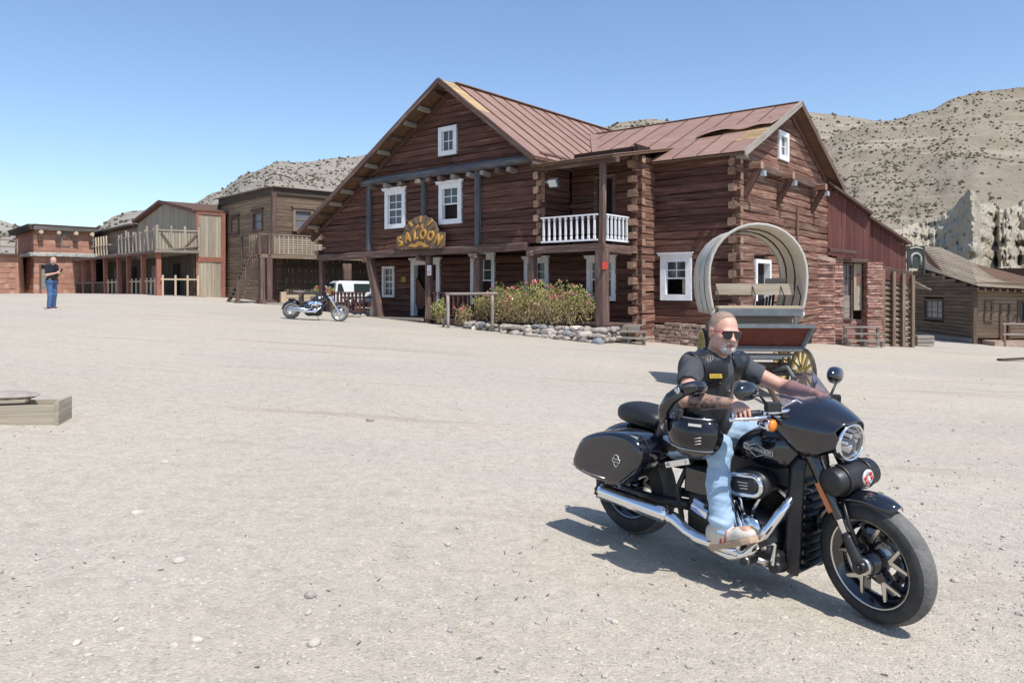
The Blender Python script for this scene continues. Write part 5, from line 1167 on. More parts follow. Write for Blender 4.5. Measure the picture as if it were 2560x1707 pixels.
cw = S.w(S.pv(1172, 790, -.1)[0], -.35); shrub('flower_shrub', 'small geranium with few pink flowers beside the rustic rail', (*cw, .2), (.42, .3, .95), 260, 9, .5, 7, .045, 22, rz=R(-39.44))
cw = S.w(S.pv(1104, 790, -.2)[0], -.3); shrub('leafy_shrub', 'small bright green shrub at the porch right of the door', (*cw, .25), (.42, .3, 1.15), 420, 12, .9, 0, .055, 20, rz=R(-39.44), dome=.3)

# low dry stone wall under the bush, and edging stones
sw = empty('stone_wall', (*S.w((ub0 + .4) / 2, -.55), 0), R(-39.44), 'low dry stone wall under the geranium bush', 'stone wall')
u0w = (ub0 + .4) / 2; random.seed(21); k = 0
u = ub0 - .1
while u < .42:
    t = (u - ub0) / (-ub0 + .2); gz = S.g(u, -.5); htop = .36; n = 3 if t > .5 else 2
    for j in range(n):
        k += 1; r = random.uniform(.13, .22); mm = 'rockblue' if random.random() < .07 else ('rockpale' if random.random() < .1 else 'rock')
        rock('stone', (u - u0w + random.uniform(-.08, .08), random.uniform(-.12, .1) - (.35 - .16 * j if t > .35 else 0.05), gz + .06 + j * (htop - gz) / n), r, mm, (1.25, .85, .62), k, sw, jit=.3, sub=2)
    u += random.uniform(.2, .32)
q = MB(); q.box(((ub0 - .1) / 2 - u0w, .4, .05), (-.05 - ub0, .9, .5)); q.build('earth_fill', 'footing', sw)
for i in range(16): k += 1; rock('stone', (random.uniform(.12, .3) - u0w, .05 + (i // 3) * .28, -.1 + (i % 3) * .17), random.uniform(.14, .2), 'rock', (1.1, .9, .62), k, sw, jit=.3, sub=2)
eg = 0
for (px, py, r, lab) in ((872, 792, .2, 'left'), (893, 793, .16, 'b'), (908, 791, .12, 'c'), (1036, 800, .15, ''), (1050, 797, .17, ''), (1063, 800, .15, ''), (1078, 800, .19, ''), (1095, 801, .15, ''), (1108, 805, .17, ''), (1128, 810, .2, ''), (1146, 808, .2, ''), (1165, 812, .22, ''), (1188, 815, .25, ''), (1205, 820, .18, ''), (1228, 822, .18, '')):
    p = gpt(px, py); eg += 1; near = 'beside the parked motorcycle and stump' if px < 950 else 'in the row edging the saloon porch'
    ordn = ('first', 'second', 'third', 'fourth', 'fifth', 'sixth', 'seventh', 'eighth', 'ninth', 'tenth', 'eleventh', 'twelfth')[eg - 1 if px < 950 else eg - 4]
    tag(rock('edging_stone', p + V((0, 0, r * .25)), r, 'rock' if eg % 3 else 'rockpale', (1.2, .9, .65), 60 + eg, jit=.25), f'{ordn} field stone from the left {near}', 'stone', 'field stones edging the porch ' + ('left' if px < 950 else 'front'))
# stump
p = gpt(939, 792); q = MB(); random.seed(2)
q.lathe([(.3, 0), (.27, .12), (.26, .3), (.25, .5), (.235, .52)], None, 14); q.v = [(x * (1 + .12 * mnoise.noise((x * 4, y * 4, z))), y * (1 + .1 * mnoise.noise((x * 4, y * 4, z + 5))), z) for x, y, z in q.v]
M['stump'] = mat('pale_cut_wood', (.5, .4, .27), (.36, .27, .17), .9, scale=5, rnd=0, bump=.6, bscale=12)
tag(q.build('tree_stump', 'stump', None, Matrix.Translation(p + V((0, 0, -.03)))), 'pale sawn tree stump at the leaning porch post', 'stump')
# rustic hitching rail in front of the porch
a_, b_ = gpt(1120, 820), gpt(1231, 829); hr = empty('hitching_rail', a_, 0, 'rustic grey log hitching rail before the porch', 'rail')
zt_ = 1.42; d = b_ - a_
for pt in (V((0, 0, 0)), d): beam(hr, pt + V((0, 0, -.05)), V((pt.x, pt.y, zt_ - a_.z)), .13, .13, 'paleend', 'post', 'round', .1, 4)
beam(hr, V((-.1, .03, zt_ - a_.z + .03)), V((d.x * 1.12, d.y * 1.12 + .03, zt_ - a_.z + .06)), .11, .11, 'paleend', 'rail', 'round', .1, 6)
beam(hr, V((-.25, .5, -.05)), V((.0, .05, .75)), .1, .1, 'paleend', 'prop', 'round', .1, 3); beam(hr, d + V((-.12, .1, -.03)), d + V((0, 0, .45)), .09, .09, 'paleend', 'prop', 'round', .1, 3)
# steps at the log corner
p = gpt(1572, 858); cs = empty('corner_steps', p, R(-20), 'low weathered board steps at the log corner right of the bush', 'steps')
for (y, z, l, r_) in ((-.25, .2, -.45, .72), (.1, .4, -.62, .6), (.42, .62, -.66, .4)): beam(cs, (l, y, z), (r_, y, z), .34, .05, 'paleend', 'tread', 'box', .03, 3)
for x in (-.5, .05, .55): beam(cs, (x, -.25, -.03), (x, -.25, .18), .1, .08, 'paleend', 'leg', up=(0, 1, 0)); beam(cs, (x - .06, .25, -.03), (x - .06, .25, .6 if x < .5 else .38), .12, .09, 'paleend', 'leg', up=(0, 1, 0))
beam(cs, (-.6, .26, .5), (.35, .26, .5), .04, .2, 'paleend', 'riser', 'box', .03, 2)
for (px, py, ln, lab) in ((1677, 856, 0.25, 'pale squared block leaning under the wing wall'), (1705, 858, -.05, 'grey squared block standing under the wing wall')):
    p = gpt(px, py); tag(beam(None, p + V((0, .1, -.02)), p + V((-ln, .2, .48)), .28, .16, 'paleplank' if ln > .1 else 'beam', 'timber_block', 'hewn', .04, 2, up=(0, 1, 0)), lab, 'timber')

# trough at the lower left
p0 = gpt(143, 1061); tr = empty('wooden_trough', p0, R(14), 'grey wooden trough with loose boards and a stone slab at the left edge', 'trough')
L_ = 1.75; Wd = .34; Hh = .2
beam(tr, (-L_, 0, Hh / 2), (0, 0, Hh / 2), .035, Hh, 'greywood', 'side_board', 'box', .03, 5); beam(tr, (-L_, Wd, Hh / 2 + .01), (0, Wd, Hh / 2 + .01), .035, Hh, 'greywood', 'side_board', 'box', .03, 5)
beam(tr, (.005, -.03, Hh / 2 + .015), (.005, Wd + .03, Hh / 2 + .015), .035, Hh + .03, 'greywood', 'end_board', 'box', .03, 3); beam(tr, (-L_ + .01, .02, Hh / 2), (-L_ + .01, Wd - .02, Hh / 2), .035, Hh, 'greywood', 'end_board')
beam(tr, (-L_, Wd / 2, .06), (-.02, Wd / 2, .06), Wd - .05, .03, 'greywood', 'bottom_board')
for k, (x0, x1, y, z) in enumerate(((-1.6, -.3, .1, Hh + .02), (-1.5, -.75, .26, Hh + .024))): beam(tr, (x0, y, z), (x1, y + .03, z + .012), .17, .025, 'greywood', 'loose_board', 'box', .03, 3)
rock('stone_slab', p0 + V((-.5, .1, Hh + .07)), .19, 'rock', (1.3, .8, .25), 77); bpy.data.objects['stone_slab']['label'] = 'flat grey stone slab lying on the wooden trough'; bpy.data.objects['stone_slab']['category'] = 'stone'
for k, (px, py, rz) in enumerate(((2538, 903, .2),)):
    p = gpt(px, py); tag(beam(None, p + V((-.6, 0, .06)), p + V((.8, .25, .09)), .2, .07, 'darkplank', 'dark_strip', 'box', .05, 3), 'dark flat strip lying on the gravel at the right edge', 'plank')  # flat dark strip laid on the gravel

# flower box and log rail behind the parked motorcycle
p = gpt(781, 771); p.z += 0; fb = empty('flower_box', p + V((0, 2.2, 0)), R(-30), 'wooden box with red pink geraniums behind the parked motorcycle', 'planter')
fz = ground(p.x) ; 
for y in (-.2, .2): beam(fb, (-.75, y, .45), (.75, y, .45), .04, .32, 'clap', 'side_board', 'box', .03, 3)
for x in (-.75, .75): beam(fb, (x, -.2, .45), (x, .2, .45), .04, .32, 'clap', 'end_board')
for x in (-.65, .65): beam(fb, (x, 0, -.02), (x, 0, .3), .12, .3, 'clap', 'leg', up=(0, 1, 0))
fs_ = shrub('geranium_plant', 'red pink geraniums growing in the box behind the parked motorcycle', p + V((0, 2.2, .5)), (.85, .25, .75), 700, 31, .95, 22, .05, 12, 'redpetal', rz=R(-30), cat='plant', yellow=False)
p = gpt(722, 771); lr = empty('log_rail', p + V((0, 1.2, 0)), R(-12), 'low grey log rail behind the parked motorcycle', 'rail')
beam(lr, (-.1, 0, .82), (2.0, 0, .72), .14, .13, 'paleend', 'rail', 'round', .1, 6)
for x in (.3, 1.8): beam(lr, (x, 0, -.1), (x, 0, .72), .22, .2, 'clap', 'post', 'hewn', .08, 2, up=(0, 1, 0))

# white van behind the railing
M['vanwhite'] = mat('white_car_paint', (.8, .82, .82), (.76, .78, .78), .25, scale=1, rnd=0, bump=0, coat=.6); M['tyre'] = mat('tyre_rubber', (.028, .028, .029), (.018, .018, .019), .75, scale=20, rnd=0, bump=.15, bscale=60)
M['glassdark'] = glass('dark_car_glass', (.03, .045, .045)); M['plasticgrey'] = mat('grey_plastic', (.06, .06, .065), None, .6, rnd=0, bump=.1)
vz = T.g(3, -4) * 0 + ground(-9.3)
vp = wpt(828, 760, 41.3); van = empty('white_van', (vp.x, vp.y, ground(vp.x) - .04), R(28), 'white van parked behind the porch railing left of the saloon', 'van')
prf = [(-.02, .35), (.0, .8), (.03, 1.0), (.1, 1.42), (.3, 1.52), (2.1, 1.5), (2.9, 1.36), (3.5, .98), (4.1, .88), (4.25, .7), (4.25, .35)]
n = len(prf); q = MB(); rings = []
for y, ins in ((-.82, .03), (-.8, 0), (.8, 0), (.82, .03)):
    rings.append([(x, y * (1 - .12 * max(0, z - .95) / .55), z) for x, z in prf])
q.loft(rings, smooth=False); q.build('body', 'vanwhite', van, bevel=.03)
def sidewin(x0, x1, z0, z1, sl0=0., sl1=0., y=-.82):
    q = MB(); yy = lambda z: y * (1 - .12 * max(0, z - .95) / .55) - .012
    q.add([(x0, yy(z0), z0), (x1, yy(z0), z0), (x1 - sl1, yy(z1), z1), (x0 + sl0, yy(z1), z1)], [(0, 1, 2, 3)]); return q.build('side_window', 'glassdark', van)
sidewin(.12, .5, .95, 1.36, .06, .12); sidewin(1.05, 1.95, .92, 1.36); sidewin(2.05, 2.95, .92, 1.34, 0, .35)
for x in (.85, 3.45):
    q = MB(); mt_ = Matrix.Translation((x, -.74, .3)) @ Matrix.Rotation(R(90), 4, 'X'); q.lathe([(.2, -.1), (.29, -.1), (.32, -.06), (.32, .06), (.29, .1), (.2, .1)], mt_, 20); w = q.build('wheel', 'tyre', van)
    q = MB(); q.lathe([(.02, .11), (.19, .1), (.2, .07)], mt_, 12); q.build('rim', 'greybox', w)
    q = MB(); mt_ = Matrix.Translation((x, .74, .3)) @ Matrix.Rotation(R(90), 4, 'X'); q.lathe([(.2, -.1), (.29, -.1), (.32, -.06), (.32, .06), (.29, .1), (.2, .1)], mt_, 20); q.build('wheel', 'tyre', van)
q = MB(); q.box((-.03, -.66, .78), (.06, .14, .3)); q.build('tail_light', 'redsign', van); q = MB(); q.box((-.01, 0, 1.2), (.04, 1.2, .36), Euler((0, R(12), 0)).to_matrix().to_4x4()); q.build('rear_window', 'glassdark', van); q = MB(); q.box((2.1, -.825, .62), (3.6, .02, .08)); q.build('rub_strip', 'plasticgrey', van)

# ---------------------------------------------------------------- covered wagon
M['canvas'] = mat('wagon_canvas', (.70, .67, .61), (.57, .545, .49), .9, scale=3, stretch=(1, 1, 1), rnd=0, bump=.35, bscale=9, c3=(.42, .38, .3), c3lo=.6, c3hi=.8); M['wheelyellow'] = mat('ochre_wheel_paint', (.56, .43, .17), (.42, .32, .12), .75, scale=6, rnd=.05, bump=.2, c3=(.4, .32, .2), c3lo=.58, c3hi=.7)
cm = M['canvas']; nt = cm.node_tree; b_ = nt.nodes['Principled BSDF']; tl = nt.nodes.new('ShaderNodeBsdfTranslucent'); tl.inputs['Color'].default_value = (.62, .55, .43, 1); mxs = nt.nodes.new('ShaderNodeMixShader'); mxs.inputs[0].default_value = .34
outn = [n_ for n_ in nt.nodes if n_.type == 'OUTPUT_MATERIAL'][0]; nt.links.new(b_.outputs[0], mxs.inputs[1]); nt.links.new(tl.outputs[0], mxs.inputs[2]); nt.links.new(mxs.outputs[0], outn.inputs[0])
M['wagonred'] = mat('dark_red_wagon_panel', (.14, .035, .024), (.1, .025, .018), .6, scale=5, rnd=.03, bump=.2, c3=(.2, .09, .06), c3lo=.62, c3hi=.8); M['irongrey'] = mat('grey_painted_iron', (.17, .185, .195), (.12, .13, .14), .6, scale=5, rnd=.04, bump=.15); M['iron'] = mat('dark_iron', (.07, .065, .06), (.04, .038, .036), .6, metal=.4, scale=8, rnd=.05, bump=.3)
WZ = 13.5; WAX = (-.1, -.995); wx = (1892 - 1280) / FPX * WZ; gw_ = ground(wx)
wg = empty('covered_wagon', (wx, WZ, gw_), math.atan2(WAX[1], WAX[0]), 'covered wagon with pale canvas hood and dark red footboard before the saloon wing', 'wagon')
# local x forward (towards the yard), y left of the wagon (to the picture's right)
wz = lambda py: EYE + (YH - py) / FPX * WZ - gw_
zfl = wz(805); hr_ = .85; zc = wz(692)
def hoop(x, k=1., dz=0.):
    pts = []
    for i in range(25):
        a = PI * (i - 4) / 16
        if i < 4 or i > 20: t = (4 - i) / 4 if i < 4 else (i - 20) / 4; pts.append(V((x, (1 if i < 4 else -1) * (hr_ - .1 * t * t) * k, zc - t * (zc - wz(788)))))
        else: pts.append(V((x, hr_ * k * math.cos(a), zc + dz + (wz(562) - zc) * k * math.sin(a) ** .92)))
    return pts
q = MB(); xs_ = np.linspace(-1.75, .05, 13); rings = []
for i, x in enumerate(xs_): 
    sag = -.02 * abs(math.sin((x + 1.75) / 1.8 * PI * 4)); rings.append([p + V((0, .012 * mnoise.noise((p.y * 5, p.z * 5, x * 4)), .012 * mnoise.noise((x * 6, p.y * 4, p.z * 4)))) for p in hoop(x, 1 + sag * .8 + .012 * (x < -1.6))])
q.loft(rings, caps=False, openring=True); cv = q.build('canvas_hood', 'canvas', wg); md = cv.modifiers.new('t', 'SOLIDIFY'); md.thickness = .006
q = MB(); q.tube(hoop(.06, 1.005), .028, 8); q.build('front_hem', 'canvas', wg); q = MB(); q.tube(hoop(-1.76, 1.0), .022, 8); q.build('rear_hem', 'canvas', wg)
for x in (-1.2, -.6): q = MB(); q.tube(hoop(x, .975), .02, 6); q.build('hoop', 'beam', wg)
for y in (-.62, .62): q = MB(); q.ico((.05, y * 1.2, wz(786)), .07, 2, .2, (1, 1, 1.2)); q.build('canvas_knot', 'canvas', wg)
q = MB()
for y in (-.6, .6): beam(wg, (-1.8, y, zfl - .28), (.1, y, zfl - .28), .05, .5, 'beam', 'box_side', 'box', .02, 3)
beam(wg, (-.85 - .95, 0, zfl - .5), (.1, 0, zfl - .5), 1.16, .05, 'beam', 'floor'); 
for k in range(6): beam(wg, (-1.75 + k * .02, .35 + k * .05, zfl - .2), (-1.7 + k * .02, .38 + k * .06, zfl + .35 + .03 * k), .09, .03, 'darkplank', 'rear_slat', up=(0, 1, 0))
# seat: plank on a grey frame, back board on iron rods
beam(wg, (.12, -.72, wz(768)), (.12, .72, wz(768)), .36, .05, 'paleplank', 'seat_board', 'box', .01, 2)
beam(wg, (.28, -.72, wz(779)), (.28, .72, wz(779)), .05, .13, 'irongrey', 'seat_frame'); 
for y in (-.6, .6): beam(wg, (.27, y, wz(812)), (.27, y, wz(782)), .06, .05, 'irongrey', 'seat_strut', up=(0, 1, 0))
beam(wg, (.05, -.6, wz(797)), (.05, .6, wz(797)), .04, .2, 'greywood', 'front_board', 'box', .02, 2)
beam(wg, (-.15, -.7, wz(723)), (-.15, .68, wz(723)), .03, .2, 'greywood', 'back_board', 'box', .02, 3)
beam(wg, (-.45, .25, wz(712)), (-.45, .62, wz(712)), .03, .24, 'greywood', 'back_board', 'box', .02, 2)
for y in (-.7, -.05, .45, .74):
    q = MB(); q.tube([(-.02, y, wz(766)), (-.06, y + .04, wz(740)), (-.14, y, wz(715))], .012, 6); q.build('iron_rod', 'iron', wg)
# slanted footboard
zt_, zb_ = wz(811), wz(866)
pm = Matrix(); 
def panel(w0, w1, x0, x1, z0, z1, off): return [V((x0 + off, -w0, z0)), V((x0 + off, w0, z0)), V((x1 + off, w1, z1)), V((x1 + off, -w1, z1))]
quad_slab('footboard', panel(.66, .8, .36, .56, zb_, zt_, 0), .03, 'wagonred', wg, down=V((-1, 0, 0)))
for (a_, b_) in (((.585, -.82, zt_), (.585, .82, zt_)), ((.39, -.68, zb_), (.39, .68, zb_))): beam(wg, a_, b_, .06, .07, 'irongrey', 'footboard_edge')
for y in (-1, 1): beam(wg, (.39, y * .68, zb_), (.585, y * .82, zt_), .05, .06, 'irongrey', 'footboard_edge')
beam(wg, (.15, 0, zb_ - .02), (.45, 0, zb_ - .02), 1.34, .05, 'irongrey', 'foot_shelf')
# springs and axles
def leafspring(x, y0, y1, z): 
    sp = beam(wg, (x, y0, z), (x, y1, z), .06, .03, 'iron', 'leaf_spring')
    for k, (f, dz) in enumerate(((.8, .035), (.55, .065))): sub(beam(None, (x, lerp(y0, y1, .5 - f / 2), z - dz), (x, lerp(y0, y1, .5 + f / 2), z - dz), .06, .028, 'irongrey', 'spring_leaf'), sp)
leafspring(.42, -.6, .6, wz(880)); leafspring(.1, -.6, .6, wz(885))
def wwheel(name, c, r, rz, nsp=12, lab=None):
    w = empty(name, c, rz); w.parent = wg
    q = MB(); q.lathe([(r, -.025), (r, .025), (r - .055, .028), (r - .055, -.028), (r, -.025)], Matrix.Rotation(R(90), 4, 'X'), 32, smooth=False); q.build('felloe', 'wheelyellow', w)
    q = MB(); q.lathe([(r + .012, -.027), (r + .012, .027), (r + .001, .027), (r + .001, -.027), (r + .012, -.027)], Matrix.Rotation(R(90), 4, 'X'), 32); q.build('iron_tyre', 'iron', w)
    q = MB(); q.lathe([(.03, -.13), (.07, -.12), (.085, -.04), (.085, .04), (.06, .12), (.03, .14)], Matrix.Rotation(R(90), 4, 'X'), 14); q.build('hub', 'wheelyellow', w)
    for k in range(nsp):
        a = 2 * PI * k / nsp; beam(w, (.07 * math.cos(a), 0, .07 * math.sin(a)), ((r - .05) * math.cos(a), 0, (r - .05) * math.sin(a)), .035, .045, 'wheelyellow', 'spoke', up=(0, 1, 0))
    return w
rF, rR = .42, .56
q = MB(); q.cyl((.25, -.72, rF), (.25, .72, rF), .04, n=8); q.build('front_axle', 'iron', wg); q = MB(); q.cyl((-1.3, -.74, rR), (-1.3, .74, rR), .04, n=8); q.build('rear_axle', 'iron', wg)
wwheel('wheel', (.2, .75, rF + .02), rF, R(12), 12); wwheel('wheel', (.32, -.75, rF + .02), rF, R(12), 12); wwheel('wheel', (-1.3, .76, rR), rR, 0, 14); wwheel('wheel', (-1.3, -.76, rR), rR, 0, 14)
beam(wg, (-1.3, 0, rR), (.25, 0, rF), .09, .09, 'beam', 'reach_pole'); beam(wg, (.1, -.5, rF + .1), (.1, .5, rF + .1), .14, .16, 'beam', 'bolster')
for y in (-.35, .35):
    q = MB(); q.tube([(.25, y * .6, rF + .05), (.6, y * 1.1, rF + .15), (.85, y * 1.2, .42)], .03, 6); q.build('iron_stay', 'irongrey', wg)
    q = MB(); q.tube([(.3, y, wz(880)), (.25, y, rF + .1)], .03, 6); q.build('iron_stay', 'iron', wg)
beam(wg, (.5, 0, rF), (1.9, -.1, .12), .09, .09, 'beam', 'drawbar', 'round', .05, 4)
# ================================================================ MOTORCYCLES
def paint(name, c, rough, coat=1., metal=0., bump=0.):
    m = bpy.data.materials.new(name); m.use_nodes = True; nt = m.node_tree; b = nt.nodes['Principled BSDF']
    nz = N(nt, 'ShaderNodeTexNoise', Scale=6., Detail=3.); tc = N(nt, 'ShaderNodeTexCoord'); nt.links.new(tc.outputs['Object'], nz.inputs['Vector'])
    mr = N(nt, 'ShaderNodeMapRange'); mr.inputs[3].default_value = rough * .75; mr.inputs[4].default_value = rough * 1.3; nt.links.new(nz.outputs[0], mr.inputs[0]); nt.links.new(mr.outputs[0], b.inputs['Roughness'])
    b.inputs['Base Color'].default_value = (*c, 1); b.inputs['Metallic'].default_value = metal; b.inputs['Coat Weight'].default_value = coat; b.inputs['Coat Roughness'].default_value = .03
    if bump:
        n2 = N(nt, 'ShaderNodeTexNoise', Scale=90., Detail=3.); nt.links.new(tc.outputs['Object'], n2.inputs['Vector']); bp = N(nt, 'ShaderNodeBump', Strength=bump, Distance=.004); nt.links.new(n2.outputs[0], bp.inputs['Height']); nt.links.new(bp.outputs[0], b.inputs['Normal'])
    return m
M['black'] = paint('gloss_black_paint', (.008, .009, .014), .12); M['satin'] = paint('satin_black', (.018, .018, .02), .42, 0, 0, .15); M['chrome'] = paint('chrome', (.78, .79, .81), .07, 0, 1.); M['alu'] = paint('machined_alloy', (.62, .60, .57), .28, 0, 1.)
M['leather'] = paint('black_leather', (.014, .014, .016), .42, 0, 0, .5); M['engine'] = paint('engine_black', (.022, .022, .024), .35, 0, .3, .2)
M['tyre2'] = mat('dusty_tyre', (.055, .054, .053), (.03, .03, .03), .8, scale=14, rnd=0, bump=.2, bscale=50); M['tread'] = mat('dusty_tread', (.17, .165, .155), (.1, .097, .092), .9, scale=14, rnd=0, bump=.35, bscale=40)
M['amber'] = paint('amber_lens', (.85, .22, .01), .15, 1.); M['redlens'] = paint('red_lens', (.55, .02, .015), .15, 1.); M['reflector'] = paint('orange_reflector', (.5, .16, .05), .3, .5); M['logo'] = paint('silver_print', (.68, .66, .62), .35, 0, .2)
def tinted(name, c, alpha):
    m = bpy.data.materials.new(name); m.use_nodes = True; nt = m.node_tree; nt.nodes.clear(); o = N(nt, 'ShaderNodeOutputMaterial'); t = N(nt, 'ShaderNodeBsdfTransparent'); t.inputs[0].default_value = (*c, 1)
    g = N(nt, 'ShaderNodeBsdfGlossy', Roughness=.03); fr = N(nt, 'ShaderNodeFresnel', IOR=1.5); d = N(nt, 'ShaderNodeBsdfDiffuse'); d.inputs[0].default_value = (.12, .1, .13, 1)
    m1 = N(nt, 'ShaderNodeMixShader'); m1.inputs[0].default_value = alpha; m2 = N(nt, 'ShaderNodeMixShader'); L = nt.links.new
    L(t.outputs[0], m1.inputs[1]); L(d.outputs[0], m1.inputs[2]); L(fr.outputs[0], m2.inputs[0]); L(m1.outputs[0], m2.inputs[1]); L(g.outputs[0], m2.inputs[2]); L(m2.outputs[0], o.inputs[0]); return m
M['smoke'] = tinted('smoked_screen', (.5, .45, .52), .16); M['clear'] = tinted('clear_lens', (.9, .92, .95), .05)
RX = Matrix.Rotation(R(90), 4, 'X')         # lathe axis z -> -y
def arc_sheet(c, r, a0, a1, w, crown, n=20, k=9, skirt=0.):
    """a mudguard: swept arc about a wheel axis, domed across"""
    rings = []
    for i in range(n + 1):
        t = i / n; a = lerp(a0, a1, t); end = min(1, min(t, 1 - t) * 6 + .25); ring = []
        for j in range(k + 1):
            s_ = 2 * j / k - 1; rr = r - crown * abs(s_) ** 2.2 - (skirt if abs(s_) == 1 else 0); ring.append(V((c[0] + rr * math.cos(a), s_ * w / 2 * end ** .5, c[2] + rr * math.sin(a))))
        rings.append(ring)
    q = MB(); q.loft(rings, caps=False, openring=True); return q
def place(q, name, m, parent, mtx=None, solid=0., subsurf=0):
    o = q.build(name, m, parent, mtx, subsurf=subsurf)
    if solid: md = o.modifiers.new('t', 'SOLIDIFY'); md.thickness = solid; md.offset = 0
    return o
def tyre_profile(R_, w, rim):
    p = []
    for i in range(15):
        a = R(-118) + R(236) * i / 14; p.append((R_ - w * .46 + w * .46 * math.cos(a) * (1 if abs(a) < 1.5 else 1.05), w * .5 * math.sin(a)))
    return [(rim, p[0][1] * .9)] + p + [(rim, p[-1][1] * .9)]
def tread_tyre(q, R_, w, rim, n=72):
    """tyre with raised tread blocks between slanted grooves"""
    pr = tyre_profile(R_, w, rim); rings = []
    for r_, z in pr: rings.append([RX @ V((r_ * math.cos(2 * PI * j / n), r_ * math.sin(2 * PI * j / n), z)) for j in range(n)])
    q.cur = 0; q.loft(rings[:6], caps=False); q.cur = 1; q.loft(rings[5:12], caps=False); q.cur = 0; q.loft(rings[11:], caps=False)

def big_bike():
    Bk = empty('black_motorcycle', (.8347, 5.1536, ground(.8347)), 0, 'big black touring motorcycle with saddlebags and small fairing ridden in the foreground', 'motorcycle')
    Bk.rotation_euler = (Matrix.Rotation(R(-49.88), 4, 'Z') @ Matrix.Rotation(R(2.35), 4, 'Y')).to_euler()
    # ---- steering transform
    head = V((1.32, 0, .88)); axl = V((1.625, 0, .322)); axis = (head - axl).normalized()
    ST = Matrix.Translation(head) @ Matrix.Rotation(R(-13), 4, axis) @ Matrix.Translation(-head)
    def part(q, name, m, par=None, steer=False, **kw): return place(q, name, m, par or Bk, ST if steer else None, **kw)
    # ---- wheels
    def wheel(c, R_, w, rim, name, mtx, nsp, front):
        q = MB(); tread_tyre(q, R_, w, rim); o = q.build(name, ['tyre2', 'tread'], Bk, mtx @ Matrix.Translation(c))
        q = MB(); ww = w * .40
        q.lathe([(rim + .008, -ww), (rim - .006, -ww), (rim - .016, -ww + .012), (rim - .05, -ww * .45), (rim - .055, 0), (rim - .05, ww * .45), (rim - .016, ww - .012), (rim - .006, ww), (rim + .008, ww)], RX, 64, caps=False); q.build('rim', 'black', o)
        for sg in (-1, 1):
            q = MB(); q.lathe([(rim + .006, sg * (ww + .002)), (rim + .006, sg * (ww + .005)), (rim - .012, sg * (ww + .003)), (rim - .012, sg * (ww - .004))], RX, 64, caps=False); q.build('rim_lip', 'alu', o)
        q = MB(); q.lathe([(.03, -.075), (.058, -.07), (.062, -.03), (.075, -.02), (.075, .02), (.062, .03), (.058, .07), (.03, .075)], RX, 28); q.build('hub', 'black', o)
        for k in range(nsp):      # split Y spokes: black web with a machined face
            a = 2 * PI * k / nsp + .35; ro = rim - .014
            def pt(r_, da): return (r_ * math.cos(a + da), r_ * math.sin(a + da))
            arms = [[pt(.055, -.42), pt(.055, .42), pt(.115, .2), pt(ro, .36), pt(ro, .24), pt(.13, .02), pt(ro, -.24), pt(ro, -.36), pt(.115, -.2)]]
            for nm, mm, y0, y1, sc in (('spoke', 'black', -.028, .028, 1.), ('spoke_face', 'alu', -.032, -.0285, .93)):
                pts = arms[0]; n = len(pts)
                if nm == 'spoke_face': pts = [pt(.105, -.1), pt(.105, .1), pt(.118, .15), pt(ro, .34), pt(ro, .285), pt(.128, .03), pt(ro, -.285), pt(ro, -.34), pt(.118, -.15)]
                q = MB(); tri = [(0, 1, 2, 5), (2, 3, 4, 5), (0, 5, 8), (5, 6, 7, 8)]; n = 9
                v_ = [(x, y0, z) for x, z in pts] + [(x, y1, z) for x, z in pts]
                q.add(v_, tri + [tuple(n + i for i in t[::-1]) for t in tri] + [(i, (i + 1) % n, n + (i + 1) % n, n + i) for i in range(n)]); so_ = q.build(nm, mm, o)
        if front:
            q = MB(); q.lathe([(.09, .055), (.15, .055), (.15, .06), (.09, .06), (.09, .055)], RX.inverted(), 48, smooth=False); q.build('brake_disc', 'alu', o)
            for k in range(22):
                a = 2 * PI * k / 22; q = MB(); q.lathe([(.0005, .0535), (.007, .0535)], RX.inverted() @ Matrix.Translation((.12 * math.cos(a) + .012 * (k % 2), .12 * math.sin(a), 0)), 8); q.build('disc_hole', 'satin', o)
            q = MB(); q.cyl((0, -.11, 0), (0, -.07, 0), .045, .05, 24); q.build('hub_cap', 'alu', o)
        return o
    wheel(axl, .322, .135, .232, 'front_wheel', ST, 5, True); wheel(V((0, 0, .33)), .33, .18, .215, 'rear_wheel', Matrix(), 5, False)
    # ---- fork: chrome stanchions, black sliders and upper shrouds
    up = axis
    for sg in (-1, 1):
        y = sg * .105; a = axl + V((0, y, 0)); f = lambda d, yy=None, fx=0.: a + up * d + V((fx, 0, 0))
        q = MB(); q.tube([f(-.03, fx=-.012), f(.02, fx=-.012), f(.05, fx=-.012), f(.14, fx=-.012), f(.16, fx=-.012)], [.03, .034, .031, .029, .026], 14); part(q, 'fork_lower', 'satin', steer=True)
        q = MB(); q.cyl(f(.15, fx=-.012), f(.36, fx=-.012), .0225, n=16); part(q, 'stanchion', 'chrome', steer=True)
        q = MB(); q.tube([f(.24, fx=-.012), f(.25, fx=-.012), f(.36, fx=-.012), f(.44, fx=-.012), f(.62, fx=-.01), f(.66, fx=-.01)], [.027, .031, .031, .036, .042, .03], 16); part(q, 'fork_tube', 'black', steer=True)
        q = MB(); q.bar(f(.28) + V((-.02, sg * .034, 0)), f(.44) + V((-.02, sg * .04, 0)), .006, .03); part(q, 'side_reflector', 'reflector', steer=True)
        q = MB(); q.cyl(a + V((0, -.03 * sg, 0)), a + V((0, .035 * sg, 0)), .032, n=18); q.cyl(a + V((0, .03 * sg, 0)), a + V((0, .045 * sg, 0)), .018, n=6); part(q, 'axle_clamp', 'engine', steer=True)
    q = MB(); q.cyl(axl - V((0, .1, 0)), axl + V((0, .1, 0)), .014, n=10); part(q, 'front_axle', 'chrome', steer=True)
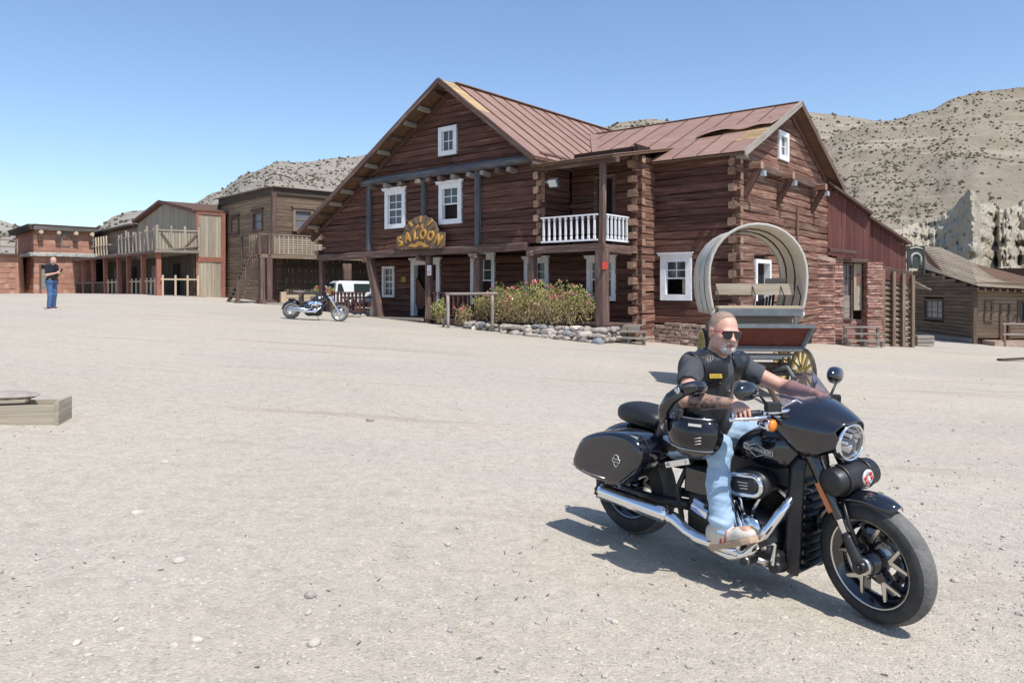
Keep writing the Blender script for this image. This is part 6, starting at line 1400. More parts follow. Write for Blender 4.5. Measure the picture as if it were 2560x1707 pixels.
    q = MB(); q.box(head - up * .03 + V((-.0, 0, 0)), (.09, .29, .035), Euler((0, R(-28), 0)).to_matrix().to_4x4()); q.box(head + up * .12, (.08, .27, .03), Euler((0, R(-28), 0)).to_matrix().to_4x4()); part(q, 'triple_clamp', 'satin', steer=True, )
    # caliper
    q = MB(); q.box(axl + V((-.13, -.0, .06)) + V((0, .085, 0)), (.06, .05, .11), Euler((0, R(30), 0)).to_matrix().to_4x4()); part(q, 'brake_caliper', 'satin', steer=True)
    q = MB(); q.tube([axl + up * .12 + V((.03, -.1, 0)), axl + up * .24 + V((.035, -.098, 0)), axl + up * .36 + V((.04, -.075, 0))], .011, 8); part(q, 'fender_stay', 'satin', steer=True)
    part(arc_sheet(axl, .362, R(66), R(168), .155, .035), 'front_fender', 'black', steer=True, solid=.006)
    # ---- headlamp
    H = V((1.495, 0, .925)); hm = Matrix.Translation(H) @ Matrix.Rotation(R(90), 4, 'Y') @ Matrix.Rotation(R(2), 4, 'Y')
    q = MB(); q.lathe([(.06, -.11), (.09, -.07), (.103, -.02), (.104, .0), (.098, .012), (.092, .012), (.088, .004)], hm, 36); hl = part(q, 'headlamp', 'chrome', steer=True)
    q = MB(); q.lathe([(.001, -.012), (.088, -.012), (.09, .004)], hm, 32); part(q, 'lamp_bowl', 'satin', hl)
    for (dy, dz, r_) in ((0, .028, .03), (0, -.03, .036), (.035, 0, .02), (-.035, 0, .02)):
        q = MB(); q.lathe([(r_, -.008), (r_ * .9, .004), (r_ * .55, .011), (.001, .014)], Matrix.Translation((0, dy, dz)) @ hm, 18); part(q, 'projector_lens', 'chrome', hl)
    q = MB(); q.lathe([(.07, .004), (.08, .007), (.087, .004)], hm, 32, caps=False); part(q, 'halo_ring', 'logo', hl)
    q = MB(); q.lathe([(.001, .02), (.05, .018), (.088, .008)], hm, 32); part(q, 'lamp_glass', 'clear', hl)
    # ---- fairing shell
    secs = [(1.52, .11, 1.037, .935), (1.502, .127, 1.048, .89), (1.44, .16, 1.078, .865), (1.375, .19, 1.104, .835), (1.31, .222, 1.124, .84), (1.25, .248, 1.122, .885), (1.2, .265, 1.092, .94), (1.17, .272, 1.065, .972)]
    rings = []
    for (x, w, zt_, zb_) in secs:
        ring = []
        half = [(.74, 0), (.86, .2), (.95, .42), (.99, .53), (1., .575), (.985, .61), (.9, .74), (.68, .9), (.36, .975)]     # side panel, crease, upper shell
        for (ky, kz) in [(-a_, b_) for a_, b_ in half] + [(0, 1)] + half[::-1]:
            ring.append(V((x - .03 * abs(ky) ** 2, w * ky, zb_ + (zt_ - zb_) * kz)))
        rings.append(ring)
    q = MB(); q.loft(rings, caps=False, openring=True); part(q, 'fairing', 'black', steer=True, solid=.008, subsurf=1)
    q = MB(); rings = []
    for i in range(7):
        t = i / 6; ring = []
        for j in range(13):
            s_ = -1 + 2 * j / 12; w = lerp(.215, .13, t ** 1.6); h = t * (.17 - .05 * abs(s_) ** 2.5)
            ring.append(V((lerp(1.335, 1.235, t) - .11 * s_ * s_ * (1 - .2 * t), s_ * w, 1.105 - .045 * s_ * s_ + h)))
        rings.append(ring)
    q.loft(rings, caps=False, openring=True); part(q, 'windscreen', 'smoke', steer=True, subsurf=1)
    q = MB(); q.box((1.25, 0, 1.02), (.1, .34, .1)); part(q, 'inner_fairing', 'satin', steer=True)
    # ---- tool roll with round lamp
    q = MB(); q.loft([[V((1.485 + .078 * k * math.cos(2 * PI * j / 18), y, .735 + .074 * k * math.sin(2 * PI * j / 18))) for j in range(18)] for y, k in ((-.165, .25), (-.163, .8), (-.15, .97), (-.08, 1.0), (0, 1.03), (.08, 1.0), (.15, .97), (.163, .8), (.165, .25))]); tr_ = part(q, 'tool_roll', 'leather', steer=True)
    for y in (-.085, .085):
        q = MB(); q.lathe([(.0805, -.011), (.083, -.011), (.083, .011), (.0805, .011)], Matrix.Translation((1.485, y, .735)) @ RX, 24, caps=False); part(q, 'strap', 'leather', tr_)
    em = Matrix.Translation((1.562, .035, .745)) @ Matrix.Rotation(R(90), 4, 'Y')
    q = MB(); q.lathe([(.001, .0), (.043, .0), (.043, .006), (.038, .01), (.001, .011)], em, 24); part(q, 'round_badge', 'logo', tr_)
    for k in range(6):
        a = k * PI / 3 + .4; q = MB(); q.lathe([(.0125, .0), (.0125, .0125), (.001, .015)], em @ Matrix.Translation((.025 * math.cos(a), .025 * math.sin(a), 0)), 12); part(q, 'red_lens', 'redlens' if k % 3 else 'chrome', tr_)
    # ---- handlebar, grips, levers, mirrors, signals
    gr = {-1: (V((1.13, -.31, 1.045)), V((1.03, -.43, 1.03))), 1: (V((1.23, .24, 1.06)), V((1.115, .43, 1.06)))}
    q = MB(); q.tube([gr[-1][0] + V((-.005, -.005, 0)), V((1.17, -.25, 1.05)), V((1.225, -.15, 1.06)), V((1.245, -.06, 1.04)), V((1.255, .02, 1.04)), V((1.26, .12, 1.06)), gr[1][0]], .0135, 12); part(q, 'handlebar', 'chrome')
    for y in (-.05, .03): q = MB(); q.cyl((1.25, y, .95), (1.25, y, 1.045), .02, n=12); part(q, 'riser', 'chrome')
    for sg in (-1, 1):
        a, b = gr[sg]; d = (b - a).normalized(); fw = V((0, 0, 1)).cross(d) * (1 if sg < 0 else -1); fw.normalize()
        if fw.x < 0: fw = -fw
        q = MB(); q.tube([a, a.lerp(b, .08), a.lerp(b, .1), a.lerp(b, .92), a.lerp(b, .95), b], [.016, .02, .0185, .0185, .021, .02], 14); part(q, 'grip', 'satin')
        q = MB(); q.cyl(a.lerp(b, .93), b + d * .012, .022, n=16); part(q, 'grip_end', 'chrome')
        q = MB(); q.tube([a - d * .02 + fw * .035, a + fw * .055 - V((0, 0, .01)), a.lerp(b, .4) + fw * .062 - V((0, 0, .012)), b + fw * .05 - V((0, 0, .012)), b + d * .04 + fw * .055 - V((0, 0, .012))], [.008, .011, .010, .009, .012], 10); part(q, 'lever', 'chrome')
        q = MB(); q.box(a - d * .05 + V((0, 0, .035)) + fw * .02, (.075, .06, .045), Matrix.Rotation(math.atan2(d.y, d.x), 4, 'Z')); part(q, 'master_cylinder', 'satin')
        m0 = a - d * .02 + V((0, 0, .05)); mc = V((1.085, -.40, 1.165)) if sg < 0 else V((1.175, .395, 1.205))
        q = MB(); q.tube([m0, m0.lerp(mc, .5) + V((.02, 0, .015)), mc + V((.035, .0, -.02))], .0075, 8); part(q, 'mirror_stalk', 'satin')
        q = MB(); rt = Matrix.Translation(mc) @ Matrix.Rotation(R(-4 if sg < 0 else 6), 4, 'Z') @ Matrix.Rotation(R(-8), 4, 'Y') @ Matrix.Rotation(R(90), 4, 'Y'); q.lathe([(.001, .04), (.035, .036), (.062, .023), (.07, .0), (.068, -.014), (.001, -.014)], rt @ Matrix.Diagonal((.74, 1.28, 1, 1)), 28); mo = part(q, 'mirror', 'black')
        q = MB(); q.lathe([(.064, -.0155), (.001, -.0155)], rt @ Matrix.Diagonal((.7, 1.26, 1, 1)), 24); part(q, 'mirror_glass', 'chrome', mo)
        c = V((1.17, -.295, .985)) if sg < 0 else V((1.27, .29, 1.0))
        q = MB(); q.lathe([(.012, -.07), (.028, -.04), (.036, 0), (.034, .01)], Matrix.Translation(c) @ Matrix.Rotation(R(90), 4, 'Y'), 18); tsg = part(q, 'turn_signal', 'chrome'); q = MB(); q.lathe([(.034, .008), (.033, .022), (.022, .032), (.001, .036)], Matrix.Translation(c) @ Matrix.Rotation(R(90), 4, 'Y'), 18); part(q, 'amber_lens', 'amber', tsg)
    for k, (pts, m_) in enumerate((([(1.16, -.27, 1.03), (1.22, -.2, .99), (1.27, -.1, .98), (1.25, -.06, .85)], 'satin'), ([(1.17, -.24, 1.06), (1.24, -.16, 1.12), (1.29, -.06, 1.06), (1.29, -.05, .9)], 'chrome'), ([(1.13, -.3, 1.03), (1.21, -.18, 1.02), (1.27, -.08, 1.0)], 'chrome'))):
        q = MB(); q.tube(pts, .006, 8); part(q, 'cable', m_)
    # ---- tank
    def ring_at(x, w, zt_, zb_, n=20, sq=2.4, zc=None):
        zc = zc if zc is not None else lerp(zb_, zt_, .45); out_ = []
        for j in range(n):
            a = 2 * PI * j / n; c_, s_ = math.cos(a), math.sin(a); yy = w * abs(c_) ** (2 / sq) * (1 if c_ > 0 else -1); hz = (zt_ - zc) if s_ > 0 else (zc - zb_)
            out_.append(V((x, yy, zc + hz * abs(s_) ** (2 / sq) * (1 if s_ > 0 else -1))))
        return out_
    q = MB(); q.loft([ring_at(x, w, a, b) for x, w, a, b in ((.80, .03, .80, .75), (.82, .06, .83, .73), (.88, .105, .875, .70), (.96, .145, .92, .685), (1.05, .168, .95, .68), (1.14, .165, .962, .685), (1.21, .14, .95, .71), (1.25, .10, .925, .74), (1.265, .05, .9, .78))]); part(q, 'fuel_tank', 'black', subsurf=1)
    q = MB(); q.lathe([(.055, 0), (.052, .012), (.001, .018)], Matrix.Translation((1.07, 0, .945)), 20); part(q, 'tank_console', 'satin')
    # badge on the tank: a diamond ended outline with lettering
    def on_tank(x, z, out=0.004): 
        ws = [(.88, .105), (.96, .145), (1.05, .168), (1.14, .165), (1.21, .14)]
        w = np.interp(x, [p[0] for p in ws], [p[1] for p in ws]); zc = .80; hz = .15 if z > zc else .12; k = max(0, 1 - (abs(z - zc) / hz) ** 2.4) ** (1 / 2.4); return V((x, -w * k - out, z))
    bc = (1.015, .80)
    def badge_pt(u, v): return on_tank(bc[0] + u, bc[1] + v)
    outl = [(-.105, -.012), (-.105, .016), (-.055, .016), (0, .038), (.055, .016), (.105, .016), (.105, -.012), (.055, -.012), (0, -.038), (-.055, -.012)]
    def ol(t): k = t * len(outl); i = int(k) % len(outl); a, b = outl[i], outl[(i + 1) % len(outl)]; f = k - int(k); return badge_pt(lerp(a[0], b[0], f), lerp(a[1], b[1], f))
    q = MB(); q.tube([ol(t / 60) for t in range(60)], .0022, 5, closed=True); part(q, 'badge_outline', 'logo')
    tx = text_obj('tank_lettering', 'HARLEY-DAVIDSON', .0265, 'logo', Bk, Matrix(), .0006, bold=.0004, space=.97)
    for v in tx.data.vertices:
        u_, w_, e_ = v.co; v.co = badge_pt(u_ * .83, (w_ * .95 + .002)) + V((0, -.001 - e_, 0))
    # ---- seats
    q = MB(); q.loft([ring_at(x, w, a, b, 18, 2.6) for x, w, a, b in ((.22, .05, .80, .66), (.25, .13, .835, .62), (.31, .165, .79, .60), (.38, .17, .735, .60), (.48, .165, .71, .61), (.6, .15, .715, .63), (.7, .12, .745, .66), (.79, .085, .785, .70), (.84, .04, .80, .74))]); part(q, 'rider_seat', 'leather', subsurf=1)
    q = MB(); q.loft([ring_at(x, w, a, b, 18, 2.8) for x, w, a, b in ((-.105, .06, .86, .80), (-.095, .11, .885, .775), (-.03, .135, .905, .76), (.08, .142, .905, .755), (.18, .142, .895, .75), (.25, .135, .875, .75), (.29, .09, .85, .76))]); part(q, 'pillion_seat', 'leather', subsurf=1)
    # ---- rear fender, struts, saddlebags
    part(arc_sheet(V((0, 0, .33)), .425, R(38), R(178), .225, .07, 22), 'rear_fender', 'black', solid=.006)
    q = MB(); q.lathe([(.001, .02), (.02, .018), (.03, 0)], Matrix.Translation((-.4, 0, .52)) @ Matrix.Rotation(R(-90), 4, 'Y'), 16); part(q, 'tail_lamp', 'redlens')
    out = [(-.195, .515), (-.17, .47), (.0, .445), (.215, .44), (.24, .452), (.40, .59), (.425, .655), (.42, .72), (.385, .765), (.32, .79), (.18, .79), (.06, .762), (-.07, .715), (-.12, .675)]
    cx, cz = .15, .62
    for sg in (-1, 1):
        q = MB(); rings = []
        for y, k in ((.215, .5), (.217, .9), (.225, .975), (.25, 1.0), (.38, 1.0), (.43, .985), (.452, .93), (.46, .86), (.462, .5)):
            rings.append([V((cx + (x - cx) * k, sg * y, cz + (z - cz) * k)) for x, z in out])
        q.loft(rings); bg_ = part(q, 'saddlebag', 'black', subsurf=1)
        q = MB(); q.loft([[V((cx + (x - cx) * k, sg * y, cz + (z - cz) * k)) for x, z in out] for y, k in ((.375, 1.002), (.378, 1.006), (.381, 1.002))], caps=False); part(q, 'lid_seam', 'satin', bg_)
        q = MB(); q.tube([(-.17, sg * .44, .50), (-.02, sg * .462, .487), (.14, sg * .464, .482)], .003, 6); part(q, 'trim_line', 'alu', bg_)
        q = MB(); q.box((.33, sg * .40, .772), (.07, .05, .022)); part(q, 'latch', 'chrome', bg_)
        # bar and shield mark
        c = V((.235, sg * .4645, .615)); s1 = [(-.03, .012), (-.018, .012), (-.015, .03), (0, .037), (.015, .03), (.018, .012), (.03, .012), (.03, -.01), (.018, -.01), (.014, -.028), (0, -.04), (-.014, -.028), (-.018, -.01), (-.03, -.01)]
        q = MB(); q.tube([c + V((x, sg * .002, z)) for x, z in s1], .0022, 5, closed=True); q.bar(c + V((-.028, sg * .002, .009)), c + V((.028, sg * .002, .009)), .003, .0035); q.bar(c + V((-.028, sg * .002, -.008)), c + V((.028, sg * .002, -.008)), .003, .0035); part(q, 'shield_mark', 'logo', bg_)
        q = MB(); q.bar((.44, sg * .235, .60), (.6, sg * .215, .655), .012, .035); q.cyl((.46, sg * .22, .607), (.46, sg * .247, .607), .011, n=10); q.cyl((.57, sg * .21, .645), (.57, sg * .232, .645), .011, n=10); part(q, 'strut_plate', 'chrome')
        q = MB(); q.tube([(.08, sg * .2, .6), (.3, sg * .2, .57), (.6, sg * .2, .64)], .013, 8); part(q, 'fender_strut', 'satin')
    # ---- frame, swingarm, engine
    for sg in (-1, 1):
        q = MB(); q.tube([(1.27, sg * .04, .86), (1.22, sg * .09, .55), (1.19, sg * .12, .25), (1.1, sg * .13, .17), (.7, sg * .14, .16), (.52, sg * .15, .22), (.47, sg * .15, .45), (.55, sg * .12, .66)], .018, 10); part(q, 'frame_tube', 'satin')
        q = MB(); q.tube([(.55, sg * .13, .36), (.3, sg * .135, .33), (0, sg * .135, .33)], [.035, .03, .026], 10); part(q, 'swingarm', 'satin'); q = MB(); q.tube([(0, sg * .13, .36), (.3, sg * .13, .56), (.5, sg * .11, .62)], .018, 8); part(q, 'swingarm', 'satin')
    q = MB(); q.loft([ring_at(x, w, a, b, 16, 4) for x, w, a, b in ((.52, .1, .47, .2), (.56, .16, .5, .17), (.8, .18, .5, .16), (1.02, .19, .47, .16), (1.13, .17, .42, .17), (1.17, .1, .38, .2))]); part(q, 'crankcase', 'engine')
    for (b0, b1, nm) in ((V((.9, 0, .44)), V((.8, 0, .72)), 'rear'), (V((.99, 0, .44)), V((1.15, 0, .70)), 'front')):
        d = (b1 - b0); dn = d.normalized(); q = MB(); q.cyl(b0, b0 + d * .62, .072, n=18)
        for k in range(11): c = b0 + d * (.1 + k * .052); q.cyl(c, c + dn * .005, .098 if k < 9 else .09, n=22, smooth=False)
        cy = part(q, 'cylinder', 'engine'); q = MB(); q.box(b0 + d * .78, (.17, .23, .09), d.to_track_quat('Z', 'Y').to_matrix().to_4x4()); part(q, 'rocker_box', 'black', cy); q = MB(); q.box(b0 + d * .63, (.18, .235, .018), d.to_track_quat('Z', 'Y').to_matrix().to_4x4()); part(q, 'head_gasket_band', 'alu', cy)
    for (a, b) in (((.96, -.17, .40), (.86, -.125, .62)), ((.985, -.17, .40), (1.075, -.125, .62))): q = MB(); q.cyl(a, b, .0115, n=12); part(q, 'pushrod_tube', 'chrome')
    # air cleaner: chrome oval on the right
    def stadium(y, k, L_=.05, r_=.062, c=(1.0, .612), tilt=.12):
        out_ = []
        for j in range(28):
            a = 2 * PI * j / 28; x = (L_ if math.cos(a) > 0 else -L_) + r_ * k * math.cos(a); z = r_ * k * math.sin(a); out_.append(V((c[0] + x * math.cos(tilt) - z * math.sin(tilt), y, c[1] + x * math.sin(tilt) + z * math.cos(tilt))))
        return out_
    q = MB(); q.loft([stadium(y, k) for y, k in ((-.12, 1.25), (-.2, 1.28), (-.235, 1.22))]); part(q, 'air_cleaner', 'satin'); q = MB(); q.loft([stadium(y, k) for y, k in ((-.235, 1.12), (-.25, 1.1), (-.262, .98), (-.262, .74), (-.256, .7))]); part(q, 'air_cleaner_cover', 'chrome'); q = MB(); q.loft([stadium(y, k) for y, k in ((-.25, .66), (-.262, .64), (-.265, .55))]); part(q, 'air_cleaner_insert', 'satin')
    for k in range(3): q = MB(); q.bar((.965 + k * .01, -.267, .625 - k * .016), (1.03, -.267, .632 - k * .016), .002, .004); part(q, 'insert_print', 'logo')
    q = MB(); q.lathe([(.001, .03), (.05, .028), (.085, .014), (.095, 0)], Matrix.Translation((1.0, -.19, .345)) @ RX, 28); part(q, 'cam_cover', 'chrome'); q = MB(); q.lathe([(.001, .02), (.04, .018), (.06, 0)], Matrix.Translation((1.09, -.18, .30)) @ RX, 24); part(q, 'oil_filter_cover', 'chrome')
    q = MB(); q.box((.68, -.19, .37), (.14, .06, .06), Euler((0, R(14), 0)).to_matrix().to_4x4()); q.box((.67, -.19, .415), (.1, .05, .025), Euler((0, R(14), 0)).to_matrix().to_4x4()); part(q, 'gearbox_cover', 'chrome').modifiers.new('b', 'BEVEL').width = .012
    q = MB(); q.box((.62, 0, .52), (.24, .3, .2)); o = part(q, 'battery_cover', 'black'); o.modifiers.new('b', 'BEVEL').width = .03
    q = MB(); q.box((.98, 0, .67), (.4, .2, .1)); part(q, 'tank_underside', 'satin')
    # ---- exhaust
    def ex(pts, r_, name, m='chrome', n=16): q = MB(); q.tube(pts, r_, n); return part(q, name, m)
    ex([(-.005, -.325, .345), (.02, -.325, .343), (.03, -.325, .343), (.5, -.315, .325), (.53, -.313, .322)], [.052, .054, .052, .054, .04], 'silencer')
    ex([(.5, -.312, .322), (.58, -.31, .31), (.66, -.305, .265), (.74, -.3, .245), (.92, -.295, .24), (1.0, -.292, .245)], [.042, .042, .036, .034, .032, .03], 'collector_pipe')
    ex([(.72, -.285, .215), (.95, -.28, .2), (1.04, -.27, .235), (1.1, -.25, .31), (1.2, -.205, .5), (1.225, -.16, .56), (1.2, -.1, .585)], [.026, .028, .028, .029, .029, .027, .024], 'front_header')
    ex([(.98, -.29, .25), (1.0, -.25, .33), (.93, -.2, .42), (.84, -.13, .52)], [.028, .027, .025, .024], 'rear_header')
    q = MB()
    for k in range(9): a = R(-80) + R(320) * k / 8; q.bar((-.03, -.325 + .047 * math.cos(a), .345 + .047 * math.sin(a)), (.0, -.325 + .05 * math.cos(a), .345 + .05 * math.sin(a)), .012, .006)
    q.cyl((-.03, -.325, .345), (0, -.325, .345), .044, n=18); part(q, 'silencer_tip', 'satin')
    # ---- radiator shroud with louvres
    q = MB(); rings = []
    for z, xf, w, d in ((.15, 1.275, .125, .03), (.17, 1.29, .15, .07), (.3, 1.30, .155, .085), (.55, 1.30, .15, .085), (.74, 1.30, .14, .075), (.80, 1.30, .12, .05)):
        rings.append([V((xf, -w, z)), V((xf - d, -w - .012, z)), V((xf - d - .03, -w + .03, z)), V((xf - d - .03, w - .03, z)), V((xf - d, w + .012, z)), V((xf, w, z)), V((xf - .02, w - .025, z)), V((xf - .02, -w + .025, z))])
    q.loft(rings, smooth=False); sh = part(q, 'radiator_shroud', 'satin'); sh.modifiers.new('b', 'BEVEL').width = .008
    for k in range(11): z = .2 + k * .048; q = MB(); q.box((1.288, -.0, z), (.03, .25, .012), Euler((0, R(35), 0)).to_matrix().to_4x4()); part(q, 'louvre', 'engine', sh)
    for k in range(9): z = .24 + k * .05; q = MB(); q.add([(1.303, -.15, z), (1.303, -.075, z - .03), (1.303, -.075, z - .012), (1.303, -.15, z + .02), (1.312, -.15, z), (1.312, -.075, z - .03), (1.312, -.075, z - .012), (1.312, -.15, z + .02)], [(0, 1, 2, 3), (4, 7, 6, 5), (0, 4, 5, 1), (1, 5, 6, 2), (2, 6, 7, 3), (3, 7, 4, 0)]); part(q, 'shroud_chevron', 'black', sh)
    # ---- forward controls
    for sg in (-1, 1):
        q = MB(); q.cyl((1.115, sg * .3, .245), (1.12, sg * .425, .255), .022, n=14); part(q, 'foot_peg', 'satin'); q = MB(); q.cyl((1.118, sg * .4, .254), (1.119, sg * .412, .255), .0235, n=14); part(q, 'peg_ring', 'alu'); q = MB(); q.tube([(1.16, sg * .16, .22), (1.15, sg * .25, .22), (1.115, sg * .31, .245)], .017, 8); part(q, 'peg_mount', 'alu')
    q = MB(); q.tube([(1.18, -.22, .2), (1.22, -.3, .25), (1.235, -.31, .36), (1.225, -.33, .37)], [.012, .011, .011, .014], 8); part(q, 'brake_pedal', 'chrome'); q = MB(); q.box((1.215, -.35, .375), (.07, .08, .03), Euler((0, R(-35), 0)).to_matrix().to_4x4()); part(q, 'pedal_pad', 'satin'); q = MB(); q.cyl((1.2, -.17, .2), (1.2, -.26, .21), .035, .03, 16); part(q, 'rear_master_cylinder', 'engine')
    q = MB(); q.box((1.17, -.2, .235), (.1, .08, .1)); part(q, 'control_bracket', 'engine').modifiers.new('b', 'BEVEL').width = .015
    return Bk
BIKE = big_bike()
def parked_bike():
    a, b = gpt(727, 797), gpt(848, 803.5); o = empty('parked_motorcycle', a, 0, 'black and chrome cruiser motorcycle parked before the saloon porch', 'motorcycle')
    o.rotation_euler = (Matrix.Rotation(math.atan2(b.y - a.y, b.x - a.x), 4, 'Z') @ Matrix.Rotation(-math.asin((b.z - a.z) / (b - a).length), 4, 'Y') @ Matrix.Rotation(R(-7), 4, 'X')).to_euler()
    wb = (b - a).length; A = V((wb, 0, .33)); hd = V((wb - .40, 0, .92)); up = (hd - A).normalized(); ST = Matrix.Translation(hd) @ Matrix.Rotation(R(-10), 4, up) @ Matrix.Translation(-hd)
    def P(q, n, m, mt=None, par=None, **k): return place(q, n, m, par or o, mt, **k)
    def wheel(c, R_, w, rim, nm, mt):
        q = MB(); q.lathe(tyre_profile(R_, w, rim), RX, 48, caps=False); t = q.build(nm, 'tread', o, mt @ Matrix.Translation(c)); q = MB(); ww = w * .42
        q.lathe([(rim + .01, -ww), (rim - .02, -ww), (rim - .045, -ww * .5), (rim - .045, ww * .5), (rim - .02, ww), (rim + .01, ww)], RX, 48, caps=False); q.build('rim', 'alu', t); q = MB(); q.cyl((0, -.07, 0), (0, .07, 0), .05, n=20); q.build('hub', 'chrome', t)
        for k in range(7): an_ = 2 * PI * k / 7 + .2; beam(t, (.04 * math.cos(an_), 0, .04 * math.sin(an_)), ((rim - .03) * math.cos(an_), 0, (rim - .03) * math.sin(an_)), .03, .05, 'alu', 'spoke', up=(0, 1, 0))
        q = MB(); q.lathe([(.09, .05), (.14, .05), (.14, .055), (.09, .055), (.09, .05)], RX, 32); q.build('brake_disc', 'alu', t)
    wheel(A, .335, .13, .255, 'front_wheel', ST); wheel(V((0, 0, .325)), .325, .22, .225, 'rear_wheel', Matrix())
    for sg in (-1, 1):
        f = lambda d: A + V((0, sg * .11, 0)) + up * d
        q = MB(); q.tube([f(-.04), f(.0), f(.3), f(.32)], [.028, .036, .034, .03], 14); P(q, 'fork_lower', 'chrome', ST); q = MB(); q.tube([f(.3), f(.31), f(.62), f(.7)], [.028, .042, .046, .04], 14); P(q, 'fork_cover', 'chrome', ST)
    q = MB(); q.box(hd - up * .02, (.09, .3, .04)); q.box(hd + up * .1, (.09, .28, .04)); P(q, 'triple_clamp', 'chrome', ST)
    q = MB(); q.lathe([(.001, -.14), (.06, -.12), (.085, -.04), (.088, 0), (.08, .012)], Matrix.Translation(hd + V((.14, 0, -.03))) @ Matrix.Rotation(R(90), 4, 'Y'), 24); P(q, 'headlamp', 'chrome', ST)
    P(arc_sheet(A, .36, R(60), R(140), .15, .03), 'front_fender', 'black', ST, solid=.006); P(arc_sheet(V((0, 0, .325)), .37, R(40), R(178), .26, .06), 'rear_fender', 'black', solid=.006)
    q = MB(); q.tube([V((wb - .66, -.42, 1.1)), V((wb - .55, -.3, 1.1)), V((wb - .46, -.12, 1.08)), V((wb - .45, .12, 1.08)), V((wb - .5, .3, 1.1)), V((wb - .6, .42, 1.1))], .014, 10); P(q, 'handlebar', 'chrome', ST)
    for sg in (-1, 1):
        q = MB(); q.tube([V((wb - .66, sg * .43, 1.1)), V((wb - .57, sg * .33, 1.1))], .02, 10); P(q, 'grip', 'satin', ST); q = MB(); q.tube([V((wb - .52, sg * .28, 1.1)), V((wb - .48, sg * .34, 1.22)), V((wb - .5, sg * .37, 1.27))], .007, 6); P(q, 'mirror_stalk', 'chrome', ST); q = MB(); q.ico((wb - .5, sg * .39, 1.3), .06, 2, 0, (.5, 1.1, .7)); P(q, 'mirror', 'chrome', ST); q = MB(); q.ico((wb - .45, sg * .24, 1.04), .03, 2); P(q, 'turn_signal', 'amber', ST)
    def ring(x, w, zt_, zb_, n=16, sq=2.4):
        zc = lerp(zb_, zt_, .45); r_ = []
        for j in range(n): an_ = 2 * PI * j / n; c_, s_ = math.cos(an_), math.sin(an_); hz = (zt_ - zc) if s_ > 0 else (zc - zb_); r_.append(V((x, w * abs(c_) ** (2 / sq) * (1 if c_ > 0 else -1), zc + hz * abs(s_) ** (2 / sq) * (1 if s_ > 0 else -1))))
        return r_
    q = MB(); q.loft([ring(*t) for t in ((.66, .03, .74, .68), (.72, .08, .8, .66), (.84, .13, .9, .66), (1.0, .16, .96, .68), (1.14, .14, .97, .74), (1.24, .08, .94, .8), (1.26, .03, .92, .84))]); tk = P(q, 'fuel_tank', 'black', subsurf=1)
    q = MB(); q.lathe([(.001, .012), (.045, .01), (.05, 0)], Matrix.Translation((1.0, -.16, .84)) @ RX, 18); P(q, 'tank_badge', 'logo', par=tk)
    q = MB(); q.loft([ring(*t) for t in ((.08, .05, .72, .66), (.12, .13, .75, .62), (.3, .15, .69, .6), (.5, .13, .69, .61), (.66, .09, .74, .64), (.74, .04, .76, .68))]); P(q, 'seat', 'leather', subsurf=1); q = MB(); q.loft([ring(*t) for t in ((-.16, .05, .74, .69), (-.12, .1, .77, .68), (.05, .11, .79, .7), (.12, .06, .77, .72))]); P(q, 'pillion_pad', 'leather', subsurf=1)
    q = MB(); q.loft([ring(x, w, t_, b_, 14, 4) for x, w, t_, b_ in ((.5, .1, .45, .2), (.56, .16, .5, .17), (.95, .18, .46, .16), (1.08, .12, .4, .2))]); P(q, 'crankcase', 'engine')
    for b0, b1 in ((V((.78, 0, .42)), V((.68, 0, .68))), (V((.88, 0, .42)), V((1.02, 0, .68)))):
        d = b1 - b0; q = MB(); q.cyl(b0, b0 + d * .7, .07, n=14)
        for k in range(9): q.cyl(b0 + d * (.1 + k * .06), b0 + d * (.1 + k * .06) + d.normalized() * .006, .095, n=18, smooth=False)
        cy = P(q, 'cylinder', 'alu'); q = MB(); q.box(b0 + d * .85, (.16, .2, .08), d.to_track_quat('Z', 'Y').to_matrix().to_4x4()); P(q, 'rocker_box', 'chrome', par=cy)
    q = MB(); q.lathe([(.001, .05), (.08, .045), (.1, .02), (.1, 0)], Matrix.Translation((.86, -.14, .6)) @ RX, 24); P(q, 'air_cleaner', 'chrome'); q = MB(); q.lathe([(.001, .03), (.08, .025), (.1, 0)], Matrix.Translation((.86, -.18, .34)) @ RX, 24); P(q, 'cam_cover', 'chrome')
    for k, (pts) in enumerate(([(1.08, -.1, .58), (1.06, -.2, .45), (.9, -.24, .3), (.6, -.26, .28), (-.05, -.27, .33)], [(.75, -.1, .56), (.72, -.22, .4), (.6, -.26, .36), (.3, -.27, .39), (0., -.27, .41)])): q = MB(); q.tube(pts, [.024, .026, .03, .04, .042], 12); P(q, 'exhaust_pipe', 'chrome')
    for sg in (-1, 1): q = MB(); q.tube([hd - up * .05, V((1.14, sg * .08, .5)), V((1.06, sg * .1, .2)), V((.6, sg * .13, .17)), V((.45, sg * .13, .3)), V((0, sg * .13, .325))], .02, 8); P(q, 'frame_tube', 'satin')
    q = MB(); q.tube([V((.95, .1, .18)), V((1.0, .2, .05)), V((1.02, .24, .0))], .012, 6); P(q, 'side_stand', 'satin'); q = MB(); q.tube([V((1.05, -.1, .2)), V((1.12, -.28, .22))], .018, 8); P(q, 'foot_peg', 'satin'); q = MB(); q.box((.52, 0, .5), (.2, .28, .2)); P(q, 'oil_tank', 'black')
    q = MB(); q.box((1.1, 0, .38), (.06, .2, .3)); P(q, 'oil_cooler', 'satin')
parked_bike()
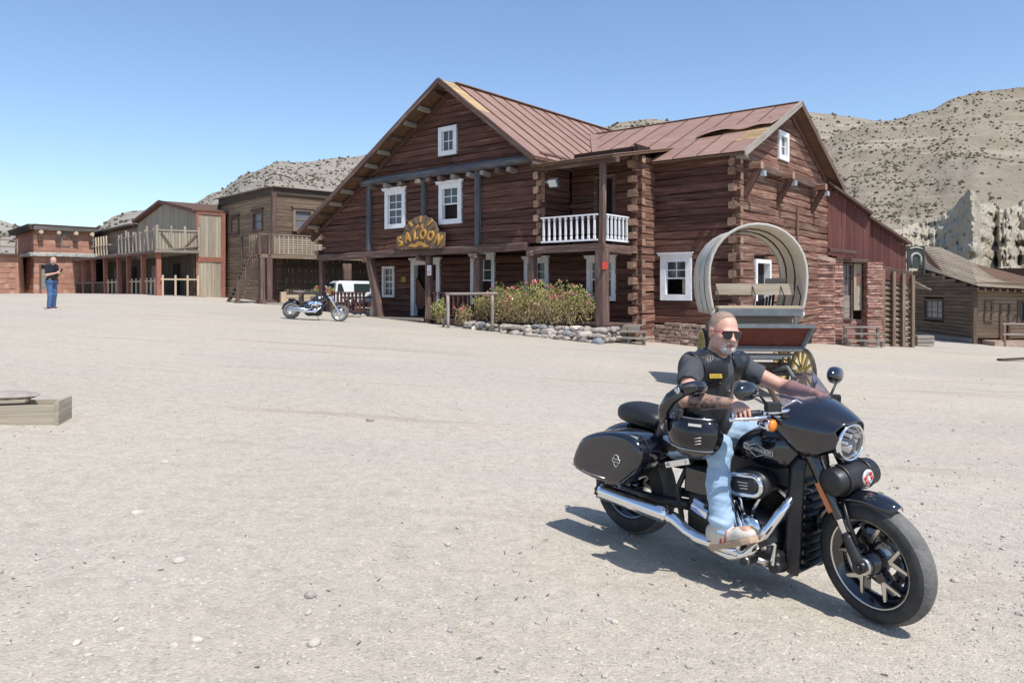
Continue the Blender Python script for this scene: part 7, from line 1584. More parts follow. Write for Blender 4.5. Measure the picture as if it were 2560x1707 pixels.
# ================================================================ PEOPLE: solid fields turned into one continuous skin
class Vox:
    def __init__(s, lo, hi, h):
        s.lo = np.array(lo, np.float32); s.h = h; s.n = np.ceil((np.array(hi) - s.lo) / h).astype(int) + 1
        s.ax = [s.lo[i] + h * np.arange(s.n[i], dtype=np.float32) for i in range(3)]; s.d = np.full(s.n, .3, np.float32)
    def _sl(s, lo, hi):
        a = np.maximum(0, np.floor((np.array(lo) - s.lo) / s.h).astype(int)); b = np.minimum(s.n, np.ceil((np.array(hi) - s.lo) / s.h).astype(int) + 1)
        if np.any(b <= a): return None, None
        sl = tuple(slice(i, j) for i, j in zip(a, b)); return sl, [s.ax[0][sl[0]][:, None, None], s.ax[1][sl[1]][None, :, None], s.ax[2][sl[2]][None, None, :]]
    def _mix(s, sl, f, k, op):
        d = s.d[sl]
        if op == 'add': 
            if k: hh = np.clip(.5 + .5 * (d - f) / k, 0, 1); r = d + (f - d) * hh - k * hh * (1 - hh)
            else: r = np.minimum(d, f)
        else:
            if k: hh = np.clip(.5 - .5 * (d + f) / k, 0, 1); r = d + (-f - d) * hh + k * hh * (1 - hh)
            else: r = np.maximum(d, -f)
        s.d[sl] = r
    def cap(s, a, b, ra, rb=None, k=.02, op='add', sq=None):
        rb = ra if rb is None else rb; a = np.array(a, float); b = np.array(b, float); m = max(ra, rb) + .07
        sl, P = s._sl(np.minimum(a, b) - m, np.maximum(a, b) + m)
        if sl is None: return s
        ba = b - a; L2 = max(1e-9, ba @ ba); t = np.clip(((P[0] - a[0]) * ba[0] + (P[1] - a[1]) * ba[1] + (P[2] - a[2]) * ba[2]) / L2, 0, 1)
        s._mix(sl, np.sqrt((P[0] - a[0] - ba[0] * t) ** 2 + (P[1] - a[1] - ba[1] * t) ** 2 + (P[2] - a[2] - ba[2] * t) ** 2) - (ra + (rb - ra) * t), k, op); return s
    def ell(s, c, r, rot=None, k=.02, op='add'):
        c = np.array(c, float); m = max(r) + .07; sl, P = s._sl(c - m, c + m)
        if sl is None: return s
        Q = [P[i] - c[i] for i in range(3)]
        if rot is not None:
            Mi = np.array(rot.to_matrix() if hasattr(rot, 'to_matrix') else rot).T; Q = [Mi[i, 0] * Q[0] + Mi[i, 1] * Q[1] + Mi[i, 2] * Q[2] for i in range(3)]
        k0 = np.sqrt((Q[0] / r[0]) ** 2 + (Q[1] / r[1]) ** 2 + (Q[2] / r[2]) ** 2); k1 = np.sqrt((Q[0] / r[0] ** 2) ** 2 + (Q[1] / r[1] ** 2) ** 2 + (Q[2] / r[2] ** 2) ** 2) + 1e-6
        s._mix(sl, k0 * (k0 - 1) / k1, k, op); return s
    def plane(s, p, n, k=0.):
        """cut away everything on the side the normal points to"""
        n = np.array(n, float); n /= np.linalg.norm(n); f = (s.ax[0][:, None, None] - p[0]) * n[0] + (s.ax[1][None, :, None] - p[1]) * n[1] + (s.ax[2][None, None, :] - p[2]) * n[2]
        s.d = np.maximum(s.d, f); return s
    def ripple(s, amp, fr, seed=0, where=None):
        rs = np.random.RandomState(seed); P = [s.ax[0][:, None, None], s.ax[1][None, :, None], s.ax[2][None, None, :]]; w = 0
        for i in range(5): v = rs.normal(size=3) * np.array(fr); w = w + np.sin(P[0] * v[0] + P[1] * v[1] + P[2] * v[2] + rs.uniform(0, 6.28))
        w = w * (amp / 2.2)
        if where is not None: w = w * where(P)
        s.d = s.d + w; return s
    def mesh(s, smooth=2):
        d = s.d; n = d.shape; c = np.stack([d[i:n[0] - 1 + i, j:n[1] - 1 + j, k:n[2] - 1 + k] for i in (0, 1) for j in (0, 1) for k in (0, 1)], -1); ins = c < 0; cnt = ins.sum(-1); act = (cnt > 0) & (cnt < 8)
        idx = np.full(act.shape, -1, np.int64); cells = np.argwhere(act); idx[act] = np.arange(len(cells)); cv = c[act]; offs = np.array([(i, j, k) for i in (0, 1) for j in (0, 1) for k in (0, 1)], float)
        acc = np.zeros((len(cells), 3)); num = np.zeros(len(cells))
        for a in range(8):
            for b in range(a + 1, 8):
                if abs(offs[a] - offs[b]).sum() != 1: continue
                va, vb = cv[:, a], cv[:, b]; x = (va < 0) != (vb < 0); t = np.where(x, va / np.where(x, va - vb, 1), 0); acc += np.where(x[:, None], offs[a] + (offs[b] - offs[a]) * t[:, None], 0); num += x
        vts = s.lo + (cells + acc / num[:, None]) * s.h; fs = []
        for ax in range(3):
            u, v = [(1, 2), (2, 0), (0, 1)][ax]; sa = [slice(1, -1)] * 3; sa[ax] = slice(0, -1); sb = list(sa); sb[ax] = slice(1, None)
            A = d[tuple(sa)] < 0; B = d[tuple(sb)] < 0; e = np.argwhere(A != B); 
            if not len(e): continue
            fl = A[tuple(e.T)]; e = e + np.array([0 if i == ax else 1 for i in range(3)])
            def g_(du, dv): q = e.copy(); q[:, u] += du; q[:, v] += dv; return idx[tuple(q.T)]
            q = np.stack([g_(-1, -1), g_(0, -1), g_(0, 0), g_(-1, 0)], 1); q[~fl] = q[~fl][:, ::-1]; fs.append(q)
        fs = np.concatenate(fs); fs = fs[(fs >= 0).all(1)]
        for _ in range(smooth):
            ac = np.zeros_like(vts); nn = np.zeros(len(vts))
            for i in range(4): np.add.at(ac, fs[:, i], vts[fs[:, (i + 1) % 4]]); np.add.at(nn, fs[:, i], 1); np.add.at(ac, fs[:, i], vts[fs[:, i - 1]]); np.add.at(nn, fs[:, i], 1)
            vts = vts * .4 + .6 * ac / np.maximum(nn, 1)[:, None]
        return vts, fs
    def build(s, name, mats, parent=None, mtx=None, cls=None, smooth=2):
        v, f = s.mesh(smooth); me = bpy.data.meshes.new(name); me.vertices.add(len(v)); me.vertices.foreach_set('co', v.astype(np.float32).ravel()); me.loops.add(f.size); me.loops.foreach_set('vertex_index', f.astype(np.int32).ravel())
        me.polygons.add(len(f)); me.polygons.foreach_set('loop_start', np.arange(0, f.size, 4, dtype=np.int32)); me.polygons.foreach_set('loop_total', np.full(len(f), 4, np.int32)); me.polygons.foreach_set('use_smooth', np.ones(len(f), bool))
        for q in (mats if isinstance(mats, (list, tuple)) else [mats]): me.materials.append(M[q])
        if cls is not None: me.polygons.foreach_set('material_index', cls(v[f].mean(1)).astype(np.int32))
        me.update(calc_edges=True); return link(name, me, parent, mtx)
def skinmat(name, c, c2, c3, lo, hi, sc=5., rough=.48, sss=.12):
    m = mat(name, c, c2, rough, scale=9, rnd=0, bump=.12, bscale=120, c3=c3, c3lo=lo, c3hi=hi, c3scale=sc, spec=.4); b = m.node_tree.nodes['Principled BSDF']; b.inputs['Subsurface Weight'].default_value = sss; b.inputs['Subsurface Radius'].default_value = (.012, .004, .002); b.inputs['Subsurface Scale'].default_value = 1.; return m
M['skin'] = skinmat('sunburnt_skin', (.58, .34, .255), (.52, .285, .205), (.58, .26, .19), .55, .75); M['tattoo'] = skinmat('tattooed_skin', (.42, .26, .2), (.33, .2, .15), (.1, .085, .08), .46, .58, 22.)
M['lips'] = skinmat('lips', (.42, .15, .12), (.36, .12, .1), (.4, .14, .11), .5, .7)
M['jeans'] = mat('light_blue_denim', (.33, .46, .60), (.24, .36, .50), .9, scale=4, rnd=0, bump=.25, bscale=160, c3=(.5, .61, .70), c3lo=.5, c3hi=.72, c3scale=3.); M['jeansblue'] = mat('mid_blue_denim', (.075, .14, .27), (.045, .09, .19), .9, scale=5, rnd=0, bump=.2, bscale=120, c3=(.14, .23, .38), c3lo=.55, c3hi=.75, c3scale=4.)
M['tshirt'] = mat('charcoal_tshirt', (.075, .078, .086), (.052, .054, .06), .95, scale=6, rnd=0, bump=.2, bscale=150); M['navyshirt'] = mat('navy_tshirt', (.02, .024, .04), None, .95, rnd=0, bump=.1)
M['vest'] = paint('vest_leather', (.012, .012, .014), .36, 0, 0, .7); M['hair'] = mat('short_grey_brown_hair', (.42, .31, .24), (.25, .17, .125), .8, scale=60, rnd=0, bump=.6, bscale=150); M['beard'] = mat('grey_white_beard', (.66, .62, .57), (.42, .36, .31), 1., scale=90, rnd=0, bump=.3, bscale=220, spec=.05)
M['shoe'] = mat('cream_sneaker', (.62, .57, .49), (.52, .47, .4), .7, scale=8, rnd=0, bump=.2, bscale=60); M['sole'] = mat('tan_sole', (.50, .36, .25), (.42, .3, .2), .8, scale=8, rnd=0, bump=.3, bscale=60); M['shoered'] = mat('red_stripe', (.42, .08, .06), None, .7, rnd=0, bump=.1); M['lens'] = paint('dark_sunglass_lens', (.008, .007, .009), .08, .3); M['redframe'] = paint('red_temple', (.35, .02, .02), .2, .6); M['patch'] = mat('yellow_patch', (.52, .36, .05), None, .9, rnd=0, bump=.2); M['shellblack'] = paint('helmet_black', (.012, .012, .013), .2, .8)
def npv(v): return np.array(v, float)
def head_field(b, h, rot, k=1.):
    """adult head of height .235 k centred at h; local x = face"""
    q = rot.to_matrix(); P = lambda x, y, z: tuple(npv(h) + k * np.array(q @ V((x, y, z)))); e = lambda c, r, kk=.02, op='add': b.ell(P(*c), [x * k for x in r], rot, kk * k, op)
    e((-.012, 0, .03), (.098, .077, .088), 0); e((.018, 0, -.03), (.07, .063, .082), .03); e((.045, 0, -.085), (.04, .042, .032), .03)      # skull, face, chin
    e((.079, 0, .022), (.016, .055, .013), .018); e((.092, 0, -.01), (.016, .0125, .028), .014); e((.106, 0, -.026), (.017, .0175, .0135), .012); e((.093, .013, -.03), (.01, .008, .008), .008); e((.093, -.013, -.03), (.01, .008, .008), .008)
    for y in (-1, 1):
        e((.055, y * .04, -.018), (.027, .024, .022), .022); e((.07, y * .032, .006), (.018, .018, .011), .012, 'sub'); e((.071, y * .031, .005), (.0135, .0135, .0115), .004)
        e((-.012, y * .08, -.005), (.014, .008, .031), .008); e((-.004, y * .08, .0), (.018, .008, .026), .006); e((.0, y * .088, .003), (.009, .006, .014), .006, 'sub'); e((.02, y * .052, -.06), (.045, .018, .03), .025)
    e((.083, 0, -.056), (.012, .026, .007), .008); e((.082, 0, -.067), (.011, .022, .0065), .006); e((.094, 0, -.0615), (.014, .026, .0022), .004, 'sub')
    return P
def hand(b, wrist, palm_dir, finger_axis, up, curl, k=1., grip=None, gr=.02):
    """palm with four fingers and a thumb. palm_dir: wrist to knuckles; finger_axis: index to little side; up: back of the hand. grip: fingers close round this line"""
    W = npv(wrist); p = npv(palm_dir); p /= np.linalg.norm(p); a = npv(finger_axis); a -= p * (a @ p); a /= np.linalg.norm(a); u = npv(up); u -= p * (u @ p) + a * (u @ a); u /= np.linalg.norm(u)
    for i, y in enumerate((-.034, -.0118, .0115, .033)): b.cap(W + a * y * .6 * k + p * .02 * k, W + a * y * k + p * .078 * k, .0165 * k, .0125 * k, .012)
    for i, (y, L_) in enumerate(((-.036, .9), (-.0122, 1.), (.0122, .95), (.0355, .78))):
        pos = W + a * y * k + p * .082 * k; ang = .12
        for L0, dA, r0, r1 in ((.042, curl[0], .0093, .0086), (.026, curl[1], .0086, .008), (.021, curl[2], .008, .0068)):
            ang += dA; d = p * math.cos(ang) - u * math.sin(ang); nx_ = pos + d * L0 * L_ * k; b.cap(pos, nx_, r0 * k, r1 * k, .0015); pos = nx_
    t0 = W - a * .026 * k + p * .028 * k - u * .008 * k; t1 = t0 - a * .026 * k + p * .024 * k - u * .018 * k; t2 = t1 + p * .026 * k - u * .02 * k + a * .006 * k; t3 = t2 + p * .014 * k - u * .012 * k + a * .016 * k
    b.cap(t0, t1, .015 * k, .0115 * k, .01); b.cap(t1, t2, .0112 * k, .0098 * k, .003); b.cap(t2, t3, .0098 * k, .0078 * k, .003)

def rider():
    # joints in the motorcycle's frame (x forward, y left, z up)
    J = dict(pel=(.43, 0, .77), chest=(.55, 0, 1.09), neck=(.61, 0, 1.245), head=(.665, -.005, 1.43), sR=(.575, -.19, 1.225), sL=(.645, .19, 1.215), eR=(.70, -.40, 1.055), wR=(.985, -.352, 1.078), eL=(.875, .335, 1.10), wL=(1.085, .292, 1.10),
             hR=(.44, -.10, .755), hL=(.44, .10, .755), kR=(.84, -.27, .80), kL=(.84, .27, .80), aR=(.93, -.335, .37), aL=(.985, .335, .36))
    J = {k: npv(v) for k, v in J.items()}
    me = empty('person', (.8347, 5.1536, ground(.8347)), 0, 'man in black leather vest and light jeans riding the black motorcycle', 'person'); me.rotation_euler = BIKE.rotation_euler.copy()
    hr = Euler((R(-2), R(5), R(-24)), 'XYZ')
    def torso(b, g_=0.):
        b.cap(J['hR'], J['hL'], .125 + g_, .125 + g_, .04); b.ell(J['pel'] + (0.02, 0, .05), (.15 + g_, .19 + g_, .13 + g_), None, .06); b.ell((.545, 0, .93), (.15 + g_, .175 + g_, .17 + g_), None, .08)
        b.ell(J['chest'] + (.0, 0, .02), (.122 + g_, .18 + g_, .19 + g_), Euler((0, R(14), 0)), .07); b.cap(J['sR'], J['sL'], .066 + g_, .066 + g_, .06); b.cap(J['chest'], J['neck'] - (.01, 0, .02), .1 + g_, .075 + g_, .06)
    def arm(b, s_, g_=0., lo=1.):
        b.cap(J['s' + s_], J['e' + s_], .056 + g_, .043 + g_, .04)
        if lo: m_ = J['e' + s_] * .68 + J['w' + s_] * .32; b.cap(J['e' + s_], m_, .044 + g_, .046 + g_, .02); b.cap(m_, J['w' + s_], .046 + g_, .028 + g_, .02)
    def leg(b, s_, g_=0.):
        b.cap(J['h' + s_], J['k' + s_], .088 + g_, .055 + g_, .05); m_ = J['k' + s_] * .66 + J['a' + s_] * .34 + (-.02, 0, 0); b.cap(J['k' + s_], m_, .052 + g_, .05 + g_, .03); b.cap(m_, J['a' + s_], .05 + g_, .036 + g_, .03)
    # ---- body
    b = Vox((.2, -.56, .2), (1.3, .56, 1.6), .0055); torso(b)
    b.cap(J['neck'] - (.02, 0, .04), J['head'] + (-.025, 0, -.06), .066, .058, .03); P = head_field(b, J['head'], hr, 1.04)
    for s_ in 'RL': arm(b, s_); leg(b, s_)
    gR = (npv((1.03, -.43, 1.03)) - npv((1.13, -.31, 1.045))); gR /= np.linalg.norm(gR)
    hand(b, J['wR'] + (.012, -.004, .002), (.80, -.58, -.2), gR, (.12, -.1, 1), (.85, 1.2, .85), 1.04); 
    hand(b, J['wL'] + (.01, .004, .002), (.86, .5, -.2), (-.52, .86, 0), (.1, .1, 1), (.85, 1.2, .85), 1.04)
    for s_, y in (('R', 1), ('L', 1)): f0 = J['a' + s_] + (.0, 0, -.03); b.cap(f0 + (-.02, 0, -.03), f0 + (.15, 0, .05), .04, .03, .02)
    M_ = hr.to_matrix(); hc = J['head']
    def cls(c):
        out = np.zeros(len(c), int); t = ((c - J['eR']) @ (J['wR'] - J['eR'])) / ((J['wR'] - J['eR']) @ (J['wR'] - J['eR'])); dist = np.linalg.norm(c - (J['eR'] + np.clip(t, 0, 1)[:, None] * (J['wR'] - J['eR'])), axis=1); out[(t > .1) & (t < 1.0) & (dist < .07)] = 1
        l = (c - hc) @ np.array(M_) / 1.04; out[(abs(l[:, 2] + .0615) < .011) & (l[:, 0] > .078) & (abs(l[:, 1]) < .024)] = 2; return out
    body = b.build('body', ['skin', 'tattoo', 'lips'], me, cls=cls)
    # ---- hair, beard
    b = Vox(hc - .16, hc + .16, .004); k = 1.04; q_ = hr.to_matrix(); PP = lambda x, y, z: npv(hc) + k * np.array(q_ @ V((x, y, z)))
    b.ell(PP(-.013, 0, .037), (.1015, .0795, .0905), hr, 0); b.plane(PP(.04, 0, .085), np.array(q_ @ V((1, 0, -.35)))); b.plane(PP(-.0, 0, .03), np.array(q_ @ V((.7, 0, -1)))); b.ripple(.0022, (260, 260, 260), 3); b.build('hair', 'hair', me, smooth=1)
    b = Vox(hc - .16, hc + .16, .0035); b.ell(PP(.048, 0, -.088), (.04, .043, .035), hr, 0); b.ell(PP(.064, 0, -.087), (.032, .036, .027), hr, .01)
    for y in (-1, 1): b.cap(PP(.072, y * .032, -.052), PP(.062, y * .036, -.088), .0125, .016, .008); b.cap(PP(.09, y * .006, -.0455), PP(.077, y * .031, -.056), .0075, .009, .006)
    b.ell(PP(.1, 0, -.062), (.03, .026, .011), hr, .004, 'sub'); b.plane(PP(.0, 0, -.038), np.array(q_ @ V((-.3, 0, 1)))); b.plane(PP(.028, 0, 0), np.array(q_ @ V((-1, 0, -.2)))); b.ripple(.0022, (320, 320, 320), 5); b.build('goatee', 'beard', me, smooth=1)
    # ---- sunglasses
    HM = Matrix.Translation(V(hc)) @ hr.to_matrix().to_4x4() @ Matrix.Scale(k, 4)
    sg = None
    q = MB(); q.tube([(.092, -.012, .015), (.099, 0, .018), (.092, .012, .015)], .0035, 6); q.tube([(.09, -.06, .021), (.099, -.025, .024), (.102, 0, .0245), (.099, .025, .024), (.09, .06, .021)], .0032, 6); sg = q.build('sunglasses', 'lens', me, HM)
    for y in (-1, 1):
        out = [(.006, .020), (.03, .024), (.056, .020), (.06, .006), (.054, -.016), (.036, -.026), (.018, -.022), (.008, -.004)]
        q = MB(); q.add([V((.1035 - (yy / .06) ** 2 * .017 + dx, y * yy, .0 + zz)) for dx in (0, .003) for yy, zz in out], [tuple(range(8)), tuple(range(15, 7, -1))] + [(i, (i + 1) % 8, 8 + (i + 1) % 8, 8 + i) for i in range(8)]); q.build('lens', 'lens', sg)
        q = MB(); q.tube([(.088, y * .061, .016), (.06, y * .076, .014), (.0, y * .0835, .012), (-.02, y * .085, .004)], [.0045, .0035, .003, .0025], 6); q.build('temple', 'redframe', sg)
    # ---- clothing
    b = Vox((.2, -.56, .6), (1.1, .56, 1.36), .006); torso(b, .014); 
    for s_ in 'RL': b.cap(J['s' + s_], J['s' + s_] * .22 + J['e' + s_] * .78, .071, .067, .03)
    b.cap(J['neck'] - (.03, 0, .05), J['neck'] + (-.012, 0, .028), .086, .077, .02); b.cap(J['neck'] + (-.01, 0, -.0), J['neck'] + (.02, 0, .12), .067, .067, .004, 'sub'); b.ripple(.005, (45, 45, 45), 11)
    for s_ in 'RL': 
        ax_ = J['e' + s_] - J['s' + s_]; ax_ = ax_ / np.linalg.norm(ax_); e0 = J['s' + s_] * .2 + J['e' + s_] * .8; b.cap(e0 + ax_ * .0, e0 + ax_ * .2, .1, .1, .004, 'sub'); b.cap(e0 - ax_ * .03, e0 + ax_ * .1, .056, .06, .003, 'sub')
    b.plane((0, 0, .7), (0, 0, -1)); b.build('tshirt', 'tshirt', me)
    b = Vox((.2, -.4, .66), (.9, .4, 1.36), .006); torso(b, .024); b.ripple(.004, (30, 40, 50), 4); b.plane((0, 0, .735), (-.25, 0, -1))
    for s_, y in (('R', -1), ('L', 1)): b.cap(J['s' + s_] + (0, y * .035, -.02), J['s' + s_] + (.04, y * .25, -.08), .094, .13, .012, 'sub')
    b.cap(J['neck'] + (-.0, 0, -.02), J['neck'] + (.03, 0, .2), .082, .11, .012, 'sub'); b.ell((.77, .02, 1.2), (.14, .038, .15), Euler((0, R(18), 0)), .01, 'sub'); b.cap((.74, .012, 1.12), (.77, .012, .8), .012, .016, .006, 'sub')
    ve = b.build('leather_vest', 'vest', me)
    # piping, seams, patch on the right breast
    def on_front(y, z):      # front of the vest at a height
        v_ = [vv.co for vv in ve.data.vertices if abs(vv.co.y - y) < .012 and abs(vv.co.z - z) < .012]; return max(v_, key=lambda c: c.x) if v_ else V((.72, y, z))
    pc = on_front(-.125, 1.165); nrm = V((.86, -.42, .28)).normalized(); pm = V((0, 0, 1)).cross(nrm).normalized(); mt_ = Matrix.Translation(pc + nrm * .004) @ Matrix(((pm.x, 0, nrm.x, 0), (pm.y, 0, nrm.y, 0), (pm.z, 0, nrm.z, 0), (0, 0, 0, 1)))
    zz_ = nrm.cross(pm); mt_ = Matrix.Translation(pc + nrm * .012) @ Matrix(((pm.x, zz_.x, nrm.x, 0), (pm.y, zz_.y, nrm.y, 0), (pm.z, zz_.z, nrm.z, 0), (0, 0, 0, 1)))
    q = MB(); q.box((0, 0, 0), (.082, .026, .004)); pa = q.build('name_patch', 'patch', me, mt_)
    for i in range(5): beam(pa, (-.028 + i * .012, -.007, .0028), (-.028 + i * .012, .007, .0028), .003, .001, 'satin', 'patch_stitching', up=(0, 0, 1))
    q = MB(); q.tube([on_front(y, z) + V((.002, 0, 0)) for y, z in ((-.16, 1.11), (-.12, 1.115), (-.08, 1.12), (-.05, 1.125))], .004, 6); q.build('pocket_seam', 'vest', me)
    q = MB(); q.tube([on_front(y, z) + V((.002, 0, 0)) for y, z in ((.16, 1.12), (.12, 1.125), (.08, 1.13), (.05, 1.13))], .004, 6); q.build('pocket_seam', 'vest', me)
    b = Vox((.2, -.52, .25), (1.15, .52, .96), .006); b.cap(J['hR'], J['hL'], .142, .142, .04); b.ell(J['pel'] + (.02, 0, .04), (.165, .2, .13), None, .06)
    for s_ in 'RL':
        b.cap(J['h' + s_], J['k' + s_], .104, .074, .05); m_ = J['k' + s_] * .5 + J['a' + s_] * .5 + (-.02, 0, 0); b.cap(J['k' + s_] + (0, 0, -.02), m_, .069, .066, .03); b.cap(m_, J['a' + s_] + (-.005, 0, -.02), .066, .066, .03)
    def fold(P): kk = np.exp(-((P[0] - .9) ** 2 + (P[2] - .74) ** 2) / .02) + np.exp(-((P[2] - .4) ** 2) / .006) + .8 * np.exp(-((P[0] - .55) ** 2 + (P[2] - .78) ** 2) / .02) + .35; return kk + 0 * P[1]
    b.ripple(.005, (38, 22, 52), 21, fold); b.ripple(.0015, (70, 50, 90), 5)
    for s_ in 'RL': b.plane(J['a' + s_] + (0, 0, -.028), (.1, 0, -1))
    b.plane((0, 0, .93), (0, 0, 1)); b.build('jeans', 'jeans', me)
    # ---- sneakers on the forward pegs
    for s_, y in (('R', -1), ('L', 1)):
        A = J['a' + s_]; fd = V((.9, y * -.02, .43)).normalized(); c0 = V(A) + V((-.035, 0, -.1)); up_ = V((0, 1, 0)).cross(fd) * -1; up_ = V((-.43, 0, .9))
        b = Vox(A - (.18, .12, .24), A + (.36, .12, .2), .0045); X = lambda f, u_, w=0.: npv(c0 + fd * f + up_ * u_ + V((0, w, 0)))
        b.ell(X(.02, .05), (.06, .042, .06), None, .0); b.cap(X(.0, .03), X(.17, .02), .043, .04, .03); b.ell(X(.2, .012), (.062, .046, .036), Euler((0, R(-25), 0)), .03); b.cap(X(.015, .06), npv(V(A)) + (-.005, 0, -.005), .048, .056, .03); b.cap(npv(V(A)) + (-.005, 0, .0), npv(V(A)) + (0, 0, .12), .048, .06, .004, 'sub')
        sh = b.build('sneaker', 'shoe', me)
        ring = lambda k, u_: [V(c0) + fd * f + up_ * u_ + V((0, w * k, 0)) for f, w in [(-.05, 0), (-.04, .028), (0, .038), (.06, .036), (.12, .04), (.19, .047), (.24, .036), (.262, .012), (.262, -.012), (.24, -.036), (.19, -.047), (.12, -.04), (.06, -.036), (0, -.038), (-.04, -.028)]]
        q = MB(); q.loft([ring(.95, -.034), ring(1.02, -.03), ring(1.05, -.012), ring(1.0, .0)], smooth=False); q.build('sole', 'sole', sh)
        for f in (.055, .085): q = MB(); q.tube([V(c0) + fd * (f + t * .03) + up_ * (.0 + t * .055) + V((0, y * (.047 - .008 * t), 0)) for t in (0, .5, 1)], .005, 6); q.build('red_stripe', 'shoered', sh)
        q = MB(); q.tube([V(c0) + fd * -.045 + up_ * .02, V(c0) + fd * -.03 + up_ * .022 + V((0, y * .035, 0)), V(c0) + fd * .0 + up_ * .024 + V((0, y * .046, 0))], .006, 6); q.build('heel_tab', 'shoered', sh)
        for i in range(4): q = MB(); q.tube([V(c0) + fd * (.07 + i * .02) + up_ * (.068 - i * .009) + V((0, w, 0)) for w in (-.025, 0, .025)], .0035, 5); q.build('lace', 'shoe', sh)
    # ---- watch on the right wrist? no: plain wrist. open-face helmet hangs on the right forearm
    hc2 = V((.835, -.50, .925)); he = empty('helmet', (BIKE.matrix_basis @ hc2), 0, 'black flip up helmet hanging on the rider\'s right forearm', 'helmet'); he.rotation_euler = (Matrix.Rotation(R(-49.88), 4, 'Z') @ Matrix.Rotation(R(2.35), 4, 'Y')).to_euler()
    b = Vox((-.22, -.2, -.22), (.22, .2, .26), .005); b.ell((0, 0, -.01), (.168, .13, .15), Euler((0, R(15), 0)), 0); b.ell((.02, .02, .03), (.14, .1, .125), Euler((0, R(20), 0)), .004, 'sub'); b.plane((0, 0, .1), (-.12, -.35, 1)); 
    b.build('shell', 'shellblack', he)
    q = MB(); rings = []
    for i in range(9):
        a = R(-62) + R(124) * i / 8; ring = []
        for j in range(9): e = R(-62) + R(72) * j / 8; ring.append(V((.172 * math.cos(e) * math.cos(a * .9) + .006, .137 * math.sin(a) * math.cos(e) - .022 , .155 * math.sin(e) + .035)))
        rings.append(ring)
    q = MB(); rings = []
    for i in range(11):       # visor wraps the camera-side front of the shell
        t = i / 10; a = lerp(R(-150), R(-10), t); ring = [V((.177 * math.cos(a) * math.cos(e) * 1.0 + .01, .134 * math.sin(a) * math.cos(e), .145 * math.sin(e) - .012)) for e in np.linspace(R(-32), R(40), 8)]; rings.append(ring)
    q.loft(rings, caps=False, openring=True); vo_ = q.build('visor', 'lens', he); md = vo_.modifiers.new('t', 'SOLIDIFY'); md.thickness = .004
    for e_ in (0, -1): q = MB(); q.tube([r_[e_] for r_ in rings], .003, 6); q.build('visor_edge', 'alu', he)
    for k in range(3): q = MB(); q.tube([V((.09 + k * .0, -.121 - .001 * k, -.05 + k * .016)), V((.12, -.108, -.042 + k * .016))], .002, 5); q.build('visor_print', 'logo', he)
    q = MB(); q.box((.085, -.118, .052), (.07, .004, .014), Matrix.Rotation(R(24), 4, 'Z')); q.build('maker_plate', 'logo', he)
    q = MB(); q.lathe([(.045, 0), (.043, .012), (.03, .018), (.001, .019)], Matrix.Translation((-.13, -.095, .02)) @ Matrix.Rotation(R(-38), 4, 'Z') @ RX, 24); q.build('pivot_disc', 'satin', he)
    q = MB(); q.lathe([(.02, .0185), (.026, .022), (.032, .0185)], Matrix.Translation((-.13, -.095, .02)) @ Matrix.Rotation(R(-38), 4, 'Z') @ RX, 24, caps=False); q.build('pivot_ring', 'alu', he)
    for sgn in (-1, 1): q = MB(); q.tube([(-.135, sgn * .1, .02), (-.13, sgn * .112, .1), (-.085, sgn * .11, .17), (-.03, sgn * .085, .22)], [.03, .034, .036, .036], 12); q.build('chin_bar_arm', 'shellblack', he)
    q = MB(); q.tube([(-.03, -.085, .22), (.0, -.045, .235), (.01, 0, .238), (.0, .045, .235), (-.03, .085, .22)], [.036, .037, .038, .037, .034], 12); q.build('chin_bar', 'shellblack', he)
    q = MB(); q.lathe([(.02, 0), (.018, .006), (.001, .007)], Matrix.Translation((-.035, -.121, .222)) @ RX, 16); q.build('chin_vent', 'alu', he); q = MB(); q.tube([(-.02, -.118, .235), (.02, -.09, .25), (.04, -.06, .25)], .012, 6); q.build('chin_trim', 'plasticgrey', he)
    for x in (-.06, -.03): q = MB(); q.bar((x, -.1, .06), (x + .012, -.1, .115), .02, .014); q.build('lining_strap', 'plasticgrey', he)
    return me
rider()

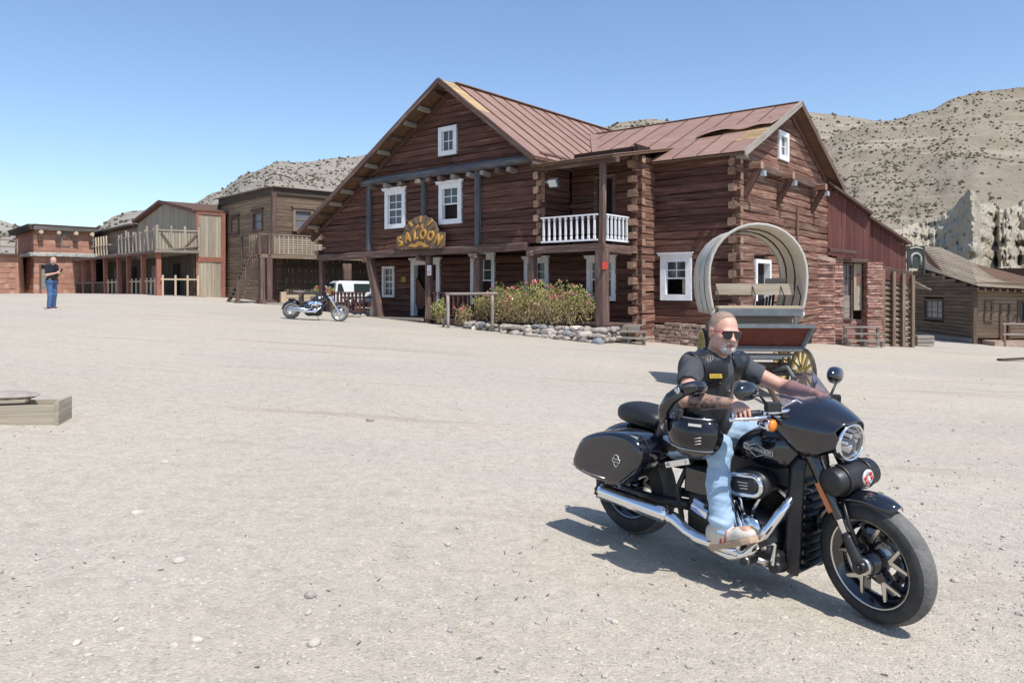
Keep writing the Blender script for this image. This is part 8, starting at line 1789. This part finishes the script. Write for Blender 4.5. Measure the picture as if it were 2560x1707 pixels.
def bystander():
    p = gpt(129, 774); o = empty('person', p, R(-8), 'man in dark leather vest and blue jeans standing at the left looking at his phone', 'person')
    # faces the picture's right: local x forward
    J = {k: npv(v) for k, v in dict(pel=(0, 0, .95), chest=(-.0, 0, 1.28), neck=(.01, 0, 1.47), head=(.06, 0, 1.605), sR=(0, -.19, 1.42), sL=(0, .19, 1.42), eR=(.03, -.235, 1.13), eL=(.03, .235, 1.13), wR=(.27, -.12, 1.2), wL=(.27, .1, 1.2), hR=(0, -.09, .93), hL=(0, .09, .93), kR=(.03, -.1, .5), kL=(.0, .12, .5), aR=(.0, -.1, .08), aL=(-.06, .14, .08)).items()}
    hr = Euler((0, R(28), R(-10)))
    b = Vox((-.3, -.4, -.02), (.5, .4, 1.8), .011); b.cap(J['hR'], J['hL'], .12, k=.03); b.ell((.02, 0, 1.1), (.135, .165, .17), None, .08); b.ell(J['chest'], (.125, .185, .18), None, .07); b.cap(J['sR'], J['sL'], .065, k=.06); b.cap(J['neck'] - (0, 0, .08), J['head'] + (-.03, 0, -.05), .06, .055, .03); head_field(b, J['head'], hr, 1.02)
    for s_ in 'RL':
        b.cap(J['s' + s_], J['e' + s_], .055, .043, .03); b.cap(J['e' + s_], J['w' + s_], .043, .028, .02); b.cap(J['h' + s_], J['k' + s_], .095, .062, .04); b.cap(J['k' + s_], J['a' + s_], .062, .042, .03); b.cap(J['a' + s_] + (0, 0, -.03), J['a' + s_] + (.15, 0, -.045), .04, .032, .02)
    hand(b, J['wR'] + (.01, 0, 0), (.8, .45, .25), (.1, .3, -1), (.3, -1, 0), (.6, .7, .5)); hand(b, J['wL'] + (.01, 0, 0), (.8, -.45, .25), (.1, -.3, -1), (.3, 1, 0), (.6, .7, .5)); b.build('body', 'skin', o)
    b = Vox((-.3, -.4, .8), (.5, .4, 1.6), .011); b.ell((.02, 0, 1.1), (.147, .177, .18), None, .08); b.ell(J['chest'], (.138, .198, .19), None, .07); b.cap(J['sR'], J['sL'], .078, k=.06); b.cap(J['hR'], J['hL'], .128, k=.03)
    for s_ in 'RL': b.cap(J['s' + s_], J['s' + s_] * .3 + J['e' + s_] * .7, .07, .064, .03)
    b.cap((.01, 0, 1.47), (.04, 0, 1.65), .065, .09, .004, 'sub'); b.plane((0, 0, .92), (0, 0, -1)); b.build('tshirt', 'navyshirt', o)
    b = Vox((-.3, -.4, .8), (.5, .4, 1.6), .011); b.ell((.02, 0, 1.1), (.162, .19, .19), None, .08); b.ell(J['chest'], (.152, .212, .2), None, .07); b.cap(J['sR'] + (0, .03, 0), J['sL'] - (0, .03, 0), .09, k=.06); b.cap(J['hR'], J['hL'], .142, k=.03)
    for s_, y in (('R', -1), ('L', 1)): b.cap(J['s' + s_] + (0, y * .03, -.03), J['s' + s_] + (0, y * .2, -.06), .09, .12, .01, 'sub')
    b.cap((.01, 0, 1.46), (.05, 0, 1.7), .075, .12, .004, 'sub'); b.plane((0, 0, .96), (0, 0, -1)); b.ripple(.004, (40, 40, 40), 2); b.build('leather_vest', 'vest', o)
    b = Vox((-.3, -.4, .02), (.4, .4, 1.1), .011); b.cap(J['hR'], J['hL'], .132, k=.03)
    for s_ in 'RL': b.cap(J['h' + s_], J['k' + s_], .108, .08, .04); b.cap(J['k' + s_], J['a' + s_] + (0, 0, .0), .08, .075, .03)
    b.ripple(.008, (35, 35, 60), 8); b.plane((0, 0, 1.0), (0, 0, 1)); b.plane((0, 0, .075), (0, 0, -1)); b.build('jeans', 'jeansblue', o)
    for s_ in 'RL':
        A = J['a' + s_]; q = MB(); q.loft([[V((A[0] + f, A[1] + w, z)) for f, w in ((-.09, 0), (-.07, .04), (.05, .042), (.14, .05), (.2, .03), (.21, 0), (.2, -.03), (.14, -.05), (.05, -.042), (-.07, -.04))] for z in (0, .03)], smooth=False); sh = q.build('sole', 'white', o)
        b = Vox(A - (.15, .1, .08), A + (.3, .1, .12), .009); b.cap(A + (-.03, 0, -.03), A + (.14, 0, -.038), .044, .036, .02); b.cap(A + (-.01, 0, -.02), A + (-.01, 0, .03), .045, .045, .02); b.plane((0, 0, .025), (0, 0, -1)); b.build('sneaker', 'redrail', o)
    ph = MB(); ph.box((0, 0, 0), (.012, .075, .15), Euler((0, R(25), 0)).to_matrix().to_4x4()); e = (Matrix.Translation(p) @ Matrix.Rotation(R(-8), 4, 'Z')) @ V((.37, -.02, 1.28))
    tag(ph.build('phone', 'satin', None, Matrix.Translation(e) @ Matrix.Rotation(R(-8), 4, 'Z')), 'phone held by the standing man at the left', 'phone')
    q = MB(); q.box((.02, -.175, 1.02), (.03, .008, .05)); q.build('belt_clip', 'alu', o)
bystander()
